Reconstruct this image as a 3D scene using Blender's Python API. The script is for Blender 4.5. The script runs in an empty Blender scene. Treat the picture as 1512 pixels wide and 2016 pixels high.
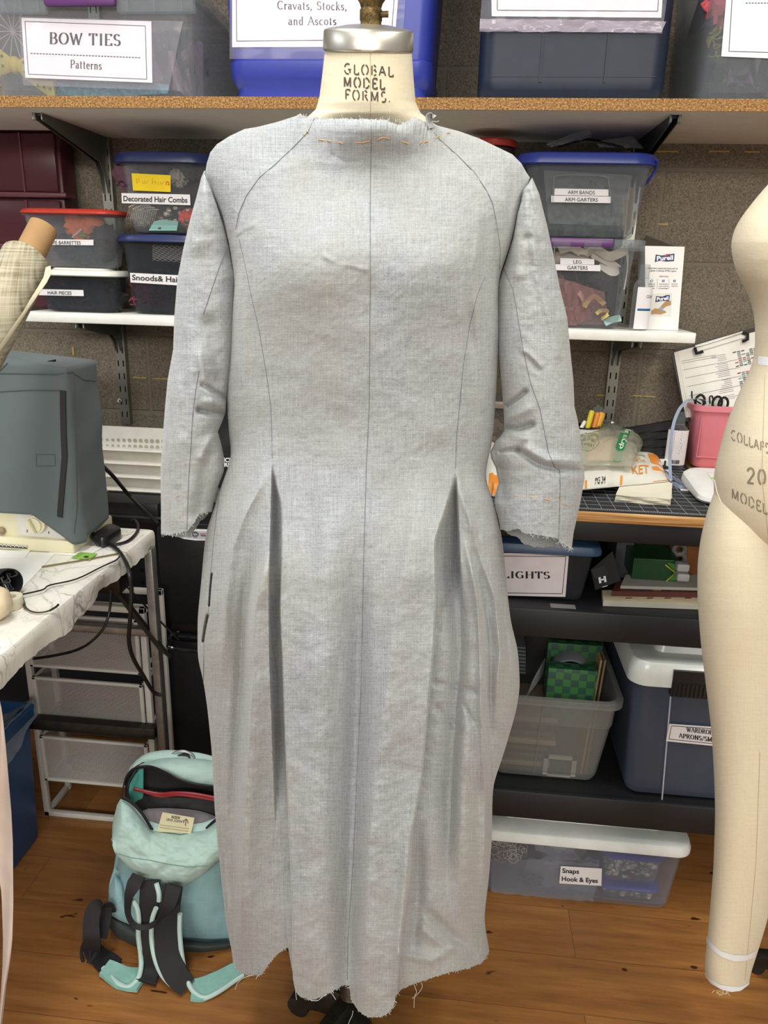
import bpy, bmesh, math, random
import numpy as np
from mathutils import Vector, noise as mnoise
S = bpy.context.scene
COL = S.collection
# ---------------------------------------------------------------- camera
YAW, PITCH, ROLL, CH, FPX = math.radians(5.6), math.radians(17.5), math.radians(1.45), 1.34, 1514.0
FWD = np.array([-math.sin(YAW)*math.cos(PITCH), math.cos(YAW)*math.cos(PITCH), -math.sin(PITCH)])
_r0 = np.array([math.cos(YAW), math.sin(YAW), 0.0]); _u0 = np.cross(_r0, FWD)
RGT = math.cos(ROLL)*_r0 + math.sin(ROLL)*_u0
UPV = -math.sin(ROLL)*_r0 + math.cos(ROLL)*_u0
CAM = np.array([0, 0, CH])
FH = np.array([-math.sin(YAW), math.cos(YAW), 0.0])      # horizontal direction the camera faces
RH = _r0
cd = bpy.data.cameras.new('camera'); cd.sensor_fit = 'HORIZONTAL'; cd.sensor_width = 36.0
cd.lens = 36.0*FPX/1512.0; cd.clip_start = 0.02
co = bpy.data.objects.new('camera', cd); COL.objects.link(co)
from mathutils import Matrix
co.matrix_world = Matrix(((RGT[0], UPV[0], -FWD[0], CAM[0]), (RGT[1], UPV[1], -FWD[1], CAM[1]), (RGT[2], UPV[2], -FWD[2], CAM[2]), (0, 0, 0, 1)))
S.camera = co
# ---------------------------------------------------------------- world, lights, exposure
w = bpy.data.worlds.new('world'); S.world = w; w.use_nodes = True
w.node_tree.nodes['Background'].inputs[0].default_value = (1.0, 0.975, 0.93, 1)
w.node_tree.nodes['Background'].inputs[1].default_value = 0.34
def area(name, loc, rot, sx, sy, power, col=(1, 0.98, 0.93)):
    l = bpy.data.lights.new(name, 'AREA'); l.shape = 'RECTANGLE'; l.size = sx; l.size_y = sy; l.energy = power; l.color = col
    o = bpy.data.objects.new(name, l); o.location = loc; o.rotation_euler = rot; COL.objects.link(o); return o
area('fluorescent_or_fill_light', (-0.55, 0.55, 2.75), (0, 0, 0), 0.35, 1.3, 26)
area('fluorescent_or_fill_light', (1.0, 0.35, 2.75), (0, 0, 0), 0.35, 1.3, 23, (1, .97, .86))
area('fluorescent_or_fill_light', (0.2, -1.3, 2.6), (math.radians(38), 0, 0), 1.3, 0.5, 10)
area('fluorescent_or_fill_light', (-1.0, -3.6, 2.5), (math.radians(62), 0, 0), 1.6, 0.6, 62, (1, .96, .88))  # added fill behind the camera, lifts the wall under the shelves
area('fluorescent_or_fill_light', (1.4, -3.2, 2.3), (math.radians(66), 0, math.radians(12)), 1.4, 0.6, 50, (1, .95, .84))  # second added fill from behind, on the right
area('fluorescent_or_fill_light', (-2.2, 0.4, 2.4), (math.radians(10), math.radians(-50), 0), 0.5, 1.2, 7, (.9, .95, 1))
S.view_settings.view_transform = 'Standard'; S.view_settings.look = 'None'
S.view_settings.gamma = 1.0; S.view_settings.exposure = 0.28; S.view_settings.use_curve_mapping = False
# ---------------------------------------------------------------- pixel ray helpers (a ray meets a real plane in the room)
def ray(px, py):
    return FWD + RGT*((px-756)/FPX) - UPV*((py-1008)/FPX)
def at(px, py, Y=None, Z=None, X=None, D=None, P=None, N=None):
    d = ray(px, py)
    if Y is not None: t = Y/d[1]
    elif Z is not None: t = (Z-CH)/d[2]
    elif X is not None: t = X/d[0]
    elif D is not None: t = D/float(d @ FH)
    else: t = float((np.array(P)-CAM) @ N)/float(d @ N)
    return CAM + d*t
def proj(p):
    d = np.array(p)-CAM; z = d @ FWD
    return 756+FPX*(d @ RGT)/z, 1008-FPX*(d @ UPV)/z
# ---------------------------------------------------------------- materials
MATS = {}
def srgb(c):
    if isinstance(c, str): c = [int(c[i:i+2], 16)/255 for i in (0, 2, 4)]
    return tuple((x/12.92 if x <= .04045 else ((x+.055)/1.055)**2.4) for x in c)+(1,)
def newmat(name):
    m = bpy.data.materials.new(name); m.use_nodes = True
    nt = m.node_tree; return m, nt, nt.nodes['Principled BSDF'], nt.nodes['Material Output']
def lk(nt, a, b): nt.links.new(a, b)
def coords(nt, kind='Object', scale=(1, 1, 1)):
    tc = nt.nodes.new('ShaderNodeTexCoord'); mp = nt.nodes.new('ShaderNodeMapping'); mp.inputs['Scale'].default_value = scale
    lk(nt, tc.outputs[kind], mp.inputs[0]); return mp.outputs[0]
def noise(nt, vec, scale, detail=4, rough=.6):
    n = nt.nodes.new('ShaderNodeTexNoise'); n.inputs['Scale'].default_value = scale; n.inputs['Detail'].default_value = detail
    n.inputs['Roughness'].default_value = rough; lk(nt, vec, n.inputs['Vector']); return n.outputs['Fac']
def ramp(nt, fac, stops):
    r = nt.nodes.new('ShaderNodeValToRGB'); e = r.color_ramp.elements
    while len(e) < len(stops): e.new(.5)
    for i, (p, c) in enumerate(stops): e[i].position = p; e[i].color = c if not isinstance(c, str) else srgb(c)
    lk(nt, fac, r.inputs[0]); return r.outputs[0]
def mix(nt, fac, a, b, mode='MIX'):
    m = nt.nodes.new('ShaderNodeMix'); m.data_type = 'RGBA'; m.blend_type = mode
    for sock, v in ((m.inputs[0], fac), (m.inputs[6], a), (m.inputs[7], b)):
        if hasattr(v, 'links'): lk(nt, v, sock)
        else: sock.default_value = v if not isinstance(v, str) else srgb(v)
    return m.outputs[2]
def math_(nt, op, a, b=None):
    m = nt.nodes.new('ShaderNodeMath'); m.operation = op
    for i, v in enumerate((a, b)):
        if v is None: continue
        if hasattr(v, 'links'): lk(nt, v, m.inputs[i])
        else: m.inputs[i].default_value = v
    return m.outputs[0]
def bump(nt, b, h, strength=.3, dist=.002):
    n = nt.nodes.new('ShaderNodeBump'); n.inputs['Strength'].default_value = strength; n.inputs['Distance'].default_value = dist
    lk(nt, h, n.inputs['Height']); lk(nt, n.outputs[0], b.inputs['Normal'])
def M(name, col, rough=.5, metal=0., alpha=1., var=.06, vs=25, bs=0, spec=.5, coat=0.):
    """plain material with a little procedural variation; alpha < 1 makes see-through plastic"""
    if name in MATS: return MATS[name]
    m, nt, b, out = newmat(name)
    v = coords(nt); n = noise(nt, v, vs)
    c = srgb(col); lo = tuple(x*(1-var) for x in c[:3])+(1,); hi = tuple(min(1, x*(1+var)) for x in c[:3])+(1,)
    lk(nt, ramp(nt, n, [(.3, lo), (.7, hi)]), b.inputs['Base Color'])
    b.inputs['Roughness'].default_value = rough; b.inputs['Metallic'].default_value = metal
    b.inputs['Specular IOR Level'].default_value = spec; b.inputs['Coat Weight'].default_value = coat
    if bs: bump(nt, b, noise(nt, v, bs, 3), .4, .001)
    if alpha < 1:
        t = nt.nodes.new('ShaderNodeBsdfTransparent'); t.inputs[0].default_value = tuple(.75+.25*x for x in c[:3])+(1,)
        mx = nt.nodes.new('ShaderNodeMixShader'); lw = nt.nodes.new('ShaderNodeLayerWeight'); lw.inputs[0].default_value = .25
        f = math_(nt, 'ADD', math_(nt, 'MULTIPLY', lw.outputs['Facing'], .3), alpha)
        lk(nt, f, mx.inputs[0]); lk(nt, t.outputs[0], mx.inputs[1]); lk(nt, b.outputs[0], mx.inputs[2]); lk(nt, mx.outputs[0], out.inputs[0])
    MATS[name] = m; return m
# ---------------------------------------------------------------- object helpers
def tag(o, label=None, cat=None, group=None, kind=None):
    if label: o['label'] = label
    if cat: o['category'] = cat
    if group: o['group'] = group
    if kind: o['kind'] = kind
    return o
def thing(name, label, cat, loc=(0, 0, 0), group=None):
    o = bpy.data.objects.new(name, None); o.empty_display_size = .05; COL.objects.link(o); o.location = tuple(loc)
    return tag(o, label, cat, group)
def link(name, me, mat, parent=None, smooth=True):
    o = bpy.data.objects.new(name, me); COL.objects.link(o)
    if mat is not None: me.materials.append(mat)
    if smooth is True: me.polygons.foreach_set('use_smooth', [True]*len(me.polygons))
    elif smooth:
        me.polygons.foreach_set('use_smooth', [True]*len(me.polygons)); me.set_sharp_from_angle(angle=math.radians(smooth))
    if parent is not None:
        o.parent = parent; L = Vector((0, 0, 0)); q = parent
        while q is not None: L += q.location; q = q.parent
        me.transform(Matrix.Translation(-L))
    return o
def obj(name, vf, mat, parent=None, smooth=35):
    me = bpy.data.meshes.new(name); me.from_pydata([tuple(map(float, v)) for v in vf[0]], [], vf[1]); me.validate(); me.update()
    bm = bmesh.new(); bm.from_mesh(me); bmesh.ops.recalc_face_normals(bm, faces=bm.faces); bm.to_mesh(me); bm.free()
    return link(name, me, mat, parent, smooth)
def join(*vfs):
    V, F = [], []
    for v, f in vfs:
        n = len(V); V += list(v); F += [tuple(i+n for i in q) for q in f]
    return V, F
def box(x0, x1, y0, y1, z0, z1, bev=0.0):
    if bev <= 0:
        v = [(x, y, z) for z in (z0, z1) for y in (y0, y1) for x in (x0, x1)]
        return v, [(0, 2, 3, 1), (4, 5, 7, 6), (0, 1, 5, 4), (2, 6, 7, 3), (0, 4, 6, 2), (1, 3, 7, 5)]
    b = min(bev, (x1-x0)*.49, (y1-y0)*.49, (z1-z0)*.49)
    cx, cy = (x0+x1)/2, (y0+y1)/2; hx, hy = (x1-x0)/2, (y1-y0)/2
    L = []
    for dz, ins in ((0, b), (b*.3, b*.3), (b, 0)): L.append((rrect(cx, cy, hx-ins, hy-ins, b, 3), z0+dz))
    for dz, ins in ((b, 0), (b*.3, b*.3), (0, b)): L.append((rrect(cx, cy, hx-ins, hy-ins, b, 3), z1-dz))
    return loft([[(x, y, z) for x, y in p] for p, z in L])
def rrect(cx, cy, hx, hy, r, n=5):
    r = max(1e-5, min(r, hx*.98, hy*.98)); P = []
    for k, (sx, sy) in enumerate(((1, 1), (-1, 1), (-1, -1), (1, -1))):
        for i in range(n+1):
            a = math.pi/2*(k+i/n); P.append((cx+sx*(hx-r)+r*math.cos(a), cy+sy*(hy-r)+r*math.sin(a)))
    return P
def ring(c, rx, ry=None, n=32, u=(1, 0, 0), v=(0, 1, 0)):
    ry = rx if ry is None else ry; c = np.array(c); u = np.array(u); v = np.array(v)
    return [c+u*rx*math.cos(2*math.pi*i/n)+v*ry*math.sin(2*math.pi*i/n) for i in range(n)]
def loft(rings, cap0=True, cap1=True, closed=True):
    n = len(rings[0]); V = [p for r in rings for p in r]; F = []
    m = n if closed else n-1
    for k in range(len(rings)-1):
        for i in range(m):
            j = (i+1) % n; F.append((k*n+i, k*n+j, (k+1)*n+j, (k+1)*n+i))
    if cap0: F.append(tuple(range(n))[::-1])
    if cap1: F.append(tuple(range((len(rings)-1)*n, len(rings)*n)))
    return V, F
def lathe(c, prof, n=32):
    return loft([ring((c[0], c[1], c[2]+z), max(r, 1e-4), n=n) for r, z in prof])
def smoothpath(P, n=8):
    P = [np.array(p, float) for p in P]; Q = []
    for i in range(len(P)-1):
        p0 = P[max(i-1, 0)]; p1 = P[i]; p2 = P[i+1]; p3 = P[min(i+2, len(P)-1)]
        for k in range(n):
            t = k/n; Q.append(.5*(2*p1+(p2-p0)*t+(2*p0-5*p1+4*p2-p3)*t*t+(3*p1-p0-3*p2+p3)*t**3))
    Q.append(P[-1]); return Q
def tube(P, r, n=8, smooth=0, flat=None):
    """swept tube; flat=(normal, half_w, half_t) makes a strap"""
    if smooth: P = smoothpath(P, smooth)
    P = [np.array(p, float) for p in P]; R = []
    for i, p in enumerate(P):
        d = P[min(i+1, len(P)-1)]-P[max(i-1, 0)]; d = d/(np.linalg.norm(d)+1e-12)
        if i == 0:
            a = np.array((0, 0, 1.)) if abs(d[2]) < .9 else np.array((1., 0, 0))
        u = a-d*(a @ d); u /= np.linalg.norm(u)+1e-12; a = u; v = np.cross(d, u)
        rr = r[i*len(r)//len(P)] if isinstance(r, (list, tuple)) else r
        R.append(ring(p, rr, rr, n, u, v))
    return loft(R)
def strap(P, nrm, hw, ht, smooth=6):
    """flat band along P; nrm = list of width directions (one per control point) or a single one"""
    n0 = len(P)
    if smooth: Q = smoothpath(P, smooth)
    else: Q = [np.array(p, float) for p in P]
    W = [np.array(x, float) for x in (nrm if isinstance(nrm, list) else [nrm]*n0)]
    W = smoothpath(W, smooth) if smooth else W
    H = hw if isinstance(hw, list) else [hw]*n0
    R = []
    for i, p in enumerate(Q):
        d = Q[min(i+1, len(Q)-1)]-Q[max(i-1, 0)]; d /= np.linalg.norm(d)+1e-12
        w_ = W[i]-d*(W[i] @ d); w_ /= np.linalg.norm(w_)+1e-12; t = np.cross(d, w_)
        f = i/(len(Q)-1)*(n0-1); k = min(int(f), n0-2); h = H[k]+(H[k+1]-H[k])*(f-k)
        R.append([p+w_*h-t*ht, p+w_*h+t*ht, p-w_*h+t*ht, p-w_*h-t*ht])
    return loft(R)
def solid_quad(pts, n, th):
    """thin solid sheet from an ordered outline, thickness th along n"""
    n = np.array(n, float); n /= np.linalg.norm(n); k = len(pts)
    a = [np.array(p)+n*th/2 for p in pts]; b = [np.array(p)-n*th/2 for p in pts]
    return loft([b, a])
def rotz(vf, c, a):
    ca, sa = math.cos(a), math.sin(a)
    return [(c[0]+(v[0]-c[0])*ca-(v[1]-c[1])*sa, c[1]+(v[0]-c[0])*sa+(v[1]-c[1])*ca, v[2]) for v in vf[0]], vf[1]
def interp(x, pts, s=None):
    a = np.array(pts, float); s = (float(a[-1, 0]-a[0, 0]) > 700)*14. if s is None else s
    if s == 0: return np.interp(x, a[:, 0], a[:, 1])
    return sum(w_*np.interp(np.asarray(x, float)+k*s, a[:, 0], a[:, 1]) for k, w_ in ((-1.6, .12), (-.8, .22), (0, .32), (.8, .22), (1.6, .12)))
def fnoise(x, y, seed=0, oct=3):
    """vectorised value noise in 0..1"""
    out = 0; amp = 1; tot = 0
    for o in range(oct):
        xi = np.floor(x).astype(int); yi = np.floor(y).astype(int); fx = x-xi; fy = y-yi
        fx = fx*fx*(3-2*fx); fy = fy*fy*(3-2*fy)
        def h(a, b):
            q = np.sin(a*127.1+b*311.7+seed*74.7+o*19.3)*43758.5453; return q-np.floor(q)
        v = (h(xi, yi)*(1-fx)+h(xi+1, yi)*fx)*(1-fy)+(h(xi, yi+1)*(1-fx)+h(xi+1, yi+1)*fx)*fy
        out = out+v*amp; tot += amp; amp *= .5; x = x*2+3.7; y = y*2+1.3
    return out/tot
# ---------------------------------------------------------------- lettering
def _arc(cx, cy, rx, ry, a0, a1, n=10):
    return [(cx+rx*math.cos(math.radians(a0+(a1-a0)*i/n)), cy+ry*math.sin(math.radians(a0+(a1-a0)*i/n))) for i in range(n+1)]
X = .62
GL = {
 'A': (.82, [[(.02, 0), (.38, 1)], [(.38, 1), (.8, 0)], [(.16, .36), (.62, .36)]]),
 'B': (.7, [[(.12, 0), (.12, 1)], [(.12, 1), (.35, 1)]+_arc(.35, .76, .22, .24, 90, -90)+[(.12, .52)], [(.12, .52), (.38, .52)]+_arc(.38, .26, .26, .26, 90, -90)+[(.12, 0)]]),
 'C': (.8, [_arc(.45, .5, .38, .5, 45, 315, 18)]),
 'D': (.85, [[(.12, 0), (.12, 1)], [(.12, 1), (.35, 1)]+_arc(.35, .5, .42, .5, 90, -90, 14)+[(.12, 0)]]),
 'E': (.68, [[(.12, 0), (.12, 1)], [(.12, 1), (.6, 1), (.6, .86)], [(.12, .52), (.48, .52)], [(.12, 0), (.62, 0), (.62, .16)]]),
 'F': (.62, [[(.12, 0), (.12, 1)], [(.12, 1), (.58, 1), (.58, .86)], [(.12, .52), (.46, .52)]]),
 'G': (.88, [_arc(.45, .5, .38, .5, 45, 300, 18), [(.72, .06), (.72, .42)], [(.52, .44), (.82, .44)]]),
 'H': (.88, [[(.14, 0), (.14, 1)], [(.74, 0), (.74, 1)], [(.14, .52), (.74, .52)]]),
 'I': (.4, [[(.2, 0), (.2, 1)]]),
 'K': (.8, [[(.14, 0), (.14, 1)], [(.16, .45), (.68, 1)], [(.3, .55), (.74, 0)]]),
 'L': (.66, [[(.12, 0), (.12, 1)], [(.12, 0), (.6, 0), (.6, .18)]]),
 'M': (1.0, [[(.14, 0), (.14, 1)], [(.14, 1), (.5, .08)], [(.5, .08), (.86, 1)], [(.86, 1), (.86, 0)]]),
 'N': (.88, [[(.14, 0), (.14, 1)], [(.14, 1), (.74, 0)], [(.74, 0), (.74, 1)]]),
 'O': (.9, [_arc(.45, .5, .38, .5, 90, 450, 24)]),
 'P': (.68, [[(.12, 0), (.12, 1)], [(.12, 1), (.35, 1)]+_arc(.35, .74, .26, .26, 90, -90)+[(.12, .48)]]),
 'R': (.76, [[(.12, 0), (.12, 1)], [(.12, 1), (.35, 1)]+_arc(.35, .76, .24, .24, 90, -90)+[(.12, .52)], [(.36, .5), (.72, 0)]]),
 'S': (.62, [_arc(.31, .75, .23, .25, 30, 250, 12)+_arc(.31, .25, .25, .25, 90, -150, 12)[2:]]),
 'T': (.76, [[(.38, 0), (.38, 1)], [(.06, .84), (.06, 1), (.7, 1), (.7, .84)]]),
 'V': (.8, [[(.04, 1), (.4, 0)], [(.4, 0), (.76, 1)]]),
 'W': (1.1, [[(.04, 1), (.32, 0)], [(.32, 0), (.54, .9)], [(.54, .9), (.78, 0)], [(.78, 0), (1.06, 1)]]),
 'Y': (.76, [[(.02, 1), (.38, .45)], [(.74, 1), (.38, .45)], [(.38, .45), (.38, 0)]]),
 'a': (.52, [_arc(.22, .46, .17, .16, 150, 0, 8)+[(.39, .08), (.48, 0)], [(.39, .36)]+_arc(.22, .18, .17, .18, 90, 330, 8)]),
 'c': (.5, [_arc(.27, .31, .22, .31, 50, 310, 12)]),
 'd': (.58, [[(.44, 0), (.44, 1)], _arc(.26, .31, .2, .31, 60, 300, 14)]),
 'e': (.52, [[(.06, .34), (.45, .34)]+_arc(.26, .31, .2, .31, 5, 310, 16)]),
 'k': (.58, [[(.12, 0), (.12, 1)], [(.13, .28), (.44, X)], [(.24, .36), (.52, 0)]]),
 'n': (.62, [[(.12, 0), (.12, X)], [(.12, .45)]+_arc(.3, .42, .18, .2, 150, 0, 8)+[(.48, 0)]]),
 'o': (.56, [_arc(.28, .31, .22, .31, 90, 450, 18)]),
 'r': (.42, [[(.12, 0), (.12, X)], [(.12, .42)]+_arc(.28, .44, .14, .18, 150, 40, 6)]),
 's': (.42, [_arc(.21, .46, .14, .16, 30, 250, 8)+_arc(.21, .16, .15, .16, 90, -150, 8)[1:]]),
 't': (.38, [[(.16, .86), (.16, .12)]+_arc(.26, .12, .1, .12, 180, 290, 5), [(.02, X), (.34, X)]]),
 'v': (.54, [[(.02, X), (.27, 0)], [(.27, 0), (.52, X)]]),
 ',': (.26, [[(.12, .08), (.12, .02), (.05, -.14)]]),
 '.': (.26, [[(.1, .1), (.14, .1)]]),
 '/': (.4, [[(.02, -.1), (.38, 1.05)]]),
 '2': (.62, [_arc(.3, .73, .24, .27, 165, -25, 9)+[(.08, .02), (.56, .02)]]),
 '0': (.66, [_arc(.33, .5, .25, .5, 90, 450, 20)]),
 '3': (.6, [_arc(.28, .75, .2, .25, 150, -90, 9)+_arc(.28, .25, .24, .25, 90, -150, 9)[1:]]),
 ' ': (.35, []),
}
def glyph_quads(text, mode='serif', thick=.13, thin=.05, sp=.06):
    """2D quads of a text line, cap height 1, starting at x=0; returns (quads, width)"""
    Q = []; x = 0
    for ch in text:
        wd, strokes = GL[ch]
        for st in strokes:
            P = [np.array(p) for p in st]
            if mode == 'stencil':
                n = len(P)
                if n > 12: parts = [P[1:n//2], P[n//2+2:n-1]]
                else:
                    parts = [P]
                P2 = []
                for q in parts:
                    if len(q) < 2: continue
                    d = q[1]-q[0]; L = np.linalg.norm(d); q = list(q)
                    if L > .3: q[0] = q[0]+d/L*.07
                    d = q[-1]-q[-2]; L = np.linalg.norm(d)
                    if L > .3: q[-1] = q[-1]-d/L*.07
                    P2.append(q)
            else: P2 = [P]
            for q in P2:
                for i in range(len(q)-1):
                    a, b = q[i], q[i+1]; d = b-a; L = np.linalg.norm(d)
                    if L < 1e-6: continue
                    d = d/L; n_ = np.array((-d[1], d[0]))
                    if mode == 'serif': h = (thin+(thick-thin)*abs(d[1])**1.5)/2
                    else: h = thick/2
                    if mode == 'serif' and len(q) == 2 and d[1] > .3 and abs(d[0]) > .15: h *= .6
                    e = d*h*.35
                    Q.append([a-e+n_*h, a-e-n_*h, b+e-n_*h, b+e+n_*h])
                if mode == 'serif' and len(q) == 2 and abs(q[1][1]-q[0][1]) > .3:
                    for p in q:
                        if min(abs(p[1]), abs(p[1]-1), abs(p[1]-X)) < .01 and ch not in 'Mv' or (ch == 'M' and p[1] in (0, 1)):
                            Q.append([p+np.array(t) for t in ((-.11, -.02), (.11, -.02), (.11, .02), (-.11, .02))])
        Q_off = x
        for k in range(len(Q)):
            if len(Q[k]) == 4: Q[k] = [np.array((p[0]+x, p[1])) for p in Q[k]]+[None]
        x += wd+sp
    return [q[:4] for q in Q], x-sp
def text_on(name, text, mp, mat, parent, mode='serif', thick=.13, thin=.05, sp=.06, th=.0003, nrm=None):
    """mp(u, v) -> 3D point, u in 0..1 along the line, v in 0..1 cap height; nrm = outward direction"""
    Q, wd = glyph_quads(text, mode, thick, thin, sp); V, F = [], []
    nrm = -FH if nrm is None else np.array(nrm)
    for q in Q:
        n = len(V)
        P = [mp(p[0]/wd, p[1]) for p in q]
        V += [p+nrm*.0001 for p in P]+[p+nrm*(th+.0001) for p in P]
        F += [(n+4, n+5, n+6, n+7), (n, n+1, n+5, n+4), (n+1, n+2, n+6, n+5), (n+2, n+3, n+7, n+6), (n+3, n, n+4, n+7)]
    return obj(name, (V, F), mat, parent, False)
def quadmap(A, B, C_, D_):
    """corners: A lower left, B lower right, C upper right, D upper left"""
    A, B, C_, D_ = map(np.array, (A, B, C_, D_))
    return lambda u, v: (A*(1-u)+B*u)*(1-v)+(D_*(1-u)+C_*u)*v
def sans(name, text, mp, mat, parent, nrm=None, bold=0.0, th=.0003):
    """built-in face text laid on a surface through mp(u, v)"""
    c = bpy.data.curves.new('t', 'FONT'); c.body = text; c.offset = bold; c.resolution_u = 3
    o = bpy.data.objects.new('t', c); COL.objects.link(o); dg = bpy.context.evaluated_depsgraph_get()
    me = bpy.data.meshes.new_from_object(o.evaluated_get(dg)); bpy.data.objects.remove(o)
    vs = np.array([v.co[:] for v in me.vertices]); x0, x1 = vs[:, 0].min(), vs[:, 0].max()
    y0 = 0.0; y1 = .73 if any(ch.isupper() or ch in 'bdfhklt&' for ch in text) else vs[:, 1].max()
    nrm = -FH if nrm is None else np.array(nrm); nrm = nrm/np.linalg.norm(nrm)
    V = [mp((v[0]-x0)/(x1-x0), (v[1]-y0)/(y1-y0))+nrm*(th+.0001) for v in vs]
    F = [tuple(p.vertices) for p in me.polygons]; bpy.data.meshes.remove(me)
    me = bpy.data.meshes.new(name); me.from_pydata([tuple(v) for v in V], [], F); me.update()
    return link(name, me, mat, parent, False)
# ================================================================ SETTING
INK = M('ink', '1a1a1c', .7)
WHITE_METAL = M('white_metal', 'e6e3da', .45)
BLACK = M('black_shelf_paint', '17181b', .55)
def m_wall():
    m, nt, b, out = newmat('cmu_wall'); tc = nt.nodes.new('ShaderNodeTexCoord')
    sx = nt.nodes.new('ShaderNodeSeparateXYZ'); lk(nt, tc.outputs['Object'], sx.inputs[0])
    cb = nt.nodes.new('ShaderNodeCombineXYZ'); lk(nt, math_(nt, 'ADD', sx.outputs[0], 4.09-.505+.003), cb.inputs[0]); lk(nt, math_(nt, 'ADD', sx.outputs[2], -1.569+.195*8+.006), cb.inputs[1])
    br = nt.nodes.new('ShaderNodeTexBrick'); br.offset = .22; br.offset_frequency = 2; br.inputs['Scale'].default_value = 1
    br.inputs['Mortar Size'].default_value = .006; br.inputs['Mortar Smooth'].default_value = .4
    br.inputs['Brick Width'].default_value = .4; br.inputs['Row Height'].default_value = .195
    lk(nt, cb.outputs[0], br.inputs['Vector'])
    n1 = noise(nt, tc.outputs['Object'], 270, 6, .85); n2 = noise(nt, tc.outputs['Object'], 5, 4)
    c = ramp(nt, n1, [(.36, '4a443a'), (.5, '8c8476'), (.66, 'b8afa0')])
    c = mix(nt, math_(nt, 'MULTIPLY', n2, .5), c, '8a7c6c')
    c = mix(nt, br.outputs['Fac'], c, '90887a')
    # dried glue line dabs
    lk(nt, c, b.inputs['Base Color']); b.inputs['Roughness'].default_value = .95; b.inputs['Specular IOR Level'].default_value = .15
    h = math_(nt, 'SUBTRACT', math_(nt, 'MULTIPLY', n1, .5), math_(nt, 'MULTIPLY', br.outputs['Fac'], .6))
    bump(nt, b, h, .9, .006); return m
o = obj('wall_back', box(-2.6, 2.6, 1.88, 1.98, 0, 2.9), m_wall(), None, False); o['kind'] = 'structure'
def m_floor():
    m, nt, b, out = newmat('laminate_floor'); tc = nt.nodes.new('ShaderNodeTexCoord')
    br = nt.nodes.new('ShaderNodeTexBrick'); br.offset = .37; br.offset_frequency = 2; br.inputs['Scale'].default_value = 1; br.inputs['Mortar Size'].default_value = .0005
    br.inputs['Brick Width'].default_value = 1.2; br.inputs['Row Height'].default_value = .127
    br.inputs['Color1'].default_value = (.2, .2, .2, 1); br.inputs['Color2'].default_value = (.8, .8, .8, 1); br.inputs['Bias'].default_value = 0
    mp = nt.nodes.new('ShaderNodeMapping'); PJ = at(1133, 1886, Z=0); mp.inputs['Location'].default_value = (4.8-PJ[0], 21*.127-PJ[1], 0); lk(nt, tc.outputs['Object'], mp.inputs[0]); lk(nt, mp.outputs[0], br.inputs['Vector'])
    v2 = nt.nodes.new('ShaderNodeVectorMath'); v2.operation = 'ADD'; lk(nt, tc.outputs['Object'], v2.inputs[0])
    sc = nt.nodes.new('ShaderNodeVectorMath'); sc.operation = 'SCALE'; sc.inputs['Scale'].default_value = 7.3; lk(nt, br.outputs['Color'], sc.inputs[0]); lk(nt, sc.outputs[0], v2.inputs[1])
    def mpg(s):
        q = nt.nodes.new('ShaderNodeMapping'); q.inputs['Scale'].default_value = s; lk(nt, v2.outputs[0], q.inputs[0]); return q.outputs[0]
    g1 = noise(nt, mpg((2.2, 22, 2)), 1.8, 8, .7); g2 = noise(nt, mpg((7, 260, 3)), 1.4, 5, .7); g3 = noise(nt, mpg((1.2, 7, 1)), 2.2, 3); g4 = noise(nt, mpg((14, 30, 3)), 1.1, 2)
    c = ramp(nt, g1, [(.30, '4f2d18'), (.42, '87562c'), (.55, 'a06a36'), (.72, 'c08c50')])
    c = mix(nt, math_(nt, 'MULTIPLY', g2, .75), c, '6d4426')
    c = mix(nt, math_(nt, 'MULTIPLY', g3, .5), c, 'a87844', 'MIX')
    kn = ramp(nt, g4, [(.0, (1, 1, 1, 1)), (.27, (1, 1, 1, 1)), (.30, (0, 0, 0, 1))]); c = mix(nt, kn, c, '3b2010')
    c = mix(nt, br.outputs['Fac'], c, '50321c')
    lk(nt, c, b.inputs['Base Color']); b.inputs['Roughness'].default_value = .33
    bump(nt, b, math_(nt, 'ADD', math_(nt, 'MULTIPLY', g2, .4), math_(nt, 'MULTIPLY', br.outputs['Fac'], -1)), .25, .0012)
    return m
o = obj('floor', box(-2.6, 2.6, -2.5, 1.98, -.1, 0), m_floor(), None, False); o['kind'] = 'structure'
# glue dabs on the block wall
V = []
rng = random.Random(4)
for (px, py, wpx) in ((1225, 298, 26), (1275, 298, 60), (1396, 298, 40), (1465, 299, 30), (1295, 441, 20), (1175, 778, 34), (1243, 779, 20), (1265, 780, 26), (262, 743, 26), (300, 745, 40), (142, 690, 4)):
    p = at(px, py, Y=1.879); q = at(px+wpx, py, Y=1.879); h = .0022 if wpx != 4 else .012
    k = max(2, int(wpx/5)); top = []; bot = []
    for i in range(k+1):
        x = p[0]+(q[0]-p[0])*i/k; top.append((x, 1.878, p[2]+h*rng.uniform(.4, 1))); bot.append((x, 1.878, p[2]-h*rng.uniform(.4, 1)))
    V.append(loft([[(a[0], 1.882, a[2]) for a in top+bot[::-1]], top+bot[::-1]]))
o = obj('trim_1', join(*V), M('glue_dab', 'b9a25c', .8), None); o['kind'] = 'structure'
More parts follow.
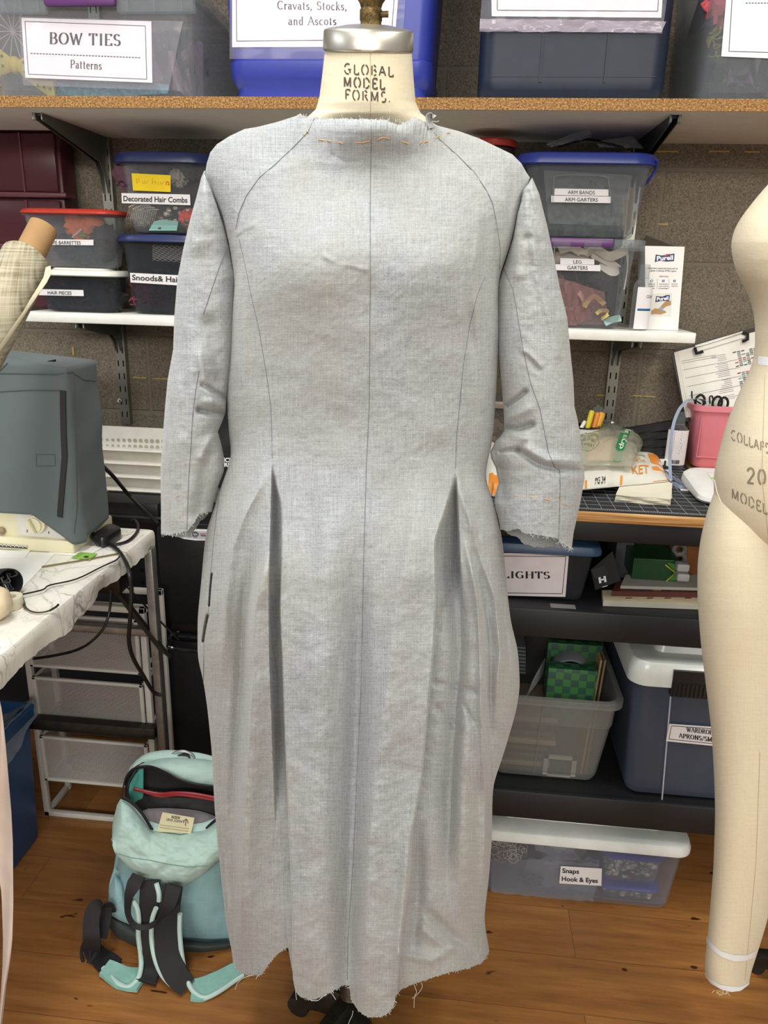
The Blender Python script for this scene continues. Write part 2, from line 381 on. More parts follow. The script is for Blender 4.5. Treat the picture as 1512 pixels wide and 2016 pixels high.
# ================================================================ SHELVING
def m_particle():
    m, nt, b, out = newmat('particleboard'); v = coords(nt, 'Object', (1, 1, 1.4))
    vo = nt.nodes.new('ShaderNodeTexVoronoi'); vo.inputs['Scale'].default_value = 330; lk(nt, v, vo.inputs['Vector'])
    c = ramp(nt, noise(nt, v, 260, 4, .8), [(.35, '3c2814'), (.48, '7a5b36'), (.58, 'a08052'), (.72, 'c8ac7e')])
    c = mix(nt, .3, c, ramp(nt, vo.outputs['Distance'], [(.1, '5a3c20'), (.6, 'e0c090')]), 'OVERLAY')
    lk(nt, c, b.inputs['Base Color']); b.inputs['Roughness'].default_value = .9; return m
TS = at(756, 192, Y=1.53)[2]            # top of upper shelf
t = thing('wall_shelf', 'deep upper wall shelf with raw particleboard edge carrying big bins', 'shelf', (-.2, 1.7, TS))
obj('board', box(-2.4, 2.4, 1.53, 1.879, TS-.0195, TS), M('melamine', 'dcd8ce', .35), t)
obj('front_edge', box(-2.4, 2.4, 1.527, 1.53, TS-.0195, TS), m_particle(), t)
MZ = at(1370, 656, Y=1.64)[2]
mx0 = at(42, 622, Y=1.64)[0]; mx1 = at(1370, 665, Y=1.64)[0]
t = thing('wall_shelf', 'white middle wall shelf carrying small labelled bins and hand sanitizer', 'shelf', (0, 1.76, MZ))
obj('board', box(mx0, mx1, 1.64, 1.87, MZ-.0205, MZ, .0015), M('white_melamine', 'e9e8e2', .35), t)
UZ = 2.12  # out-of-view shelf, added to keep light off the wall between the bins
t = thing('wall_shelf', 'unseen shelf added above the big bins to shade the wall behind them', 'shelf', (0, 1.7, UZ))
obj('board', box(-2.4, 2.4, 1.53, 1.879, UZ-.02, UZ), MATS['melamine'], t)
# slotted standards
STEEL = M('zinc_steel', '9a9a92', .38, .85, var=.12)
DARKST = M('painted_bracket', '6a6b66', .42, .6)
def standard(x, z0, z1, label, w_=.025):
    t = thing('shelf_standard', label, 'shelf bracket rail', (x, 1.865, z0), group='slotted wall rails')
    V = [box(x-w_/2, x-w_/2+.003, 1.862, 1.879, z0, z1), box(x+w_/2-.003, x+w_/2, 1.862, 1.879, z0, z1)]
    # face strips around two columns of slots
    a = w_/2-.003; sl = .003; cxs = (-.0065, .0065)
    segs = [(-a, cxs[0]-sl/2), (cxs[0]+sl/2, cxs[1]-sl/2), (cxs[1]+sl/2, a)]
    for s0, s1 in segs: V.append(box(x+s0, x+s1, 1.862, 1.8635, z0, z1))
    z = z0
    while z < z1:
        for c_ in cxs: V.append(box(x+c_-sl/2, x+c_+sl/2, 1.862, 1.8635, z, min(z+.017, z1)))
        z += .032
    obj('rail', join(*V), STEEL, t, False)
    obj('slot_shadow_strip', box(x-a, x+a, 1.872, 1.8725, z0, z1), M('dark_gap', '15130f', .9), t, False)
    return t
def bracket(x, ztop, y0, label, drop=.06, mat=None, w_=.006):
    """double arm shelf bracket, deep at the wall and shallow at the front"""
    t = thing('shelf_bracket', label, 'shelf bracket', (x, 1.86, ztop-.05), group='shelf brackets')
    for s in (-1, 1):
        pts = [(y0, ztop-.012), (y0, ztop), (1.861, ztop), (1.861, ztop-drop*1.6), (1.853, ztop-drop*1.62), (1.84, ztop-drop*1.1), (1.82, ztop-drop*.78), (1.78, ztop-drop*.66)]
        xs = x+s*(w_)
        obj('arm_plate', loft([[(xs-.001, a, b) for a, b in pts], [(xs+.001, a, b) for a, b in pts]]), mat or DARKST, t, False)
    obj('arm_bridge', box(x-w_, x+w_, y0+.004, 1.858, ztop-.004, ztop-.002), mat or DARKST, t, False)
    for s in (-1, 1):
        obj('hook', tube([(x+s*.009, y0+.002, ztop-.014), (x+s*.009, y0-.004, ztop-.012), (x+s*.009, y0-.003, ztop+.001)], .0013, 6), STEEL, t)
    return t
lx = at(232, 640, Y=1.862)[0]; rx = at(1213, 690, Y=1.862)[0]
standard(lx, at(240, 834, Y=1.862)[2], 2.5, 'slotted steel wall rail on the left behind the hair comb bins')
standard(rx, at(1200, 866, Y=1.862)[2], 2.5, 'slotted steel wall rail on the right above the pen cup')
bl = at(222, 330, Y=1.862)[0]
bracket(lx, TS-.0195, at(25, 218, Y=1.58)[1], 'long dark bracket under upper shelf at left', .075)
bracket(rx, TS-.0195, 1.56, 'long bracket under upper shelf at right above blue lidded bin', .075, M('bracket_dark', '3a3b3c', .4, .6))
bracket(lx, MZ-.0205, 1.672, 'short bracket under middle shelf left of the grey dress', .05)
bracket(rx, MZ-.0205, 1.655, 'short bracket under middle shelf right of the grey dress', .045)
for px, py, lb in ((236, 789, 'round screw head in the left slotted rail'), (1206, 834, 'round screw hole in the right slotted rail')):
    p = at(px, py, Y=1.862); 
    obj_ = obj('screw', loft([ring((p[0], 1.8615, p[2]), .006, n=16, v=(0, 0, 1)), ring((p[0], 1.859, p[2]), .0055, n=16, v=(0, 0, 1)), ring((p[0], 1.858, p[2]), .003, n=16, v=(0, 0, 1))]), M('screw_chrome', 'c8c8c4', .25, .9), None); tag(obj_, lb, 'screw')
# ---------------------------------------------------------------- black shelving bench
BT = at(1100, 1005, Y=1.38)[2]
bx0, bx1 = -.18, at(1390, 1010, Y=1.38)[0]+.35
t = thing('shelving_bench', 'black steel shelf unit with plywood work top behind the dress', 'shelf unit', (.3, 1.6, 0))
def m_ply():
    m, nt, b, out = newmat('plywood_edge'); v = coords(nt, 'Object', (3, 3, 260))
    c = ramp(nt, noise(nt, v, 1.2, 3), [(.35, '8a5a2a'), (.5, 'c8955a'), (.65, 'e5c08a')]); lk(nt, c, b.inputs['Base Color']); b.inputs['Roughness'].default_value = .6; return m
bz = at(1100, 1025, Y=1.38)[2]
obj('work_top', box(bx0, bx1, 1.38, 1.87, bz, BT, .002), m_ply(), t)
def beam(ztop, zbot, nm='shelf_deck'):
    obj(nm, join(box(bx0, bx1, 1.40, 1.86, ztop-.012, ztop), box(bx0, bx1, 1.385, 1.40, zbot, ztop+.002, .003)), BLACK, t)
beam(bz-.001, at(1100, 1062, Y=1.385)[2])
S1 = at(1100, 1204, Y=1.385)[2]; beam(S1, at(1100, 1258, Y=1.385)[2])
S2 = at(1100, 1567, Y=1.385)[2]; beam(S2, at(1100, 1618, Y=1.385)[2])
for x in (bx0, bx1-.03):
    for y in (1.39, 1.83): obj('leg', box(x, x+.03, y, y+.03, 0, bz-.01, .002), BLACK, t)
obj('added_dark_back', box(bx0, bx1, 1.865, 1.872, .05, bz-.02), BLACK, t)  # black sheet added to darken the back of the shelves
# ================================================================ DRESS FORM AND DRESS
FD = 1.06                                   # distance of the form's axis ahead of the camera
def m_cloth(name, base, warm, thread=.20, bmp=.5, rough=.92, sheen=.25):
    m, nt, b, out = newmat(name); tc = nt.nodes.new('ShaderNodeTexCoord')
    def mpg(s):
        q = nt.nodes.new('ShaderNodeMapping'); q.inputs['Scale'].default_value = s; lk(nt, tc.outputs['UV'], q.inputs[0]); return q.outputs[0]
    a = noise(nt, mpg((16, 330, 1)), 1.5, 3, .6); c_ = noise(nt, mpg((330, 14, 1)), 1.5, 3, .6)
    f = noise(nt, mpg((420, 420, 1)), 1.5, 2, .7); g = noise(nt, mpg((3.2, 2.2, 1)), 1.5, 3); g2 = noise(nt, mpg((28, 24, 1)), 1.2, 4, .65)
    w1 = math_(nt, 'ADD', a, c_); w1 = math_(nt, 'ADD', w1, f); w1 = math_(nt, 'ADD', w1, noise(nt, mpg((150, 150, 1)), 1.5, 3, .75)); w1 = math_(nt, 'MULTIPLY', w1, 1/4)
    lo = tuple(x*(1-thread*1.5) for x in srgb(base)[:3])+(1,); hi = tuple(min(1, x*(1+thread)) for x in srgb(base)[:3])+(1,)
    c = ramp(nt, w1, [(.40, lo), (.5, srgb(base)), (.60, hi)])
    c = mix(nt, ramp(nt, g, [(.4, (0, 0, 0, 1)), (.62, (.8, .8, .8, 1))]), c, mix(nt, .5, c, warm), 'MIX')
    slub = ramp(nt, noise(nt, mpg((22, 700, 1)), 1.1, 2), [(.7, (0, 0, 0, 1)), (.74, (.55, .55, .55, 1))]); c = mix(nt, slub, c, 'd8dcd8')
    slub = ramp(nt, noise(nt, mpg((760, 18, 1)), 1.1, 2), [(.7, (0, 0, 0, 1)), (.74, (.45, .45, .45, 1))]); c = mix(nt, slub, c, 'd8dcd8')
    lk(nt, c, b.inputs['Base Color']); b.inputs['Roughness'].default_value = rough; b.inputs['Specular IOR Level'].default_value = .2
    b.inputs['Sheen Weight'].default_value = sheen; b.inputs['Sheen Roughness'].default_value = .5
    h = math_(nt, 'ADD', math_(nt, 'MULTIPLY', w1, .0022), math_(nt, 'MULTIPLY', g2, .0035))
    bump(nt, b, h, bmp, 1.0)
    return m
LINEN = m_cloth('grey_blue_linen', '9b9fa3', '9a988d')
THREAD = M('seam_thread', '666b72', .9)
RAG = M('frayed_linen', 'c3c8c8', .95)
BASTE = M('basting_thread', 'c9a06c', .9)
class Sheet:
    """front of a body known by its outline, with its own depth profile; the back mirrors it"""
    def __init__(s, xl, xr, y0, y1, D, b, disp=None, p=1.0, top=None, hem=None, b0=None):
        s.xl, s.xr, s.y0, s.y1, s.D, s.b, s.disp, s.p, s.top, s.hem = xl, xr, y0, y1, D, b, disp, p, top, hem
    def off(s, px, py):
        L = interp(py, s.xl); R = interp(py, s.xr); q = np.clip((px-L)/(R-L)*2-1, -1, 1)
        return interp(py, s.b, 45 if s.b[-1][0]-s.b[0][0] > 500 else 0)*np.sqrt(np.maximum(0, 1-q*q))**s.p
    def depth(s, px, py, front=True):
        o = s.off(px, py); d = s.disp(px, py) if s.disp is not None else 0
        return s.D(px, py)-o-d if callable(s.D) else s.D-o-d
    def pt(s, px, py, lift=0.0):
        px, py = np.array(px, float), np.array(py, float)
        return at(float(px), float(py), D=float(s.depth(px, py))-lift)
def grid_world(PX, PY, DD):
    d = FWD[None, None]+RGT*((PX-756)/FPX)[..., None]-UPV*((PY-1008)/FPX)[..., None]
    t = DD/(d @ FH); return CAM+d*t[..., None]
def sheet_mesh(name, PX, PY, DF, DB, mat, parent, uvs=.00074, back=True, hemdrop=0, axis=None):
    nr, nc = PX.shape; A = grid_world(PX, PY, DF); V = A.reshape(-1, 3); idx = np.arange(nr*nc).reshape(nr, nc)
    uv = np.stack([PX*uvs, PY*uvs], -1).reshape(-1, 2)
    F = np.stack([idx[:-1, :-1], idx[1:, :-1], idx[1:, 1:], idx[:-1, 1:]], -1).reshape(-1, 4)
    if back:
        st = 4; cols = list(range(0, nc-1, st))+[nc-1]; off = (DB-DF)[:, cols]
        cpx, cpy = float(PX.mean()), float(PY.mean()); ax_ = ray(cpx, cpy)*np.array((1, 1, 0)); ax_ = ax_/np.linalg.norm(ax_)
        B = A[:, cols]+ax_*off[..., None]
        if hemdrop is not 0: B = B+np.array((0, 0, -1.))*hemdrop[:, None, None]*np.sin(np.linspace(0, np.pi, len(cols)))[None, :, None]
        n0 = len(V); inner = B[:, 1:-1]; V = np.vstack([V, inner.reshape(-1, 3)]); k = len(cols)
        bi = np.zeros((nr, k), int); bi[:, 1:-1] = n0+np.arange(nr*(k-2)).reshape(nr, k-2); bi[:, 0] = idx[:, 0]; bi[:, -1] = idx[:, -1]
        F = np.vstack([F, np.stack([bi[:-1, :-1], bi[:-1, 1:], bi[1:, 1:], bi[1:, :-1]], -1).reshape(-1, 4)])
        uv = np.vstack([uv, uv.reshape(nr, nc, 2)[:, cols][:, 1:-1].reshape(-1, 2)+.37])
    me = bpy.data.meshes.new(name); me.vertices.add(len(V)); me.vertices.foreach_set('co', V.ravel())
    me.loops.add(F.size); me.loops.foreach_set('vertex_index', F.ravel().astype(np.int32)); me.polygons.add(len(F))
    me.polygons.foreach_set('loop_start', np.arange(0, F.size, 4, dtype=np.int32)); me.update(calc_edges=True)
    ul = me.uv_layers.new(name='UVMap'); ul.data.foreach_set('uv', uv[F.ravel()].ravel())
    return link(name, me, mat, parent, True)
sst = lambda x, a, b: (lambda t: t*t*(3-2*t))(np.clip((x-a)/(b-a), 0, 1))
gs = lambda s, w_: np.exp(-(s/w_)**2)
# outlines of the bodice and skirt (photo rows against columns)
XL = [(340, 402), (385, 420), (430, 440), (500, 455), (560, 462), (620, 456), (700, 451), (779, 446), (859, 451), (890, 456), (922, 450), (970, 431), (1010, 419), (1041, 407), (1077, 402), (1136, 397), (1216, 389), (1295, 389), (1343, 401), (1400, 409), (1478, 417), (1584, 422), (1655, 428), (1744, 437), (1833, 447), (1868, 456), (1892, 459)]
XR = [(350, 1047), (375, 1030), (395, 1027), (419, 1019), (468, 1010), (519, 992), (546, 982), (595, 981), (638, 983), (687, 981), (748, 978), (800, 975), (850, 971), (893, 965), (920, 956), (951, 957), (991, 973), (1039, 985), (1089, 992), (1152, 997), (1227, 1006), (1281, 1020), (1354, 1024), (1402, 1016), (1483, 992), (1544, 971), (1585, 969), (1645, 969), (1726, 963), (1807, 953), (1840, 957), (1873, 964)]
BB = [(300, .045), (400, .085), (500, .12), (560, .125), (700, .108), (860, .098), (950, .108), (1100, .135), (1300, .15), (1500, .152), (1900, .165)]
def line(pts):
    a = [(y, x) for x, y in pts]; return lambda py: interp(py, a)
LL = line([(535, 906), (533, 1000), (528, 1150), (530, 1300), (534, 1400), (541, 1600), (546, 1750), (550, 1900)])
RLn = line([(537, 906), (544, 950), (556, 1000), (556, 1100), (552, 1200), (557, 1300), (560, 1400), (563, 1480), (568, 1600), (573, 1700), (577, 1800), (576, 1960)])
L2 = line([(897, 925), (880, 991), (867, 1031), (855, 1064), (858, 1177), (852, 1290), (842, 1382), (830, 1524), (817, 1605), (809, 1645), (806, 1726), (790, 1830), (779, 1970)])
R2 = line([(898, 925), (902, 976), (905, 1051), (908, 1114), (913, 1177), (930, 1300), (945, 1440), (952, 1524), (955, 1807), (955, 1900)])
def fold(px, py, pts, w_, amp, asym=1.0, fade=60):
    f = line(pts); y0, y1 = pts[0][1], pts[-1][1]; s = px-f(py)
    ww = np.where(s > 0, w_*asym, w_); return amp*gs(s, ww)*sst(py, y0-fade, y0+fade)*(1-sst(py, y1-fade, y1+fade))
def crease(px, py, pts, w_, amp):
    """short free crease: distance to polyline"""
    d = np.full(np.shape(px), 1e9)
    for (x0, y0), (x1, y1) in zip(pts[:-1], pts[1:]):
        vx, vy = x1-x0, y1-y0; t = np.clip(((px-x0)*vx+(py-y0)*vy)/(vx*vx+vy*vy), 0, 1)
        d = np.minimum(d, np.hypot(px-x0-t*vx, py-y0-t*vy))
    return amp*gs(d, w_)
def ddress(px, py):
    px = np.asarray(px, float); py = np.asarray(py, float); d = np.zeros(np.broadcast(px, py).shape)
    # left pleat: under layer deepest beside the left lip, closing to a step at the centre panel lower down
    fr = np.clip((px-LL(py))/np.maximum(RLn(py)-LL(py), 1.), 0, 1); up = sst(py, 905, 985)*(1-sst(py, 1430, 1640)); dn = sst(py, 1250, 1600)
    s = px-LL(py); inn = sst(s, 0, 3.2)*sst(-(px-RLn(py)), 0, 2.5)
    d = d-up*inn*.030*(1-.55*fr)+up*.008*np.exp(-np.maximum(-s, 0)/50)*(s < 0)
    s = px-RLn(py); d = d+.010*sst(py, 905, 1200)*np.where(s > 0, np.exp(-np.maximum(s, 0)/60), 0)
    d = d-.024*dn*(1-.3*sst(py, 1700, 1900))*sst(-s, -1, 2.5)*np.exp(-np.maximum(-s, 0)/75)
    # right pleat
    s = px-L2(py); r_ = px-R2(py); a2 = sst(py, 925, 1080); up = sst(py, 925, 985)*(1-sst(py, 1110, 1230))
    fr = np.clip(s/np.maximum(R2(py)-L2(py), 1.), 0, 1)
    d = d-up*.030*fr*sst(-r_, 0, 3.2)*(s > 0)+up*.008*np.exp(-np.maximum(r_, 0)/50)*(r_ > 0)
    d = d+.016*a2*np.where(s < 0, np.exp(np.minimum(s, 0)/70), 0)-.020*a2*sst(s, -1, 2.5)*np.exp(-np.maximum(s, 0)/(70+40*sst(py, 1400, 1800)))
    # long folds left panel
    d = d+1.35*fold(px, py, [(522, 938), (486, 1000), (459, 1081), (447, 1176), (440, 1300)], 12, .005)
    d = d+1.35*fold(px, py, [(532, 1080), (502, 1196), (498, 1295), (502, 1340), (490, 1500), (483, 1584), (478, 1690), (474, 1800)], 13, .010, 2.0)
    d = d-1.35*fold(px, py, [(495, 1100), (478, 1250), (470, 1400), (458, 1600), (456, 1850)], 14, .008)
    d = d-1.35*fold(px, py, [(430, 1500), (434, 1600), (445, 1760)], 10, .003)
    # crisp folded edges: steep on one side, soft on the other
    def ridge(pts, amp, wl, wr, fade=80):
        f = line(pts); q_ = px-f(py); a_ = sst(py, pts[0][1]-fade, pts[0][1]+fade)*(1-sst(py, pts[-1][1]-fade, pts[-1][1]+fade))
        return amp*a_*np.where(q_ < 0, np.exp(np.minimum(q_, 0)/wl), np.exp(-np.maximum(q_, 0)/wr))
    d = d+ridge([(520, 1100), (502, 1210), (500, 1320), (492, 1450), (484, 1584), (479, 1690), (474, 1830)], .010, 7, 40)
    d = d-ridge([(478, 1180), (474, 1320), (466, 1450), (460, 1584), (458, 1690), (460, 1800)], .009, 18, 18)
    d = d+ridge([(512, 960), (480, 1020), (457, 1085), (446, 1180), (438, 1300)], .006, 26, 9)
    d = d+ridge([(925, 1090), (940, 1180), (944, 1290), (948, 1443), (954, 1560), (956, 1790)], .009, 34, 5)
    d = d+ridge([(950, 1080), (974, 1180), (984, 1280), (976, 1380)], .006, 6, 22)-ridge([(905, 1150), (908, 1281), (897, 1400), (887, 1600), (880, 1700)], .006, 16, 20)
    # centre panel
    d = d-1.35*fold(px, py, [(706, 1180), (704, 1350), (698, 1500), (692, 1700), (688, 1990)], 26, .017, .8, 200)
    d = d+1.35*fold(px, py, [(640, 1000), (630, 1300), (620, 1600), (610, 1980)], 42, .009, 1, 150)
    d = d-1.35*fold(px, py, [(664, 1300), (660, 1500), (665, 1900)], 14, .002)
    d = d+1.35*fold(px, py, [(835, 960), (815, 1050), (781, 1200), (765, 1362), (745, 1524), (722, 1726), (712, 1960)], 20, .007, 2.2, 80)
    d = d-1.35*fold(px, py, [(600, 930), (610, 1000), (620, 1180)], 20, .003, 1, 100)
    # lower right lip region
    d = d+1.35*fold(px, py, [(806, 1640), (800, 1720), (786, 1850), (785, 1960)], 12, .006)
    d = d-1.35*fold(px, py, [(820, 1650), (822, 1760), (812, 1880)], 16, .007)
    # under layer and right panel
    d = d-1.35*fold(px, py, [(890, 1130), (902, 1281), (893, 1400), (882, 1560), (880, 1700)], 17, .010, 1, 120)
    d = d+1.35*fold(px, py, [(912, 1000), (925, 1090), (940, 1170), (952, 1290), (948, 1390), (955, 1524), (956, 1790)], 9, .007, 1.5)
    d = d+1.35*fold(px, py, [(905, 960), (945, 1080), (975, 1180), (985, 1290), (975, 1380)], 8, .006)
    d = d+1.35*fold(px, py, [(930, 1010), (965, 1100), (992, 1220)], 7, .004)
    d = d-1.35*fold(px, py, [(915, 1040), (940, 1130), (962, 1240), (966, 1380), (962, 1480)], 8, .006)
    d = d-1.35*fold(px, py, [(940, 1060), (985, 1190), (1002, 1290)], 6, .004)
    d = d-1.35*fold(px, py, [(965, 1520), (968, 1640), (965, 1800)], 6, .010)
    d = d+1.35*fold(px, py, [(915, 1430), (912, 1564), (915, 1750)], 26, .009, 1, 100)
    # diagonal drags at the hip
    d = d-crease(px, py, [(858, 1345), (900, 1352), (935, 1362)], 6, .004)-crease(px, py, [(862, 1395), (885, 1420), (905, 1435)], 7, .004)
    d = d-crease(px, py, [(915, 1390), (930, 1420)], 5, .003)-crease(px, py, [(862, 1240), (880, 1180)], 7, .003)
    # pocket slit at the left hip
    d = d-crease(px, py, [(417, 1130), (414, 1160), (412, 1192)], 1.6, .022)-crease(px, py, [(409, 1212), (404, 1235), (400, 1262)], 2.4, .025)
    # hem corner
    d = d+crease(px, py, [(790, 1880), (850, 1890), (900, 1860), (940, 1880)], 9, .004)-crease(px, py, [(845, 1800), (900, 1850), (935, 1880)], 10, .006)
    d = d+crease(px, py, [(830, 1830), (870, 1860)], 8, .003)
    d = d*(1+.55*sst(py, 900, 1150))
    # bodice
    d = d+fold(px, py, [(912, 560), (910, 650), (911, 760), (915, 860)], 7, .0035)-fold(px, py, [(925, 570), (924, 640), (930, 700)], 9, .006)
    d = d+fold(px, py, [(934, 560), (938, 620), (945, 700)], 8, .003)-fold(px, py, [(958, 440), (955, 520), (958, 620)], 10, .003)
    d = d+fold(px, py, [(942, 450), (938, 500), (930, 530)], 6, .002)+fold(px, py, [(484, 610), (484, 700), (486, 760)], 6, .003)
    d = d-fold(px, py, [(1000, 330), (1012, 360), (1005, 420)], 9, .004)
    d = d-crease(px, py, [(655, 305), (680, 320), (705, 318)], 4, .0016)+crease(px, py, [(640, 505), (665, 520), (720, 530)], 5, .0018)
    d = d-crease(px, py, [(660, 518), (700, 530)], 5, .0012)+crease(px, py, [(470, 460), (500, 440)], 5, .0018)-crease(px, py, [(468, 468), (482, 455)], 4, .0018)
    d = d-crease(px, py, [(640, 238), (700, 250), (760, 247), (830, 262)], 4, .0012)-crease(px, py, [(640, 262), (720, 268)], 3, .0008)
    # bust above, hollow below
    d = d+.012*(gs((px-600), 110)+gs((px-850), 100))*gs(py-515, 75)-.006*gs(px-728, 60)*gs(py-560, 90)
    # fine rumple
    xr, yr = px*.86+py*.5, -px*.5+py*.86; x2, y2 = px*.8-py*.6, px*.6+py*.8
    n = fnoise(xr/55, yr/26, 3, 3)-.5; n2 = fnoise(px/120+9, py/95+4, 5, 2)-.5; n3 = fnoise(x2/16, y2/9, 8, 2)-.5; n4 = fnoise(x2/60, y2/24, 9, 3)-.5; lo = sst(py, 850, 1600)
    rid = (1-np.abs(2*fnoise(xr/70+5, yr/38, 31, 2)-1))**4; rid2 = (1-np.abs(2*fnoise(x2/80+5, y2/42, 37, 2)-1))**4
    return d+(n+n4)*(.0014+.0016*lo)+n2*.006+n3*.0009+(rid+rid2)*(.0004+.0003*lo)
def dD(px, py):
    """depth of the axis: neck ring stands forward of the shoulders"""
    return FD-.074*gs(px-735, 112)*(1-sst(py, 235, 340))
TOPC = [(402, 340), (405, 322), (412, 300), (425, 284), (450, 268), (480, 254), (505, 250), (545, 240), (580, 229), (592, 224), (600, 231), (618, 229), (640, 233), (700, 234), (760, 236), (785, 246), (800, 241), (818, 230), (830, 236), (846, 243), (870, 249), (905, 258), (945, 272), (985, 291), (1012, 304), (1030, 322), (1040, 340), (1047, 350)]
HEMC = [(459, 1893), (468, 1912), (490, 1921), (515, 1919), (530, 1898), (545, 1880), (558, 1870), (574, 1862), (577, 1924), (582, 1950), (592, 1962), (612, 1969), (635, 1963), (655, 1952), (680, 1938), (690, 1941), (691, 1968), (705, 1990), (725, 2002), (748, 2003), (765, 1995), (776, 1982), (779, 1962), (790, 1948), (815, 1938), (850, 1925), (885, 1915), (920, 1907), (950, 1896), (964, 1874)]
BODY = Sheet(XL, XR, 340, 1890, dD, BB, ddress, .9)
def body_off(px, py, tt):
    return None
def dress_body(nr=640, nc=680):
    u = np.sin(np.linspace(-np.pi/2, np.pi/2, nc)); wv = (u*.55+np.linspace(-1, 1, nc)*.45+1)/2
    T = np.linspace(0, 1, nr)[:, None]; W = wv[None, :]
    pyl = 340+(1893-340)*T; pyr = 350+(1874-350)*T
    PX = interp(pyl, XL)*(1-W)+interp(pyr, XR)*W
    # pull columns towards the pleat lips so the steps stay crisp
    X0 = 402+645*wv; X1 = 459+505*wv
    top = interp(X0, TOPC); hem = interp(X1, HEMC)
    rg = np.random.RandomState(2)
    hem = hem+rg.uniform(-1.6, 1.6, nc)+2*(fnoise(np.arange(nc)/7., np.zeros(nc), 4)-.5); top = top+rg.uniform(-.9, .9, nc)*(np.abs(X0-725) < 140)*1.6
    PY = top[None, :]*(1-T)+hem[None, :]*T
    sh = sst(PY, top[None, :]-1, top[None, :]+75)          # roll over the shoulder
    q = np.clip(W*2-1, -1, 1); o = interp(PY, BB, 45)*np.sqrt(np.maximum(1e-9, 1-q*q))**.9
    roll = np.sqrt(np.clip((PY-top[None, :])/90, 0, 1))
    o = o*(roll)
    dsp = ddress(PX, PY)*np.minimum(1, np.sqrt(np.maximum(0, 1-q*q))*3)*np.maximum(roll, .3)
    AX = dD(PX, PY)
    return PX, PY, AX-o-dsp, AX+o*.85+.004, u
dress = thing('dress', 'grey blue linen dress with long sleeves and raw frayed hem on the dress form', 'dress', at(735, 1990, D=FD))
PX, PY, DF, DB, _u = dress_body()
# back neck ring goes behind the neck
DB = DB+.115*gs(PX-735, 118)*(1-sst(PY, 235, 330))
bodyobj = sheet_mesh('bodice_and_skirt', PX, PY, DF, DB, LINEN, dress)
# surface lookup for seams: nearest grid vertex depth
_PXr, _PYr = PX, PY
def on_dress(px, py, lift=.0004):
    j = np.argmin(np.abs(_PXr[np.clip(int((py-240)/1650*640), 0, 639)]-px)); i = np.argmin(np.abs(_PYr[:, j]-py))
    row = _PXr[i]; j = np.argmin(np.abs(row-px)); i = np.argmin(np.abs(_PYr[:, j]-py)); return at(px, py, D=DF[i, j]-lift)
def densify(pts, step=5):
    Q = []
    for (x0, y0), (x1, y1) in zip(pts[:-1], pts[1:]):
        n = max(1, int(math.hypot(x1-x0, y1-y0)/step))
        Q += [(x0+(x1-x0)*k/n, y0+(y1-y0)*k/n) for k in range(n)]
    return Q+[pts[-1]]
def seam(pts, r=.0003, fn=on_dress, nm='seam', mat=None, par=None):
    return obj(nm, tube([fn(x, y, .0004) for x, y in densify(pts)], r, 5), mat or THREAD, par or dress)
seam([(731, 237), (729, 400), (729, 550), (727, 800), (722, 900), (716, 1100), (711, 1350), (702, 1550), (695, 1700), (685, 1850), (684, 1930)])
seam([(619, 233), (606, 260), (575, 292), (540, 325), (510, 350), (485, 385), (470, 420), (464, 450)], .0004)
seam([(470, 470), (480, 510), (494, 580), (510, 650), (525, 740), (533, 800), (535, 860), (536, 904)])
seam([(846, 250), (866, 275), (900, 305), (935, 340), (958, 375), (970, 400), (978, 440), (985, 490), (984, 530)], .0004)
seam([(955, 545), (940, 580), (925, 640), (912, 720), (905, 800), (899, 860), (897, 922)], .0003)
seam([(432, 960), (420, 1070), (413, 1150), (410, 1210), (402, 1262), (400, 1345)], .0004)
for (a, b) in (((604, 258), (609, 262)), ((597, 264), (600, 267)), ((627, 275), (640, 277)), ((643, 276), (652, 279)), ((666, 280), (676, 283)), ((698, 281), (712, 281)), ((712, 281), (728, 278)), ((742, 276), (752, 271)), ((752, 271), (768, 273)), ((792, 279), (804, 283)), ((826, 283), (832, 279)), ((836, 280), (842, 278)), ((858, 272), (866, 268)), ((880, 262), (886, 261))):
    obj('basting_stitch', tube([on_dress(*a, .0005), on_dress((a[0]+b[0])/2, (a[1]+b[1])/2-.5, .0012), on_dress(*b, .0005)], .0006, 5), BASTE, dress)
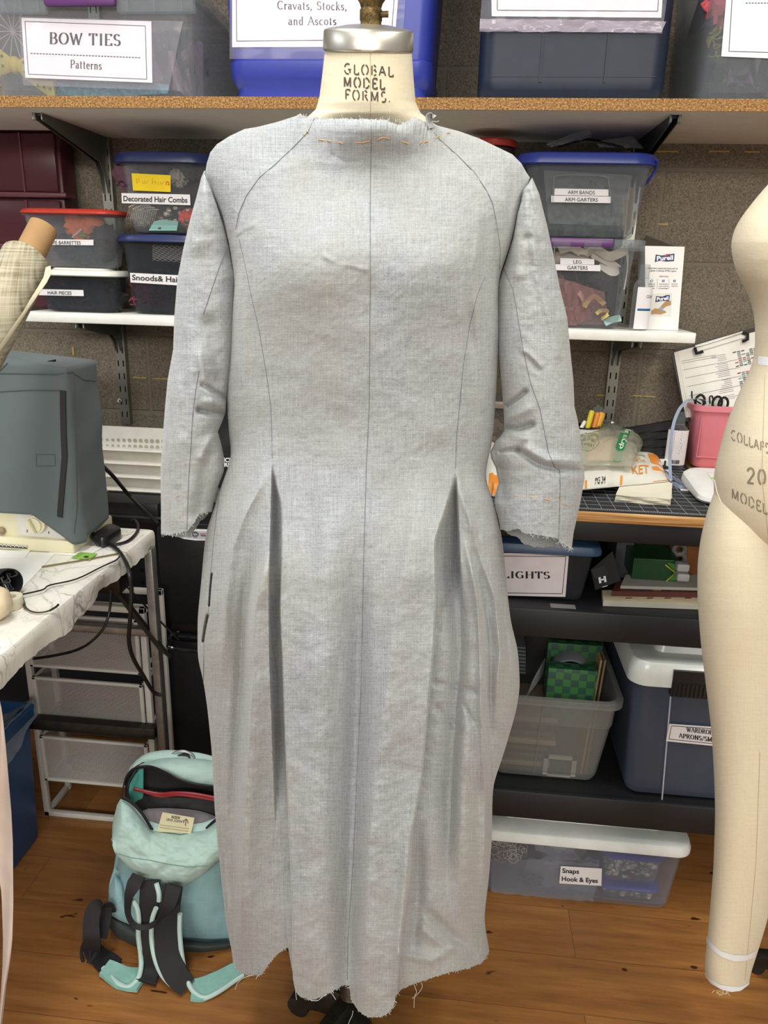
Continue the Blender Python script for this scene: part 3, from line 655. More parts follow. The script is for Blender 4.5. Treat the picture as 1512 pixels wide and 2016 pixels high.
# side pocket slit, dark opening on the left hip
# ---- sleeves
def sleeve(outer, inner, y0, y1, Dax, bprof, dsp, cuff, name, backcuff, nr=330, nc=170, left=True):
    ol = np.array(outer, float); il = np.array(inner, float)
    def prm(a):
        s = np.r_[0, np.cumsum(np.hypot(*np.diff(a, axis=0).T))]; return s/s[-1]
    so, si = prm(ol), prm(il)
    T = np.linspace(0, 1, nr)
    O = np.stack([np.interp(T, so, ol[:, 0]), np.interp(T, so, ol[:, 1])], 1); I = np.stack([np.interp(T, si, il[:, 0]), np.interp(T, si, il[:, 1])], 1)
    u = np.sin(np.linspace(-np.pi/2, np.pi/2, nc)); W = ((u*.6+np.linspace(-1, 1, nc)*.4)+1)/2
    A, B = (O, I) if left else (I, O)
    PXs = A[:, None, 0]*(1-W)+B[:, None, 0]*W; PYs = A[:, None, 1]*(1-W)+B[:, None, 1]*W
    # bend the last part down to the cuff line
    cf = interp(PXs[-1], cuff); rg = np.random.RandomState(7); cf = cf+rg.uniform(-1.5, 1.5, nc)
    e = sst(T, .72, 1.0)[:, None]; PYs = PYs+(cf-PYs[-1])[None, :]*e
    q = W*2-1; o = np.interp(T, [p[0] for p in bprof], [p[1] for p in bprof])[:, None]*np.sqrt(np.maximum(0, 1-q*q))[None, :]
    d = dsp(PXs, PYs)*np.minimum(1, np.sqrt(np.maximum(0, 1-q*q))*2.5)[None, :]
    ax = np.interp(T, [p[0] for p in Dax], [p[1] for p in Dax])[:, None]
    drop = sst(T, .7, 1)*backcuff
    return sheet_mesh(name, PXs, PYs, ax-o-d, ax+o*.9+.002, LINEN, dress, hemdrop=drop), (PXs, PYs, ax-o-d)
outL = [(402, 336), (396, 350), (388, 383), (373, 437), (361, 489), (349, 550), (343, 626), (341, 687), (330, 748), (325, 800), (319, 878), (316, 921), (317, 1004), (317, 1050)]
inL = [(404, 336), (412, 360), (424, 395), (438, 440), (450, 485), (463, 545), (464, 600), (462, 680), (455, 740), (446, 782), (444, 812), (437, 832), (429, 850), (435, 871), (441, 900), (441, 928), (430, 957), (422, 985), (418, 1007)]
def dL(px, py):
    n = fnoise(px/34, py/30, 13, 3)-.5; d = n*.0045+(fnoise(px/11, py/9, 2, 2)-.5)*.001
    d = d-crease(px, py, [(400, 758), (420, 770), (443, 782)], 5, .010)-crease(px, py, [(392, 808), (415, 812), (445, 815)], 6, .016)
    d = d+crease(px, py, [(405, 790), (440, 797)], 8, .006)+crease(px, py, [(392, 700), (405, 760), (418, 790)], 8, .006)
    d = d-crease(px, py, [(412, 640), (425, 700), (432, 745)], 16, .010)-crease(px, py, [(402, 470), (395, 560), (392, 660)], 26, .005)
    d = d+crease(px, py, [(425, 852), (410, 870), (398, 900)], 9, .007)-crease(px, py, [(412, 900), (400, 960), (388, 1010)], 15, .010)
    d = d+crease(px, py, [(352, 750), (350, 850), (350, 950)], 8, .003)-crease(px, py, [(365, 760), (362, 850)], 8, .002)
    d = d+crease(px, py, [(383, 480), (376, 560), (372, 680), (380, 730)], 12, .003)
    return d
slL, gL = sleeve(outL, inL, 0, 0, [(0, FD-.015), (.25, FD+.01), (1, FD-.01)], [(0, .004), (.06, .03), (.2, .055), (.6, .062), (1, .055)], dL,
                 [(317, 1051), (332, 1053), (352, 1049), (368, 1046), (382, 1030), (392, 1012), (418, 1007)], 'sleeve', .045)
outR = [(1048, 350), (1062, 383), (1077, 443), (1089, 498), (1102, 565), (1117, 626), (1124, 702), (1129, 748), (1131, 800), (1137, 825), (1143, 860), (1147, 900), (1151, 941), (1143, 988), (1129, 1051), (1126, 1078)]
inR = [(1046, 352), (1030, 374), (1026, 395), (1019, 419), (1010, 468), (994, 519), (980, 560), (979, 640), (982, 700), (988, 763), (992, 815), (993, 848), (985, 860), (976, 868), (965, 889), (967, 903), (976, 921), (982, 951), (975, 975), (973, 990), (980, 1015), (985, 1041)]
def dR(px, py):
    n = fnoise(px/34, py/30, 23, 3)-.5; d = n*.0045+(fnoise(px/11, py/9, 22, 2)-.5)*.001
    d = d-crease(px, py, [(998, 800), (1018, 786), (1034, 772)], 5, .012)-crease(px, py, [(995, 844), (1022, 845), (1046, 836)], 6, .015)
    d = d+crease(px, py, [(1000, 822), (1040, 806)], 10, .006)+crease(px, py, [(985, 862), (1000, 850), (1030, 862)], 12, .006)
    d = d-crease(px, py, [(985, 890), (1000, 886), (1020, 886)], 4, .010)-crease(px, py, [(1020, 887), (1045, 905), (1062, 915), (1100, 925), (1145, 928)], 6, .011)
    d = d+crease(px, py, [(1040, 885), (1075, 905), (1140, 908)], 9, .007)-crease(px, py, [(975, 890), (985, 930), (990, 980)], 12, .010)
    d = d+crease(px, py, [(1045, 480), (1055, 540), (1075, 600), (1100, 700)], 9, .005)-crease(px, py, [(1040, 470), (1046, 520)], 9, .006)
    d = d+crease(px, py, [(1012, 460), (1020, 540)], 12, .005)-crease(px, py, [(1040, 380), (1060, 460), (1075, 540)], 7, .005)
    d = d+crease(px, py, [(1030, 690), (1045, 700), (1065, 720)], 6, .003)-crease(px, py, [(1035, 702), (1060, 728)], 6, .003)
    return d
slR, gR = sleeve(outR, inR, 0, 0, [(0, FD-.015), (.25, FD+.01), (1, FD-.01)], [(0, .004), (.06, .03), (.2, .055), (.6, .065), (1, .06)], dR,
                 [(985, 1042), (1000, 1046), (1010, 1043), (1020, 1041), (1032, 1050), (1060, 1053), (1100, 1061), (1112, 1073), (1126, 1078)], 'sleeve', .058, left=False)
def on_grid(g):
    A, B, C_ = g
    def f(px, py, lift=.0004):
        k = np.argmin((A-px)**2+(B-py)**2); i, j = np.unravel_index(k, A.shape); return at(px, py, D=C_[i, j]-lift)
    return f
oL, oR = on_grid(gL), on_grid(gR)
seam([(448, 488), (432, 525), (415, 575), (400, 620)], .0004, oL); seam([(392, 730), (385, 770), (379, 820), (376, 880), (371, 950), (368, 1043)], .0004, oL)
seam([(990, 525), (1010, 570), (1022, 640), (1030, 690), (1045, 755), (1063, 805), (1072, 850), (1080, 890), (1092, 920), (1102, 926), (1103, 960), (1100, 1060)], .0004, oR)
for g, L_ in ((oL, [((318, 980), (328, 980)), ((346, 978), (353, 975))]), (oR, [((1013, 975), (1034, 978)), ((1046, 979), (1060, 979)), ((1072, 982), (1086, 985)), ((1094, 986), (1101, 984)), ((1106, 990), (1112, 994)), ((1114, 993), (1121, 997))])):
    for a, b in L_: obj('basting_stitch', tube([g(*a, .0004), g(*b, .0004)], .0005, 5), BASTE, dress)
# armhole seams, slightly sunk
seam([(403, 340), (411, 362), (424, 397), (438, 440), (449, 485), (456, 525)], .0006, oL); seam([(1044, 356), (1032, 373), (1027, 396), (1018, 424), (1009, 470), (995, 517)], .0006, oR)
# raw edges: loose threads as one frayed part
rg = random.Random(5); V = []
def fray(pts, n, ln, fn=None, D=None, up=-1):
    for _ in range(n):
        k = rg.randrange(len(pts)-1); t = rg.random(); x = pts[k][0]*(1-t)+pts[k+1][0]*t; y = pts[k][1]*(1-t)+pts[k+1][1]*t
        p = fn(x, y) if fn else at(x, y, D=D); L_ = ln*rg.uniform(.3, 1)
        q = p+RH*rg.uniform(-.6, .6)*L_+np.array((0, 0, up*L_*rg.uniform(.3, 1))); r_ = q+RH*rg.uniform(-.4, .4)*L_
        V.append(tube([p, (p+q)/2+RH*rg.uniform(-.2, .2)*L_, q, r_*.5+q*.5], .00022, 4))
fray(HEMC, 210, .006, lambda x, y: on_dress(x, y-1)); fray([(590, 229), (640, 234), (760, 237), (800, 243), (850, 245)], 90, .006, lambda x, y: on_dress(x, y+1), up=1)
fray([(317, 1050), (340, 1052), (368, 1046), (390, 1012), (418, 1007)], 50, .006, lambda x, y: oL(x, y)); fray([(1100, 1062), (1126, 1078)], 40, .011, lambda x, y: oR(x, y)); fray([(1040, 1052), (1100, 1062)], 16, .004, lambda x, y: oR(x, y))
for pts in ([(497, 1920), (480, 1925), (468, 1935), (463, 1948)], [(512, 1918), (506, 1923), (504, 1928)], [(582, 1950), (583, 1962), (584, 1968)], [(612, 1969), (625, 1970), (638, 1960), (644, 1958)], [(650, 1952), (656, 1960), (661, 1968)], [(657, 1955), (652, 1948), (655, 1940)], [(690, 1944), (683, 1945)],
            [(695, 1990), (693, 2000), (688, 2010), (686, 2016)], [(815, 1938), (820, 1953), (816, 1962), (815, 1984)], [(830, 1935), (831, 1944), (824, 1955), (812, 1966)], [(459, 1880), (465, 1890), (462, 1900)], [(586, 232), (588, 226), (600, 230)], [(818, 232), (822, 223), (826, 218)], [(846, 236), (858, 240), (864, 238)]):
    p0 = on_dress(*pts[0]); D0 = float((p0-CAM) @ FH)-.002; V.append(tube([at(x, y, D=D0) for x, y in pts], .00042, 5, 4))
obj('frayed_edge', join(*V), RAG, dress)['kind'] = 'stuff'
# curled flap at the right neck
p = [at(x, y, D=float((on_dress(845, 246)-CAM) @ FH)-.004) for x, y in ((850, 252), (846, 240), (845, 231), (851, 227), (856, 231))]
obj('neck_flap', strap(p, RH*.6+FH*.8, .007, .0004, 6), LINEN, dress)
# ---------------------------------------------------------------- the dress form
MUSLIN = m_cloth('muslin', 'd3c9b1', 'cdbfa2', .05, .25, .8, .1)
form = thing('dress_form', 'beige dress form with metal neck cap and stencilled neck under the linen dress', 'dress form', at(725, 2035, Z=0))
NXL = [(66, 641), (96, 640), (150, 634), (190, 629), (215, 622), (235, 600), (262, 560), (280, 545)]; NXR = [(66, 809), (96, 810), (150, 814), (200, 818), (222, 828), (240, 850), (262, 880), (280, 900)]
NB = [(66, .050), (98, .0515), (200, .055), (222, .052), (240, .042), (280, .02)]
def dneck(px, py): return 0*px
NECK = Sheet(NXL, NXR, 66, 280, FD, NB, None, 1.0)
nr, nc = 60, 80; u = np.sin(np.linspace(-np.pi/2, np.pi/2, nc)); W = (u+1)/2; PYn = np.linspace(66, 250, nr)[:, None]*np.ones((1, nc)); PXn = interp(PYn, NXL)*(1-W)+interp(PYn, NXR)*W
sag = 14*np.sqrt(1-u*u*.999)*np.linspace(0, 0, nr)[:, None]
on = NECK.off(PXn, PYn)
sheet_mesh('neck', PXn, PYn, FD-on, FD+on, MUSLIN, form)
# torso inside the dress
zs = [(.20+1.28, .05, .05), (1.46, .10, .06), (1.43, .16, .07), (1.36, .19, .085), (1.25, .175, .09), (1.1, .145, .075), (.98, .16, .09), (.85, .165, .1), (.78, .16, .095), (.76, .1, .06)]
cxy = at(728, 1008, D=FD+.005)
obj('torso', loft([ring((cxy[0], cxy[1]+.015, z), rx_*.86, ry_*.72, 48, RH, FH) for z, rx_, ry_ in zs][::-1]), MUSLIN, form)
# neck cap
zc0 = at(637, 98, D=FD)[2]; ctr = at(725, 97, D=FD); zc1 = at(725, 62, D=FD)[2]+.002; rC = float((at(813.5, 97, D=FD)-at(637.5, 97, D=FD)) @ RH)/2
cc = (ctr[0], ctr[1])
CHROME = M('brushed_aluminium', 'c4c0b6', .36, .95, var=.05)
capR = [ring((cc[0], cc[1], z), r, n=64) for z, r in ((zc0-.001, rC-.001), (zc0, rC), (zc0+.002, rC+.0006), (zc1-.003, rC), (zc1-.0008, rC-.0012), (zc1+.001, rC-.006), (zc1+.005, rC-.03), (zc1+.006, rC-.045))]
capR = [[p-np.array((0, 0, .25*float((np.array((cc[0], cc[1], 0))-p*np.array((1, 1, 0))) @ FH))) for p in r_] for r_ in capR]     # the neck plate tips forward
obj('neck_cap', loft(capR), CHROME, form)
def m_brass():
    m, nt, b, out = newmat('aged_brass'); v = coords(nt)
    c = ramp(nt, noise(nt, v, 90, 5, .7), [(.35, '3a2f20'), (.52, '6f5a35'), (.7, 'a08a58')]); lk(nt, c, b.inputs['Base Color']); b.inputs['Metallic'].default_value = .75; b.inputs['Roughness'].default_value = .45
    bump(nt, b, noise(nt, v, 160, 4), .5, .002); return m
BR = m_brass()
fz = zc1-.002; fx, fy = at(730, 55, D=FD)[:2]
fin = obj('neck_finial', lathe((fx, fy, fz), [(.013, 0), (.013, .004), (.0125, .010), (.0135, .012), (.0135, .022), (.012, .024), (.014, .03), (.020, .038), (.023, .046), (.0235, .052), (.017, .055), (.013, .06), (.016, .07), (.021, .078), (.018, .09), (.01, .098), (.001, .1)], 32), BR, form)
obj('set_screw', loft([ring((fx+.012, fy-.004, fz+.017), .0035, n=12, u=FH, v=(0, 0, 1)), ring((fx+.0215, fy-.004, fz+.017), .0035, n=12, u=FH, v=(0, 0, 1))]), BR, form)
STEN = M('stencil_ink', '4a4138', .85)
def sheet_text(txt, x0, y0, x1, y1, hpx, sh, parent, thick=.17, mode='stencil', lift=.0002):
    def mp(u, v):
        x = x0+(x1-x0)*u; y = y0+(y1-y0)*u-hpx*v; return sh.pt(x, y, lift)
    return text_on('lettering', txt, mp, STEN if parent is form else M('worn_stencil_ink', '857b69', .9), parent, mode, thick, sp=.26 if parent is form else .2)
sheet_text('GLOBAL', 677, 145, 775, 151, 20, NECK, form, .15); sheet_text('MODEL', 676, 171, 758, 176, 20, NECK, form, .18); sheet_text('FORMS.', 679, 196, 769, 202, 20, NECK, form, .15)
obj('seam', tube([NECK.pt(729+.2*(y-95)*.02, y, .0001) for y in range(98, 235, 6)], .00035, 5), M('muslin_seam', 'a8977c', .9), form)
# stand
px_, py_ = at(690, 1965, D=FD)[:2]
IRON = M('cast_iron', '2c2722', .5, .5, var=.3, vs=60, bs=120)
prof = [(.019, .0)]
z = .05; V = [lathe((px_, py_, 0), [(.034, .02), (.036, .05), (.030, .075), (.021, .095)], 24)]
pp = []; k = 0; z = .095
while z < .215:
    pp += [(.0205, z), (.0175, z+.004)]; z += .008
V.append(lathe((px_, py_, 0), pp, 24)); obj('pole_spring', join(*V), M('rusty_spring', '3d3026', .5, .7, var=.35, vs=80), form)
obj('pole', lathe((px_, py_, 0), [(.014, .03), (.014, .8)], 20), IRON, form)
def floorleg(pA, pB, par, lab=None):
    pA, pB = np.array(pA), np.array(pB); d = (pB-pA); L_ = np.linalg.norm(d); d /= L_; s = np.cross(d, (0, 0, 1)); s /= np.linalg.norm(s)
    R = []
    for t, hw, hz, z in ((0, .019, .030, .065), (.25, .017, .026, .072), (.6, .015, .020, .060), (.9, .016, .013, .045), (1, .014, .010, .040)):
        c = pA+d*L_*t; c = np.array((c[0], c[1], z)); R.append([c+s*hw-np.array((0, 0, hz)), c+s*hw+np.array((0, 0, hz*.6)), c+s*hw*.6+np.array((0, 0, hz)), c-s*hw*.6+np.array((0, 0, hz)), c-s*hw+np.array((0, 0, hz*.6)), c-s*hw-np.array((0, 0, hz))])
    o = obj('base_leg', loft(R), IRON, par)
    c = pB; obj('caster', loft([ring((c[0]+s[0]*q, c[1]+s[1]*q, .022), r, n=24, u=d, v=(0, 0, 1)) for q, r in ((-.011, .012), (-.010, .021), (.010, .021), (.011, .012))]), M('black_rubber', '1a1a1a', .6), o)
    return o
c0 = (px_, py_, .06)
e = at(590, 1945, Z=.06); floorleg(c0, (e[0], e[1]+.0, .06), form)
e = at(566, 1868, Z=.03); floorleg(c0, (e[0], e[1]+.03, .06), form); floorleg(c0, (px_+.13, py_-.24, .06), form); floorleg(c0, (px_-.12, py_-.25, .06), form)
# ---------------------------------------------------------------- second form, right edge
D2 = 1.02
TXL = [(330, 1545), (362, 1512), (400, 1480), (440, 1450), (475, 1438), (500, 1440), (545, 1452), (575, 1472), (620, 1485), (660, 1487), (698, 1485), (722, 1480), (770, 1456), (830, 1431), (900, 1412), (940, 1404), (1010, 1408), (1060, 1440), (1090, 1500)]
TXR = [(y, 2*1632-x) for y, x in TXL]
T2B = [(330, .06), (475, .12), (560, .10), (680, .085), (900, .125), (1090, .12)]
form2 = thing('dress_form', 'beige half body form with stencilled hip and one long leg at the right edge', 'dress form', at(1640, 1960, Z=0))
SH2 = Sheet(TXL, TXR, 330, 1090, D2, T2B, None, 1.0)
def loftsheet(name, xl, xr, bt, y0, y1, D, nr, nc, hemc=None, mat=MUSLIN, par=None, dz=None):
    u = np.sin(np.linspace(-np.pi/2, np.pi/2, nc)); W = (u+1)/2; T = np.linspace(0, 1, nr)[:, None]
    PY0 = y0+(y1-y0)*T*np.ones((1, nc)); PXa = interp(PY0, xl)*(1-W)+interp(PY0, xr)*W
    PYa = PY0 if hemc is None else y0+(interp(PXa[-1], hemc)-y0)[None, :]*T
    if hemc is not None: PXa = interp(PYa, xl)*(1-W)+interp(PYa, xr)*W
    o = interp(PYa, bt, 45)*np.sqrt(np.maximum(0, 1-u*u)); D = D if not callable(D) else D(PYa)
    return sheet_mesh(name, PXa, PYa, D-o, D+o*.9+.001, mat, par)
loftsheet('torso', TXL, TXR, T2B, 330, 1040, D2, 160, 120, [(1400, 985), (1406, 975), (1420, 1010), (1445, 1045), (1480, 1072), (1520, 1088), (1632, 1095), (1900, 990)], par=form2)
obj('seam', tube([SH2.pt(x, y, .0004) for x, y in densify([(1407, 945), (1412, 970), (1425, 1003), (1447, 1036), (1476, 1062), (1520, 1083), (1590, 1092)], 8)], .0009, 6), M('pale_piping', 'e3d8bd', .8), form2)
obj('waist_tape', loft([[SH2.pt(x, y+dy-(x-1485)*-.12, .0006) for x in range(1486, 1640, 8)] for y, dy in ((700, 0), (717, 0))], False, False, False), M('white_twill', 'dcdfe2', .8), form2)
def hip_text(txt, x0, y0, x1, y1, h, th=.17): sheet_text(txt, x0, y0, x1, y1, h, SH2, form2, th*.85)
for tx, a in (('COLLAPS', (1439, 865, 1514, 893, 19, .18)), ('20', (1470, 951, 1508, 955, 30, .17)), ('MODEL 3', (1440, 981, 1530, 1022, 20, .18))): hip_text(tx, *a)
obj('centre_seam', tube([SH2.pt(1506-(y-740)*.03+(0 if y < 940 else (y-940)*.14), y, .0001) for y in range(735, 1075, 8)], .00035, 5), MATS['muslin_seam'], form2)
LXL = [(930, 1420), (960, 1409), (1010, 1391), (1060, 1379), (1110, 1373), (1180, 1373), (1260, 1379), (1360, 1391), (1440, 1401), (1530, 1406), (1600, 1408), (1700, 1405), (1800, 1397), (1870, 1390), (1895, 1387), (1910, 1387), (1925, 1391)]
LXR = [(930, 1590), (1010, 1600), (1110, 1602), (1260, 1590), (1440, 1566), (1600, 1548), (1700, 1534), (1812, 1511), (1874, 1492), (1910, 1480), (1930, 1474)]
LB = [(930, .05), (1040, .085), (1200, .09), (1500, .062), (1800, .046), (1930, .040)]
HL = [(1391, 1925), (1400, 1937), (1420, 1948), (1440, 1952), (1458, 1951), (1474, 1938)]
SH3 = Sheet(LXL, LXR, 930, 1930, D2, LB, None, 1.0)
loftsheet('leg', LXL, LXR, LB, 930, 1930, D2, 200, 80, HL, par=form2)
TW = M('white_twill', 'dcdfe2', .8)
def band(l0, l1, nm='leg_tape'):
    xs = np.linspace(0, 1, 24); f = lambda l: [np.interp(xs, np.linspace(0, 1, len(l)), [p[k] for p in l]) for k in (0, 1)]
    a, b = f(l0), f(l1); obj(nm, loft([[SH3.pt(x, y, .0012) for x, y in zip(*a)], [SH3.pt(x, y, .0012) for x, y in zip(*b)]], False, False, False), TW, form2)
band([(1391.5, 1842), (1402, 1858), (1420, 1873), (1445, 1880), (1470, 1881), (1490, 1871)], [(1390, 1855), (1400, 1868), (1420, 1884), (1445, 1893), (1468, 1892), (1488, 1884)])
band([(1385.5, 1912), (1395, 1925), (1415, 1938), (1440, 1942), (1458, 1943), (1476, 1934)], [(1390, 1925), (1400, 1937), (1420, 1948), (1440, 1953), (1458, 1951), (1474, 1939)])
obj('leg_seam', tube([SH3.pt(1496-(y-1480)*.035-(0 if y < 1700 else (y-1700)*.06), y, .0001) for y in range(1480, 1940, 10)], .0004, 5), MATS['muslin_seam'], form2)
V = []
for k in range(14):
    p = SH3.pt(1408+k*2.2, 1949, -.01); V.append(tube([p, p+np.array((rg.uniform(-.004, .004), 0, -.006)), p+np.array((rg.uniform(-.006, .006), 0, -rg.uniform(.006, .014)))], .0005, 4))
obj('frayed_edge', join(*V), M('straw', 'd9c8a4', .9), form2)['kind'] = 'stuff'
# its cast stand foot just inside the frame
a = at(1490, 1895, Z=.05); b = at(1640, 1960, Z=.05)
fo = floorleg((b[0], b[1], .06), (a[0]+.012, a[1]+.03, .06), form2)
obj('pole', lathe((b[0], b[1], 0), [(.02, .0), (.02, .9)], 20), IRON, form2)
# ================================================================ STORAGE BINS
def tub(x0, x1, yf, yb, z0, z1, tp=.015, r=.025, th=.0022, rim=.006, rimh=.008, rb=.012, n=6):
    """open plastic bin: rounded, tapered, with a turned-out rim and a real inner wall"""
    cx, cy, hx, hy = (x0+x1)/2, (yf+yb)/2, (x1-x0)/2, (yb-yf)/2
    S_ = [(tp+rb, 0), (tp+rb*.3, rb*.3), (tp, rb), (0, z1-z0-rimh), (-rim, z1-z0-rimh), (-rim, z1-z0-.001), (-rim+.001, z1-z0), (th, z1-z0), (th*1.2+.0005, z1-z0-rimh), (tp+th, rb+th), (tp+rb+th, th)]
    return loft([[(x, y, z0+dz) for x, y in rrect(cx, cy, hx-i, hy-i, max(r-i*.4, .004), n)] for i, dz in S_])
def lid(x0, x1, yf, yb, z, h=.014, r=.03, rise=.006, inset=.03, lip=.004, n=6):
    cx, cy, hx, hy = (x0+x1)/2, (yf+yb)/2, (x1-x0)/2, (yb-yf)/2
    S_ = [(lip+.003, 0), (lip, 0), (0, .002), (0, h*.45), (.004, h*.9), (.008, h), (inset, h), (inset+.004, h+rise), (inset+.012, h+rise)]
    return loft([[(x, y, z+dz) for x, y in rrect(cx, cy, hx-i, hy-i, max(r-i*.3, .004), n)] for i, dz in S_])
PAPER = M('label_paper', 'dddadc', .75, var=.02)
INKM = M('label_ink', '26242a', .8)
def plane_front(yf, tp, z0, z1):
    P = np.array((0, yf, z1)); N = np.array((0, -1.0, -tp/(z1-z0))); return P, N/np.linalg.norm(N)
def paper(par, pl, corners, mat=None, name='label', lift=.0012):
    P, N = pl; pts = [at(x, y, P=P+N*lift, N=N) for x, y in corners]
    return obj(name, solid_quad(pts, N, .0004), mat or PAPER, par, False)
def pline(par, pl, segs, wpx=1.4, mat=None, name='printed_frame', lift=.0016):
    P, N = pl; V = []
    for (xa, ya, xb, yb) in segs:
        d = math.hypot(xb-xa, yb-ya) or 1; nx, ny = -(yb-ya)/d*wpx/2, (xb-xa)/d*wpx/2
        V.append(solid_quad([at(a, b, P=P+N*lift, N=N) for a, b in ((xa+nx, ya+ny), (xb+nx, yb+ny), (xb-nx, yb-ny), (xa-nx, ya-ny))], N, .0002))
    return obj(name, join(*V), mat or INKM, par, False)
def ptext(par, pl, txt, x0, y0, x1, y1, h, mode='serif', thick=.15, lift=.0015, mat=None, bold=.01, name='lettering', sp=.15):
    P, N = pl
    def mp(u, v):
        return at(x0+(x1-x0)*u, y0+(y1-y0)*u-h*v, P=P+N*lift, N=N)
    if mode == 'sans': return sans(name, txt, mp, mat or INKM, par, N, bold)
    return text_on(name, txt, mp, mat or INKM, par, mode, thick, sp=sp, nrm=N, th=.0002)
def film(name, par, pl, corners, mat, amp=.003, seed=1, nx=18, ny=12, lift=.003):
    """crumpled clear film over a quad of the plane"""
    P, N = pl; A, B, C_, D_ = [at(x, y, P=P+N*lift, N=N) for x, y in corners]; m = quadmap(D_, C_, B, A); V = []
    for j in range(ny+1):
        for i in range(nx+1):
            u, v = i/nx, j/ny; n = mnoise.noise(Vector((u*nx*.33, v*ny*.33, seed)))+.5*mnoise.noise(Vector((u*nx*.8, v*ny*.8, seed+9)))
            V.append(m(u, v)+N*n*amp)
    F = [(j*(nx+1)+i, j*(nx+1)+i+1, (j+1)*(nx+1)+i+1, (j+1)*(nx+1)+i) for j in range(ny) for i in range(nx)]
    return obj(name, (V, F), mat, par, True)
def blob(c, rx_, ry_, rz_, amp=.2, fr=3, seed=0, nu=22, nv=14):
    V, F = [], []
    for j in range(nv+1):
        a = math.pi*j/nv
        for i in range(nu):
            b = 2*math.pi*i/nu; p = Vector((math.sin(a)*math.cos(b), math.sin(a)*math.sin(b), math.cos(a)))
            s = 1+amp*(mnoise.noise(p*fr+Vector((seed*3.1, seed, 0)))+.5*mnoise.noise(p*fr*2.3+Vector((seed, 0, seed))))
            V.append((c[0]+p.x*s*rx_, c[1]+p.y*s*ry_, c[2]+p.z*s*rz_))
    for j in range(nv):
        for i in range(nu): F.append((j*nu+i, j*nu+(i+1) % nu, (j+1)*nu+(i+1) % nu, (j+1)*nu+i))
    return V, F
def ruffle(c, w_, h, d, waves=7, amp=.3, seed=0, nu=60, nv=8, th=.002):
    """gathered cloth: a wavy thick sheet"""
    R = random.Random(seed); ph = R.random()*6; G = []
    for s in (0, 1):
        for j in range(nv+1):
            for i in range(nu+1):
                u, v = i/nu, j/nv; k = math.sin(u*waves*6.28+ph+v*2)*amp*d+math.sin(u*waves*2.1+v*3+ph)*amp*d*.6
                G.append((c[0]+(u-.5)*w_, c[1]+k+s*th, c[2]+(v-.5)*h*(1+.25*math.sin(u*5+ph))))
    m = (nu+1)*(nv+1); F = []
    for j in range(nv):
        for i in range(nu):
            a = j*(nu+1)+i; F += [(a, a+1, a+nu+2, a+nu+1), (m+a, m+a+nu+1, m+a+nu+2, m+a+1)]
    return G, F
def clutter(name, label, cat, x0, x1, y0, y1, z0, z1, n, size, mats, seed=0, kind='ruffle', par=None):
    """uncountable jumble, one object per colour is avoided: colours vary by material slots"""
    R = random.Random(seed); V = []; mi = []
    for k in range(n):
        s = size*R.uniform(.6, 1.2); c = (R.uniform(x0+s*.6, x1-s*.6), R.uniform(y0+s*.5, y1-s*.5), R.uniform(z0+s*.4, z1-s*.4))
        if kind == 'ruffle': q = rotz(ruffle(c, s*1.5, s, s, R.randint(2, 5), .35, R.random()*99, 20, 5), c, R.uniform(-1, 1))
        elif kind == 'blob': q = blob(c, s, s*.6, s*.7, .5, 2.5, R.random()*99, 14, 9)
        elif kind == 'ring': q = tube([c+np.array((math.cos(a)*s, math.sin(a)*s*.5, math.sin(a+R.random()*.1)*s*.8)) for a in np.linspace(0, 6.28, 13)], s*.09, 5)
        else:
            p = [np.array(c)]
            for _ in range(5): p.append(p[-1]+np.array([R.uniform(-1, 1)*s, R.uniform(-.5, .5)*s, R.uniform(-.8, .8)*s]))
            p = [np.array((min(max(a[0], x0), x1), min(max(a[1], y0), y1), min(max(a[2], z0), z1))) for a in p]
            q = tube(p, s*.07 if kind == 'yarn' else s*.04, 5, 4)
        mi += [R.randrange(len(mats))]*len(q[1]); V.append(q)
    o = obj(name, join(*V), mats[0], par, 50)
    for m in mats[1:]: o.data.materials.append(m)
    if len(o.data.polygons) == len(mi): o.data.polygons.foreach_set('material_index', mi)
    tag(o, label, cat, kind='stuff') if label else tag(o, kind='stuff'); return o
CLEAR = M('clear_plastic', 'c9cdd2', .18, alpha=.055, var=.02)
CLEARD = M('clear_plastic_dull', 'b4b9c0', .3, alpha=.10, var=.05)
SMOKE = M('smoky_plastic', '5c6068', .25, alpha=.13, var=.05)
FILM = M('clear_film', 'd8dade', .12, alpha=.06, var=.02)
FILM2 = M('clear_tape', 'dcd6e2', .1, alpha=.11, var=.02)
def PX_(px, py, Y): return at(px, py, Y=Y)
# ---- BOW TIES bin
yf = 1.556; x0 = PX_(-6, 180, yf)[0]; x1 = PX_(385, 180, yf)[0]; zt = PX_(200, 30, yf)[2]
t = thing('storage_bin', 'clear bin of bow ties with a BOW TIES label on the upper shelf', 'storage bin', ((x0+x1)/2, 1.7, TS))
obj('tub', tub(x0, x1, yf-.004, 1.86, TS+.0005, zt+.03, .004, .015, .002, .004, .006, .012), CLEARD, t)
pl = plane_front(yf-.004, .004, TS, zt)
ll = obj('lid', lid(x0-.01, x1+.01, yf-.016, 1.87, zt+.03, .02, .02), CLEARD, t)
for pa, pb in ((-4, 92), (230, 382)):
    a, b = PX_(pa, 20, yf-.016), PX_(pb, 20, yf-.016); obj('lid_flange', join(box(a[0], b[0], yf-.018, yf-.004, zt, zt+.032, .002), *[box(a[0]+f*(b[0]-a[0])-.002, a[0]+f*(b[0]-a[0])+.002, yf-.0205, yf-.018, zt+.001, zt+.03) for f in (.15, .5, .85)]), CLEARD, t)
a, b = PX_(88, 10, yf-.02), PX_(229, 10, yf-.02); PURPLE = M('purple_plastic', '552c62', .35)
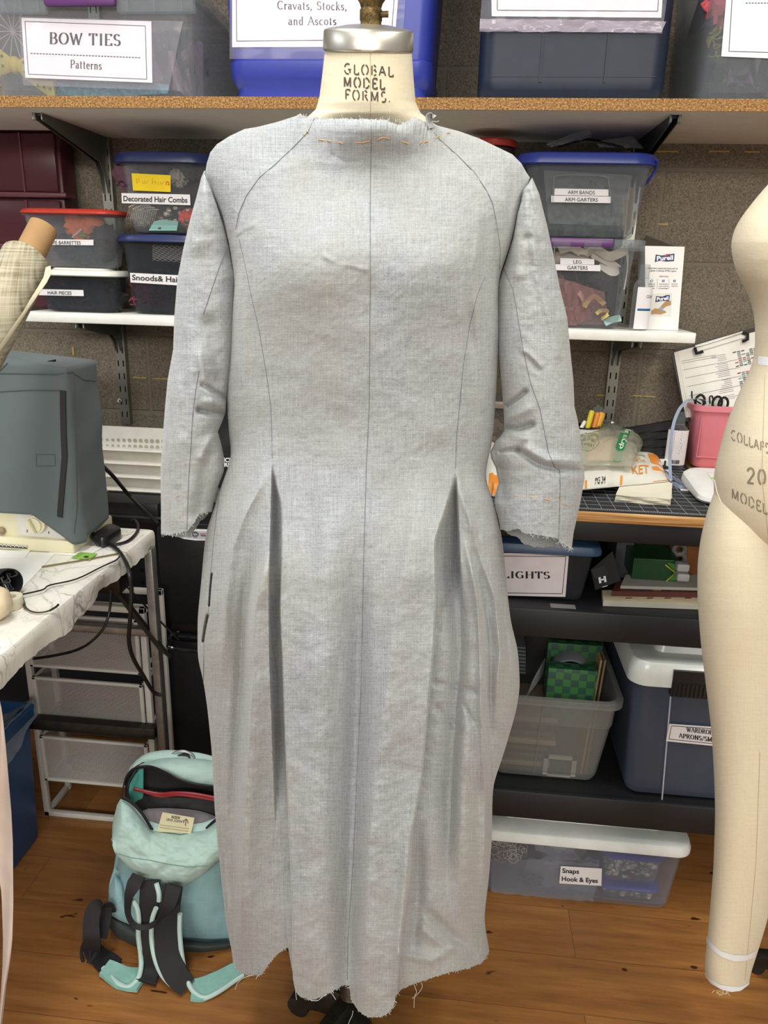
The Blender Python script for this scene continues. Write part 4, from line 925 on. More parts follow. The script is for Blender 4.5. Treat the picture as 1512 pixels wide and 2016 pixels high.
obj('latch', box(a[0], b[0], yf-.026, yf-.012, PX_(150, 12, yf-.02)[2], zt+.05, .004), PURPLE, t)
paper(t, pl, [(42, 35), (298, 42), (300, 163), (50, 153)]); lb = t.children[-1]
pline(lb, pl, [(49, 42, 286, 51), (286, 51, 289, 156), (289, 156, 56, 146), (56, 146, 49, 42)], 1.2)
for k in range(36): pass
pline(lb, pl, [(60+k*6.05, 105+k*.24, 64+k*6.05, 105.2+k*.24) for k in range(36)], 1.8, name='dashed_rule')
ptext(lb, pl, 'BOW TIES', 98, 86, 237, 90, 22, thick=.2); ptext(lb, pl, 'Patterns', 139, 134, 200, 137, 16, thick=.17)
film('plastic_sleeve', t, pl, [(36, 32), (360, 42), (332, 178), (46, 168)], FILM2, .003, 3)
MAUVE = M('mauve_cloth', '8d7486', .9, var=.35, vs=60); MAUVE2 = M('purple_print', '6d5a72', .9, var=.5, vs=90)
GREYP = M('grey_violet_cloth', '4f4a58', .9, var=.2, vs=30)
clutter('bow_tie_fabric', 'mauve and violet patterned fabric piled in the bow tie bin', 'fabric', x0+.02, x1-.02, yf+.03, 1.80, TS+.02, zt, 46, .07, [MAUVE, GREYP, MAUVE2], 3)
def bowtie(px, py, sc, mat, dotmat, label, yy, ang=0):
    c = PX_(px, py, yy); t_ = thing('bow_tie', label, 'bow tie', c)
    for s in (-1, 1):
        R_ = []
        for k in range(9):
            f = k/8; h = (.25+.75*f**.8)*sc*.55; xx = s*(.08+.92*f)*sc; th = sc*.10*(1-.3*f)
            R_.append([(c[0]+xx, c[1]+th*math.cos(a), c[2]+h*math.sin(a)*(1+.06*math.sin(3*a))+ang*xx) for a in np.linspace(0, 6.28, 17)[:-1]])
        w_ = obj('wing', loft(R_), mat, t_)
        V = []
        for i in range(5):
            for j in range(4):
                u, v = .28+.16*i, -.33+.22*j
                if abs(v) < (.25+.75*u**.8)*.45: V.append(loft([ring((c[0]+s*u*sc, c[1]-sc*.10, c[2]+v*sc+ang*s*u*sc), sc*.035, n=10, v=(0, 0, 1)), ring((c[0]+s*u*sc, c[1]-sc*.104, c[2]+v*sc+ang*s*u*sc), sc*.035, n=10, v=(0, 0, 1))]))
        obj('dots', join(*V), dotmat, w_)
    obj('knot', blob(c, sc*.16, sc*.14, sc*.2, .1), mat, t_); return t_
bowtie(30, 128, .075, M('yellow_print', 'cdb964', .85, var=.15), M('olive_dots', '6c6a40', .9), 'yellow dotted bow tie at the left of the clear bin', yf+.016, -.25)
a, b = PX_(100, 172, yf+.02), PX_(330, 172, yf+.02)
o = obj('fabric_strip', ruffle(((a[0]+b[0])/2, yf+.02, TS+.022), b[0]-a[0], .022, .01, 6, .3, 2), M('teal_print', '5d8fa0', .9, var=.5, vs=120), None); tag(o, 'blue and pink dotted fabric strip along the bottom of the bow tie bin', 'fabric')
# pinwheel striped tie
c = PX_(25, 62, yf+.012)
o = obj('striped_rosette', join(*[tube([c, c+np.array((math.cos(a), 0, math.sin(a)))*.045], [.001]*9+[.004]*2, 5) for a in np.linspace(0, 6.28, 15)[:-1]]), M('pale_pink_stripe', 'c9b4bb', .8), None); tag(o, 'pink striped rosette behind the plastic at upper left', 'rosette')
# ---- blue bin
BLUE = M('royal_blue_plastic', '27328a', .38, var=.05)
yf = 1.556; x0 = PX_(437, 150, yf)[0]; x1 = PX_(856, 150, yf)[0]
t = thing('storage_bin', 'royal blue opaque bin labelled Cravats, Stocks, and Ascots', 'storage bin', ((x0+x1)/2, 1.7, TS))
cx, cy, hx, hy = (x0+x1)/2, (yf+1.86)/2, (x1-x0)/2, (1.86-yf)/2
zs = lambda py: PX_(640, py, yf)[2]
R_ = [[(x, y, z) for x, y in rrect(cx, cy, hx-i, hy-i, .03, 7)] for i, z in ((.034, TS+.0005), (.022, TS+.004), (.018, TS+.012), (.018, zs(168)), (.0135, zs(160)), (.009, zs(148)), (.0075, zs(118)), (.011, zs(114)), (.010, zs(100)), (-.004, TS+.40), (-.008, TS+.40), (-.008, TS+.42), (.002, TS+.42), (.012, zs(118)), (.03, TS+.01))]
obj('tub', loft(R_), BLUE, t)
pl = plane_front(yf+.0095, .014, zs(100), TS+.40); pl = (np.array((0, yf+.0101, zs(100))), np.array((0, -1, -.05))/np.linalg.norm((0, -1, -.05)))
paper(t, pl, [(457, -30), (786, -30), (776, 92), (457, 93)]); lb = t.children[-1]
pline(lb, pl, [(465, -30, 466, 81), (466, 81, 770, 78), (770, 78, 778, -30)], 1.3)
ptext(lb, pl, 'Cravats, Stocks,', 546, 18, 683, 20, 16, thick=.15); ptext(lb, pl, 'and Ascots', 568, 49, 662, 49, 16, thick=.15)
film('plastic_sleeve', t, pl, [(452, -30), (800, -30), (790, 116), (452, 116)], FILM2, .002, 5)
# ---- navy bin
NAVY = M('navy_plastic', '151d2e', .42, var=.15, vs=40, spec=.3)
yf = 1.556; x0 = PX_(943, 120, yf)[0]; x1 = PX_(1319, 120, yf)[0]
t = thing('storage_bin', 'dark navy bin with rounded bottom corners and a wrapped blank label', 'storage bin', ((x0+x1)/2, 1.7, TS))
cx, hx = (x0+x1)/2, (x1-x0)/2; n = 7
fp = []
zz = [(0.03, 0), (.016, .002), (.007, .008), (.001, .02), (0, .035), (0, .2), (-.006, .40)]
R_ = [[(x, y, TS+.0005+dz) for x, y in rrect(cx, cy, hx-i, hy-i*.6, .03, 7)] for i, dz in zz]
R_ += [[(x, y, TS+.0005+dz) for x, y in rrect(cx, cy, hx-i, hy-i, .03, 7)] for i, dz in ((-.001, .40), (.004, .2), (.01, .02))]
obj('tub', loft(R_), NAVY, t)
pl = (np.array((0, yf-.0005, TS+.1)), np.array((0, -1.0, 0)))
for px in (1066, 1195, 1068.5): 
    a = PX_(px, 100, yf); obj('rib', box(a[0]-.0012, a[0]+.0012, yf-.0022, yf+.004, TS+.03, PX_(px, 66, yf)[2]), NAVY, t, False)
obj('mould_line', box(PX_(1000, 150, yf)[0]-.03, PX_(1290, 150, yf)[0], yf-.0008, yf+.002, PX_(1100, 151, yf)[2]-.0006, PX_(1100, 150, yf)[2]), NAVY, t, False)
paper(t, pl, [(967, -30), (1306, -30), (1302, 35), (968, 32)], lift=.003); lb = t.children[-1]
pline(lb, pl, [(979, -30, 979, 20), (979, 20, 1295, 22), (1295, 22, 1298, -30)], 1.3, lift=.0036)
film('plastic_wrap', t, pl, [(950, -20), (1315, -20), (1304, 66), (944, 58)], FILM2, .004, 8, 26, 8, lift=.006)
film('wrap_crinkle', t, pl, [(945, 36), (1312, 42), (1302, 64), (944, 62)], M('crinkled_film', 'd5c8d8', .08, alpha=.35), .005, 11, 40, 5, lift=.007)
# ---- clear bin right
yf = 1.558; x0 = PX_(1386, 150, yf)[0]; x1 = x0+.34
t = thing('storage_bin', 'clear bin cut by the right edge with a framed white label, yellow yarn inside', 'storage bin', ((x0+x1)/2, 1.7, TS))
obj('tub', tub(x0, x1, yf, 1.86, TS+.0005, TS+.28, .006, .02, .002, .004, .006, .014), CLEARD, t)
pl = plane_front(yf, .006, TS, TS+.28)
paper(t, pl, [(1432, -30), (1540, -30), (1540, 116), (1420, 111)]); lb = t.children[-1]
pline(lb, pl, [(1443, -30, 1435, 101), (1435, 101, 1540, 104)], 1.3); pline(lb, pl, [(1468+k*6, 6, 1472+k*6, 6) for k in range(9)], 1.6, name='dashed_rule')
clutter('yarn', 'yellow green yarn hanging inside the rightmost upper bin', 'yarn', x0+.012, x0+.035, yf+.02, yf+.06, TS+.08, TS+.22, 16, .018, [M('yellow_yarn', 'a79a34', .95)], 5, 'yarn')
o = obj('cloth_flower', blob(PX_(1425, 5, yf+.05), .03, .02, .035, .5, 3, 4), M('coral_cloth', 'c2535c', .9)); tag(o, 'coral red cloth inside the rightmost upper bin', 'cloth')
clutter('trimmings', 'grey and violet trimmings filling the rightmost upper bin', 'trimmings', x0+.03, x1-.02, yf+.05, 1.83, TS+.02, TS+.25, 40, .05, [GREYP, M('grey_cloth', '77747c', .9), MAUVE2], 9)
# more bins further back keep the shelf full and dark
for xa, xb, lb_ in ((PX_(388, 100, 1.7)[0]+.02, PX_(432, 100, 1.7)[0], 'black gap filler box between clear and blue bins'), ):
    pass
# ================================================================ MIDDLE SHELF, LEFT
def shelfbin(label, px0, px1, pyb, pyt, yf, tp, mat, lidspec=None, r=.03, zb=None, yb=None, rb=.012, group=None, name='storage_bin'):
    """front outline in photo rows; bottom rests on zb"""
    a, b = PX_(px0, pyt, yf), PX_(px1, pyt, yf); z0 = zb; z1 = (a[2]+b[2])/2
    t_ = thing(name, label, 'storage bin', ((a[0]+b[0])/2, (yf+yb)/2, z0), group=group)
    obj('tub', tub(a[0], b[0], yf, yb, z0+.0006, z1, tp, r, .0018, .004, .006, rb), mat, t_)
    if lidspec:
        la, lb2, h, lm, rr, rise = lidspec; A, B = PX_(la, pyt, yf-.01)[0], PX_(lb2, pyt, yf-.01)[0]
        obj('lid', lid(A, B, yf-.014, yb+.008, z1-.004, h, rr, rise, .03), lm, t_)
    return t_, plane_front(yf, tp, z0, z1), (a[0], b[0], z0, z1)
REDL = M('red_lid', 'b8392c', .35); NAVYL = M('navy_lid', '1c2654', .35); BLUEL = M('blue_lid', '2b3b90', .35); WHITEL = M('white_lid', 'dcdcd2', .35)
yf = 1.662
# hair pieces
t, pl, q = shelfbin('low clear bin labelled HAIR PIECES under the red lidded bin', 66, 222, 612, 540, yf, .008, SMOKE, (58, 226, .013, WHITEL, .03, .004), zb=MZ, yb=1.755)
paper(t, pl, [(72, 569), (164, 571), (165, 583), (71, 581)]); ptext(t.children[-1], pl, 'HAIR PIECES', 94, 579.5, 141, 580.5, 7, 'sans')
clutter('hair_pieces', 'dark teal and black hair pieces in the low clear bin', 'hair pieces', q[0]+.015, q[1]-.02, yf+.02, 1.74, MZ+.006, q[3]-.012, 40, .03, [M('black_hair', '1b1a1c', .6), M('teal_hair', '27474c', .6), M('dark_cloth', '2a2a30', .9)], 11, 'yarn')
clutter('dark_hair', 'black synthetic hair heaped at the back of the low clear bin', 'hair', q[0]+.02, q[1]-.02, yf+.04, 1.73, MZ+.006, q[3]-.02, 14, .04, [M('black_hair', '1b1a1c', .6)], 12, 'blob')
HPZ = q[3]-.004+.013+.004
t, pl, q = shelfbin('clear bin with red lid and orange clips, labelled barrettes', 36, 221, 514, 418, yf+.004, .012, CLEAR, (26, 226, .011, REDL, .04, .002), zb=HPZ, yb=1.755)
paper(t, pl, [(100, 471), (184, 472), (184, 483), (100, 482)]); ptext(t.children[-1], pl, 'ACTIVE BARRETTES', 84, 480.5, 159, 481.5, 7, 'sans')
for k, (px, py, rr, c, lb_) in enumerate(((160, 448, .034, 'd9703a', 'crumpled orange tulle behind the barrettes label'), (183, 440, .028, 'c86a3c', 'second orange tulle bundle, right of the first'), (170, 464, .009, '7fae4a', 'small green felt leaf under the orange tulle'), (205, 465, .03, '2a2028', 'dark bundle at the right of the red lidded bin'), (135, 485, .030, '2b2438', 'dark violet bundle at the bottom of the red lidded bin'), (170, 495, .03, '1f2536', 'navy bundle at the bottom right of the red lidded bin'), (205, 492, .026, '1c1a20', 'black bundle in the bottom corner of the red lidded bin'))):
    o = obj('hair_ornament', blob(PX_(px, py, yf+.05), rr, .025, rr*.85, .45, 3, k), M('ornament_%s' % c, c, .9)); tag(o, lb_, 'hair ornament')
p = PX_(152, 460, yf+.02); o = obj('hair_clip', tube([p+np.array((-.012, 0, -.008)), p+np.array((.012, 0, .010))], .0022, 6), M('silver_clip', 'c9c6c0', .3, .6)); tag(o, 'silver bar clip lying on orange tulle', 'hair clip')
# tall tubs
yf = 1.664
t, pl, q = shelfbin('clear tub with blue lid labelled Snoods & Hairnets', 226, 404, 616, 474, yf, .012, SMOKE, (213, 416, .016, NAVYL, .06, .002), r=.05, zb=MZ, yb=1.84)
paper(t, pl, [(256, 537), (352, 542), (352, 562), (257, 556)]); ptext(t.children[-1], pl, 'Snoods& Hairnets', 260, 551, 385, 557.5, 11, 'sans', bold=.02)
paper(t, pl, [(352, 542), (392, 544), (392, 564), (352, 562)], name='label_end')
t1 = clutter('snood_net', 'burgundy crocheted snood in the blue lidded tub', 'hair net', q[0]+.012, q[0]+.09, yf+.012, yf+.06, MZ+.02, MZ+.085, 60, .018, [M('burgundy_net', '7b2c46', .9)], 21, 'yarn')
clutter('snood_net', 'dark brown hairnets at the bottom right of the blue lidded tub', 'hair net', q[0]+.06, q[1]-.015, yf+.015, yf+.07, MZ+.004, MZ+.05, 60, .018, [M('brown_net', '43282c', .9), M('black_net', '1c1a1c', .9)], 22, 'yarn')
clutter('snood_net', 'teal sparkling hairnets in the blue lidded tub', 'hair net', q[0]+.05, q[1]-.02, yf+.012, yf+.05, MZ+.06, MZ+.095, 60, .014, [M('teal_net', '2a5a66', .7), M('dark_teal', '1c3a44', .7)], 23, 'yarn')
V = []; 
for k in range(9):
    for s in (0, 1):
        pts = []
        for i in range(22):
            u = i/21; x = 300+62*u; y = 481+15*u*0+ (4+k*3.1) + 5*math.sin(u*9*2+s*3.14+k)*.6+u*4
            pts.append(PX_(x, y, yf+.012))
        V.append(tube(pts, .0006, 4))
o = obj('snood_net', join(*V), M('white_net', 'd6cfc8', .9)); tag(o, 'white open mesh snood near the top of the blue lidded tub', 'hair net', kind='stuff')
clutter('dark_cloth', 'black cloth filling the back of the blue lidded tub', 'cloth', q[0]+.02, q[1]-.02, yf+.07, 1.81, MZ+.01, q[3]-.03, 16, .05, [MATS['dark_cloth']], 25, 'blob')
SZ = q[3]-.004+.016+.002
t, pl, q = shelfbin('tall clear tub with navy lid labelled Decorated Hair Combs', 224, 404, 455, 318, yf, .012, CLEAR, (206, 414, .022, NAVYL, .06, .002), r=.05, zb=SZ, yb=1.84)
paper(t, pl, [(239, 380), (374, 383), (375, 404), (240, 400)]); ptext(t.children[-1], pl, 'Decorated Hair Combs', 243, 396, 369, 399, 11, 'sans', bold=.02)
YEL = M('yellow_sticky', 'e2c21f', .8)
paper(t, pl, [(259, 341), (336, 345), (336, 378), (262, 375)], YEL, 'sticky_note', lift=.002); sn = t.children[-1]
V_ = []
pline(sn, pl, [(268, 352, 270, 362), (268, 352, 274, 352), (274, 352, 274, 357), (274, 357, 269, 358), (280, 356, 281, 361), (281, 361, 285, 361), (285, 361, 285, 355), (290, 355, 288, 362), (300, 351, 300, 363), (300, 358, 306, 357), (306, 357, 306, 363), (311, 358, 311, 364), (315, 357, 318, 363), (318, 363, 323, 356)], .9, M('pencil_orange', 'c79a20', .9), 'handwriting', .0026)
pline(sn, pl, [(328, 358, 327, 364), (327, 358, 331, 358), (332, 358, 333, 364), (333, 364, 330, 364)], 1.4, M('red_pen', 'c4472c', .9), 'red_mark', .0026)
PEARL = M('pearl', 'cfc4b4', .25, .3)
V = []
R = random.Random(3)
for k in range(4):
    cx_, cz_ = PX_(272+k*7, 410+k*4, yf+.015)[0], PX_(262+k*6, 412+k*4, yf+.015)[2]
    tt_ = thing('hair_comb', ('metal hair comb with long teeth, leftmost of four in the tub', 'metal hair comb with long teeth, second from left in the tub', 'metal hair comb with long teeth, third from left in the tub', 'metal hair comb with long teeth, rightmost of four in the tub')[k], 'hair comb', (cx_, yf+.02, cz_), group='metal hair combs')
    yy = yf+.014+k*.002; obj('spine', tube([(cx_-.02, yy, cz_+.004), (cx_, yy, cz_+.012), (cx_+.02, yy, cz_+.012)], .0014, 6, 4), MATS['pearl'], tt_)
    V = [tube([(cx_-.018+i*.0042, yy, cz_+.004+min(i, 4)*.002), (cx_-.028+i*.0042, yy, cz_-.02)], .0006, 4) for i in range(9)]
    obj('teeth', join(*V), MATS['silver_clip'], tt_)
clutter('pearl_sprays', 'pearls and bead sprays scattered in the hair comb tub', 'beads', q[0]+.012, q[1]-.03, yf+.012, yf+.05, SZ+.01, SZ+.055, 70, .005, [PEARL, M('bronze_bead', '7a5c4a', .4, .4)], 31, 'blob')
for k, (px, py, rr, c, lb_) in enumerate(((372, 430, .020, 'd6492f', 'orange red feather flower in the hair comb tub'), (350, 350, .018, '9f9488', 'white flower behind the sticky note'), (375, 330, .022, '30302c', 'black feather cluster near the lid of the hair comb tub'), (250, 345, .028, '5a3b48', 'mauve flower at the left of the hair comb tub'), (300, 330, .03, '4b2f3c', 'plum flower under the navy lid'))):
    o = obj('hair_flower', blob(PX_(px, py, yf+.035), rr, .014, rr*.9, .6, 4, k+40), M('flower_%s' % c, c, .9)); tag(o, lb_, 'hair flower')
pts = [PX_(x, y, yf+.014) for x, y in ((293, 454), (303, 436), (320, 432), (351, 436), (348, 454))]
o = obj('folded_card', solid_quad(pts, (0, -1, .1), .001), M('aqua_card', '86b9ae', .8)); tag(o, 'pale aqua folded card at the bottom of the hair comb tub', 'card')
clutter('dark_trimmings', 'dark trimmings at the back of the hair comb tub', 'trimmings', q[0]+.02, q[1]-.02, yf+.05, 1.81, SZ+.01, q[3]-.02, 18, .045, [MATS['dark_cloth'], M('dark_maroon', '3a2026', .9), M('dark_brown', '2c231e', .9)], 32, 'blob')
# maroon drawer tower
MAR = M('maroon_plastic', '5e2a36', .3, alpha=.55); MARO = M('maroon_rim', '5c2935', .35)
yA = 1.79; xr = PX_(119, 330, yA)[0]; z1 = PX_(60, 258, yA)[2]
t = thing('drawer_tower', 'maroon see-through drawer tower behind the red lidded bin', 'drawer tower', (xr-.15, 1.78, MZ))
obj('cabinet', join(box(xr-.3, xr, yA+.006, 1.86, MZ+.001, z1, .004), ), MAR, t)
obj('top_ledge', box(xr-.31, xr+.012, yA-.012, 1.862, z1, z1+.012, .003), MARO, t)
for py in (385, 487):
    zz_ = PX_(80, py, yA)[2]; obj('ledge', box(xr-.31, xr+.014, yA-.014, yA+.03, zz_-.005, zz_+.006, .002), MARO, t)
for za, zb_ in ((PX_(60, 378, yA)[2], z1-.004), (PX_(60, 482, yA)[2], PX_(60, 394, yA)[2])):
    d_ = obj('drawer', box(xr-.295, xr-.008, yA-.004, yA+.004, za, zb_, .003), MAR, t); obj('divider', box(PX_(47, 330, yA)[0]-.002, PX_(47, 330, yA)[0]+.002, yA-.007, yA-.003, za, zb_), MARO, d_)
c = PX_(8, 318, yA+.03)
o = obj('feather_fan', join(*[tube([c, c+np.array((math.cos(a)*.03, 0, math.sin(a)*.05))], .002, 5) for a in np.linspace(.3, 2.8, 9)]), M('dark_feather', '2a1c20', .8)); tag(o, 'dark fan shaped comb inside the maroon drawer tower', 'comb')
o = obj('orange_ribbon', blob(PX_(95, 310, yA+.03), .03, .01, .035, .5, 3, 9), M('rust_cloth', '6a3326', .9)); tag(o, 'rust coloured cloth inside the maroon drawer tower', 'cloth')
# ================================================================ MIDDLE SHELF, RIGHT
yf = 1.66
t, pl, q = shelfbin('clear bin with purple latches labelled LEG GARTERS', 1045, 1257, 652, 476, yf, .016, CLEAR, None, r=.02, zb=MZ, yb=1.84)
z1 = q[3]; A = PX_(1040, 476, yf-.01)[0]; B = PX_(1270, 476, yf-.01)[0]
obj('lid', lid(A, B, yf-.012, 1.85, z1-.012, .018, .015, 0, .02), CLEARD, t)
la, lb2 = PX_(1085, 466, yf-.02)[0], PX_(1210, 466, yf-.02)[0]
obj('latch', box(la, lb2, yf-.02, yf-.006, z1-.010, z1+.006, .002), PURPLE, t)
for px in (1107, 1168): 
    c = PX_(px, 472, yf-.02)[0]; obj('hinge_tab', box(c-.017, c+.017, yf-.0235, yf-.018, z1-.014, z1-.001, .0015), CLEARD, t)
obj('flange', box(PX_(1211, 470, yf-.02)[0], B, yf-.018, yf-.004, z1-.016, z1+.004, .002), CLEARD, t)
paper(t, pl, [(1103, 508), (1170, 510), (1170, 521), (1103, 520)]); ptext(t.children[-1], pl, 'LEG', 1129, 518.5, 1145, 519, 7, 'sans', bold=0)
paper(t, pl, [(1092, 520), (1182, 522), (1182, 534), (1092, 532)], lift=.002); ptext(t.children[-1], pl, 'GARTERS', 1117, 530, 1157, 531, 7.5, 'sans', bold=0, lift=.0026)
CRM = M('cream_elastic', 'cfc2b0', .9); PNK = M('dusty_pink', 'b8706c', .85); PNK2 = M('pale_pink', 'd3a39a', .85)
def loopband(pts, hw, mat, label, yy, cat='garter'):
    P = [PX_(x, y, yy+(k % 3)*.006) for k, (x, y) in enumerate(pts)]
    o = obj('garter', strap(P, [np.array((.1, .5, 1.))]*len(P), hw, .0008, 7), mat); tag(o, label, cat); return o
loopband([(1100, 492), (1125, 486), (1150, 500), (1172, 490), (1200, 505), (1232, 492)], .010, CRM, 'cream lace garter along the top of the leg garter bin', yf+.014)
loopband([(1165, 500), (1195, 515), (1216, 528), (1205, 536), (1180, 520)], .008, M('ivory_elastic', 'd8d0c2', .85), 'ivory elastic garter looped right of the labels', yf+.012)
loopband([(1092, 492), (1092, 506), (1115, 508), (1150, 506), (1148, 494)], .012, CRM, 'wide cream garter behind the LEG label', yf+.02)
clutter('garter_pile', 'dusty pink garters in a bag at the bottom left of the leg garter bin', 'garters', q[0]+.03, PX_(1178, 600, yf)[0], yf+.02, yf+.09, MZ+.004, MZ+.098, 26, .035, [PNK, M('dark_red_cloth', '7c3a3c', .9), PNK2], 41)
film('plastic_bag', t, plane_front(yf+.012, .016, MZ, z1), [(1095, 545), (1190, 575), (1200, 640), (1100, 640)], M('pinkish_film', 'e0a8a0', .1, alpha=.25), .004, 4)
loopband([(1140, 575), (1148, 590), (1150, 605)], .007, PNK2, 'pale pink elastic piece inside the pink bag', yf+.016)
loopband([(1150, 605), (1160, 590), (1172, 584), (1190, 600)], .005, M('gold_elastic', 'b3925e', .8), 'gold elastic curl right of the pale pink elastic', yf+.015)
loopband([(1174, 618), (1182, 612), (1194, 612), (1196, 620), (1184, 628)], .004, M('yellow_band', 'c6b26c', .8), 'yellow cream elastic loop near the bottom of the bin', yf+.014)
loopband([(1190, 636), (1204, 630), (1222, 626)], .007, M('aqua_band', '9bb8b4', .8), 'pale aqua band roll at the bottom right of the bin', yf+.016)
loopband([(1228, 570), (1236, 520), (1232, 480)], .004, CRM, 'cream lace strip down the right side of the leg garter bin', yf+.016)
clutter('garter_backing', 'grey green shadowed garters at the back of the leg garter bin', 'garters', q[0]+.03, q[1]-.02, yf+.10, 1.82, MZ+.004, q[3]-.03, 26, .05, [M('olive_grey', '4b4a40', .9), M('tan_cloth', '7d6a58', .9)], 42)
LGZ = z1-.012+.018
t, pl, q = shelfbin('clear bin with bright blue lid labelled ARM BANDS, ARM GARTERS', 1040, 1288, 455, 320, yf+.002, .016, CLEARD, (1017, 1304, .022, BLUEL, .05, .003), r=.035, zb=LGZ+.001, yb=1.84)
e1, e2 = PX_(1303, 318, yf-.01), PX_(1284, 348, yf+.05)
obj('lid_handle', tube([(e1[0]-.006, yf+.002, q[3]+.006), (e1[0]-.002, yf+.03, q[3]-.008), (e1[0]-.012, yf+.05, q[3]-.03), (e1[0]-.014, yf+.09, q[3]-.03), (e1[0]-.004, yf+.12, q[3]+.004)], .003, 8, 5), BLUEL, t)
obj('label_recess', tube([PX_(x, y, yf+.004+.0*y)+np.array((0, -.004, 0)) for x, y in ((1088, 400), (1090, 360), (1100, 346), (1185, 347), (1198, 360), (1202, 400))], .0012, 6, 4), CLEARD, t)
paper(t, pl, [(1092, 371), (1198, 373), (1198, 386), (1091, 384)]); ptext(t.children[-1], pl, 'ARM BANDS', 1118, 382, 1171, 383, 7.5, 'sans', bold=0)
paper(t, pl, [(1085, 385), (1203, 387), (1202, 400), (1085, 398)], lift=.002); ptext(t.children[-1], pl, 'ARM GARTERS', 1112, 396, 1177, 397, 7.5, 'sans', bold=0, lift=.0026)
GRN = M('dark_green_cloth', '4f6452', .9, var=.15); 
clutter('arm_bands', 'dark green arm bands packed in the blue lidded bin', 'arm bands', q[0]+.03, q[1]-.05, yf+.045, 1.8, q[2]+.008, q[3]-.035, 20, .06, [GRN, M('darker_green', '3c4a40', .9)], 51)
film('plastic_bag', t, plane_front(yf+.02, .016, q[2], q[3]), [(1070, 335), (1245, 345), (1230, 445), (1080, 440)], M('bag_crinkle', 'd8dcd8', .08, alpha=.20), .016, 14, 44, 26)
V = ruffle(PX_(1235, 415, yf+.03), .02, .07, .02, 2, .4, 6); o = obj('cream_cloth', V, M('cream_cloth', 'b9ab8c', .9)); tag(o, 'cream cloth strip at the right of the arm band bin', 'cloth')
# bags on its lid
lz = q[3]-.004+.022+.003
for k, (pts, lb_) in enumerate((([(1075, 284), (1160, 250), (1165, 270), (1085, 290)], 'clear plastic bag folded upward on the blue lid'), ([(1172, 278), (1245, 268), (1268, 292), (1180, 290)], 'flat clear plastic bag lying on the right of the blue lid'))):
    P4 = [PX_(x, y, yf+.06+.02*k) for x, y in pts]; m4 = quadmap(P4[3], P4[2], P4[1], P4[0]); V = []
    for j in range(7):
        for i in range(13): V.append(m4(i/12, j/6)+np.array((0, 1, .3))*.007*mnoise.noise(Vector((i*.5, j*.6, k*5))))
    o = obj('plastic_bag', (V, [(j*13+i, j*13+i+1, j*13+i+14, j*13+i+13) for j in range(6) for i in range(12)]), M('grey_film', 'b9bcc0', .1, alpha=.3)); tag(o, lb_, 'plastic bag')
c = PX_(1150, 286, yf+.08); o = obj('black_strap', strap([c+np.array((-.05, 0, -.004)), c+np.array((0, .01, .012)), c+np.array((.05, 0, .004)), c+np.array((.08, 0, -.004))], (0, 1, .4), .008, .001), M('black_elastic', '141416', .7)); tag(o, 'black elastic strap under the plastic bags on the blue lid', 'strap')
a = PX_(985, 283, 1.75); o = thing('jar', 'jar with red lid half hidden behind the dress shoulder', 'jar', (a[0], 1.75, a[2]-.12))
jz = a[2]; jb = MZ
obj('jar_body', lathe((a[0]-.02, 1.76, MZ), [(.05, .0005), (.052, .01), (.052, jz-MZ-.012), (.046, jz-MZ-.006)], 32), M('dark_jar', '3a2a2c', .2), o); obj('lid', lathe((a[0]-.02, 1.76, jz-.008), [(.054, 0), (.055, .002), (.055, .011), (.052, .014), (.001, .014)], 32), REDL, o)
# ---- sanitizer box and bottle
yb_ = 1.70
fl = [PX_(x, y, yb_) for x, y in ((1272, 642), (1336, 642), (1348, 486), (1270, 484))]
BOXW = M('white_card', 'e4e3e0', .5, var=.02); z0, z1 = MZ+.0006, fl[3][2]
xa, xb = fl[0][0]-.001, fl[1][0]; xc, xd = fl[3][0], fl[2][0]
t = thing('hand_sanitizer_box', 'white card dispenser box printed with Purell, open at the top', 'box', ((xa+xb)/2, 1.73, MZ))
yB = yb_+.07
outer = [[(xa, yb_, z0), (xb, yb_, z0), (xb, yB, z0), (xa, yB, z0)], [(xc, yb_, z1), (xd, yb_, z1), (xd, yB, z1), (xc, yB, z1)]]
i_ = .0015
inner = [[(xc+i_, yb_+i_, z1), (xd-i_, yb_+i_, z1), (xd-i_, yB-i_, z1), (xc+i_, yB-i_, z1)], [(xa+i_, yb_+i_, z0+.002), (xb-i_, yb_+i_, z0+.002), (xb-i_, yB-i_, z0+.002), (xa+i_, yB-i_, z0+.002)]]
obj('carton', loft(outer+inner), BOXW, t, False)
obj('back_flap', solid_quad([np.array((xc, yB, z1)), np.array((xd, yB, z1)), np.array((xd-.004, yB+.012, z1+.006)), np.array((xc+.008, yB-.03, z1+.022))], (0, 1, .3), .0012), M('brown_card', '6a6056', .8), t, False)
pl = (np.array((0, yb_, 0)), np.array((0, -1.0, 0)))
PB = M('logo_navy', '1e2a6a', .5); WT = M('logo_white', 'f0f0f0', .5)
lp = [(1291, 501), (1303, 503), (1312, 501), (1322, 500), (1328, 499), (1327, 514), (1312, 515), (1300, 513), (1289, 516)]
paper(t, pl, lp, PB, 'logo', .0004); lg = t.children[-1]; ptext(lg, pl, 'Purell', 1293, 513, 1325, 511, 9, 'sans', mat=WT, bold=.03, lift=.0008); paper(lg, pl, [(1305, 504), (1313, 500), (1320, 500), (1312, 504)], M('logo_red', 'c23c3c', .5), 'swoosh', .0009)
lp = [(1292, 583), (1304, 584), (1312, 581), (1319, 581), (1317, 593), (1305, 592), (1290, 595)]
pc = paper(t, pl, [(1283, 578), (1323, 577), (1321, 622), (1281, 622)], M('card_grey', 'd8d6cf', .6), 'picture_panel', .0003)
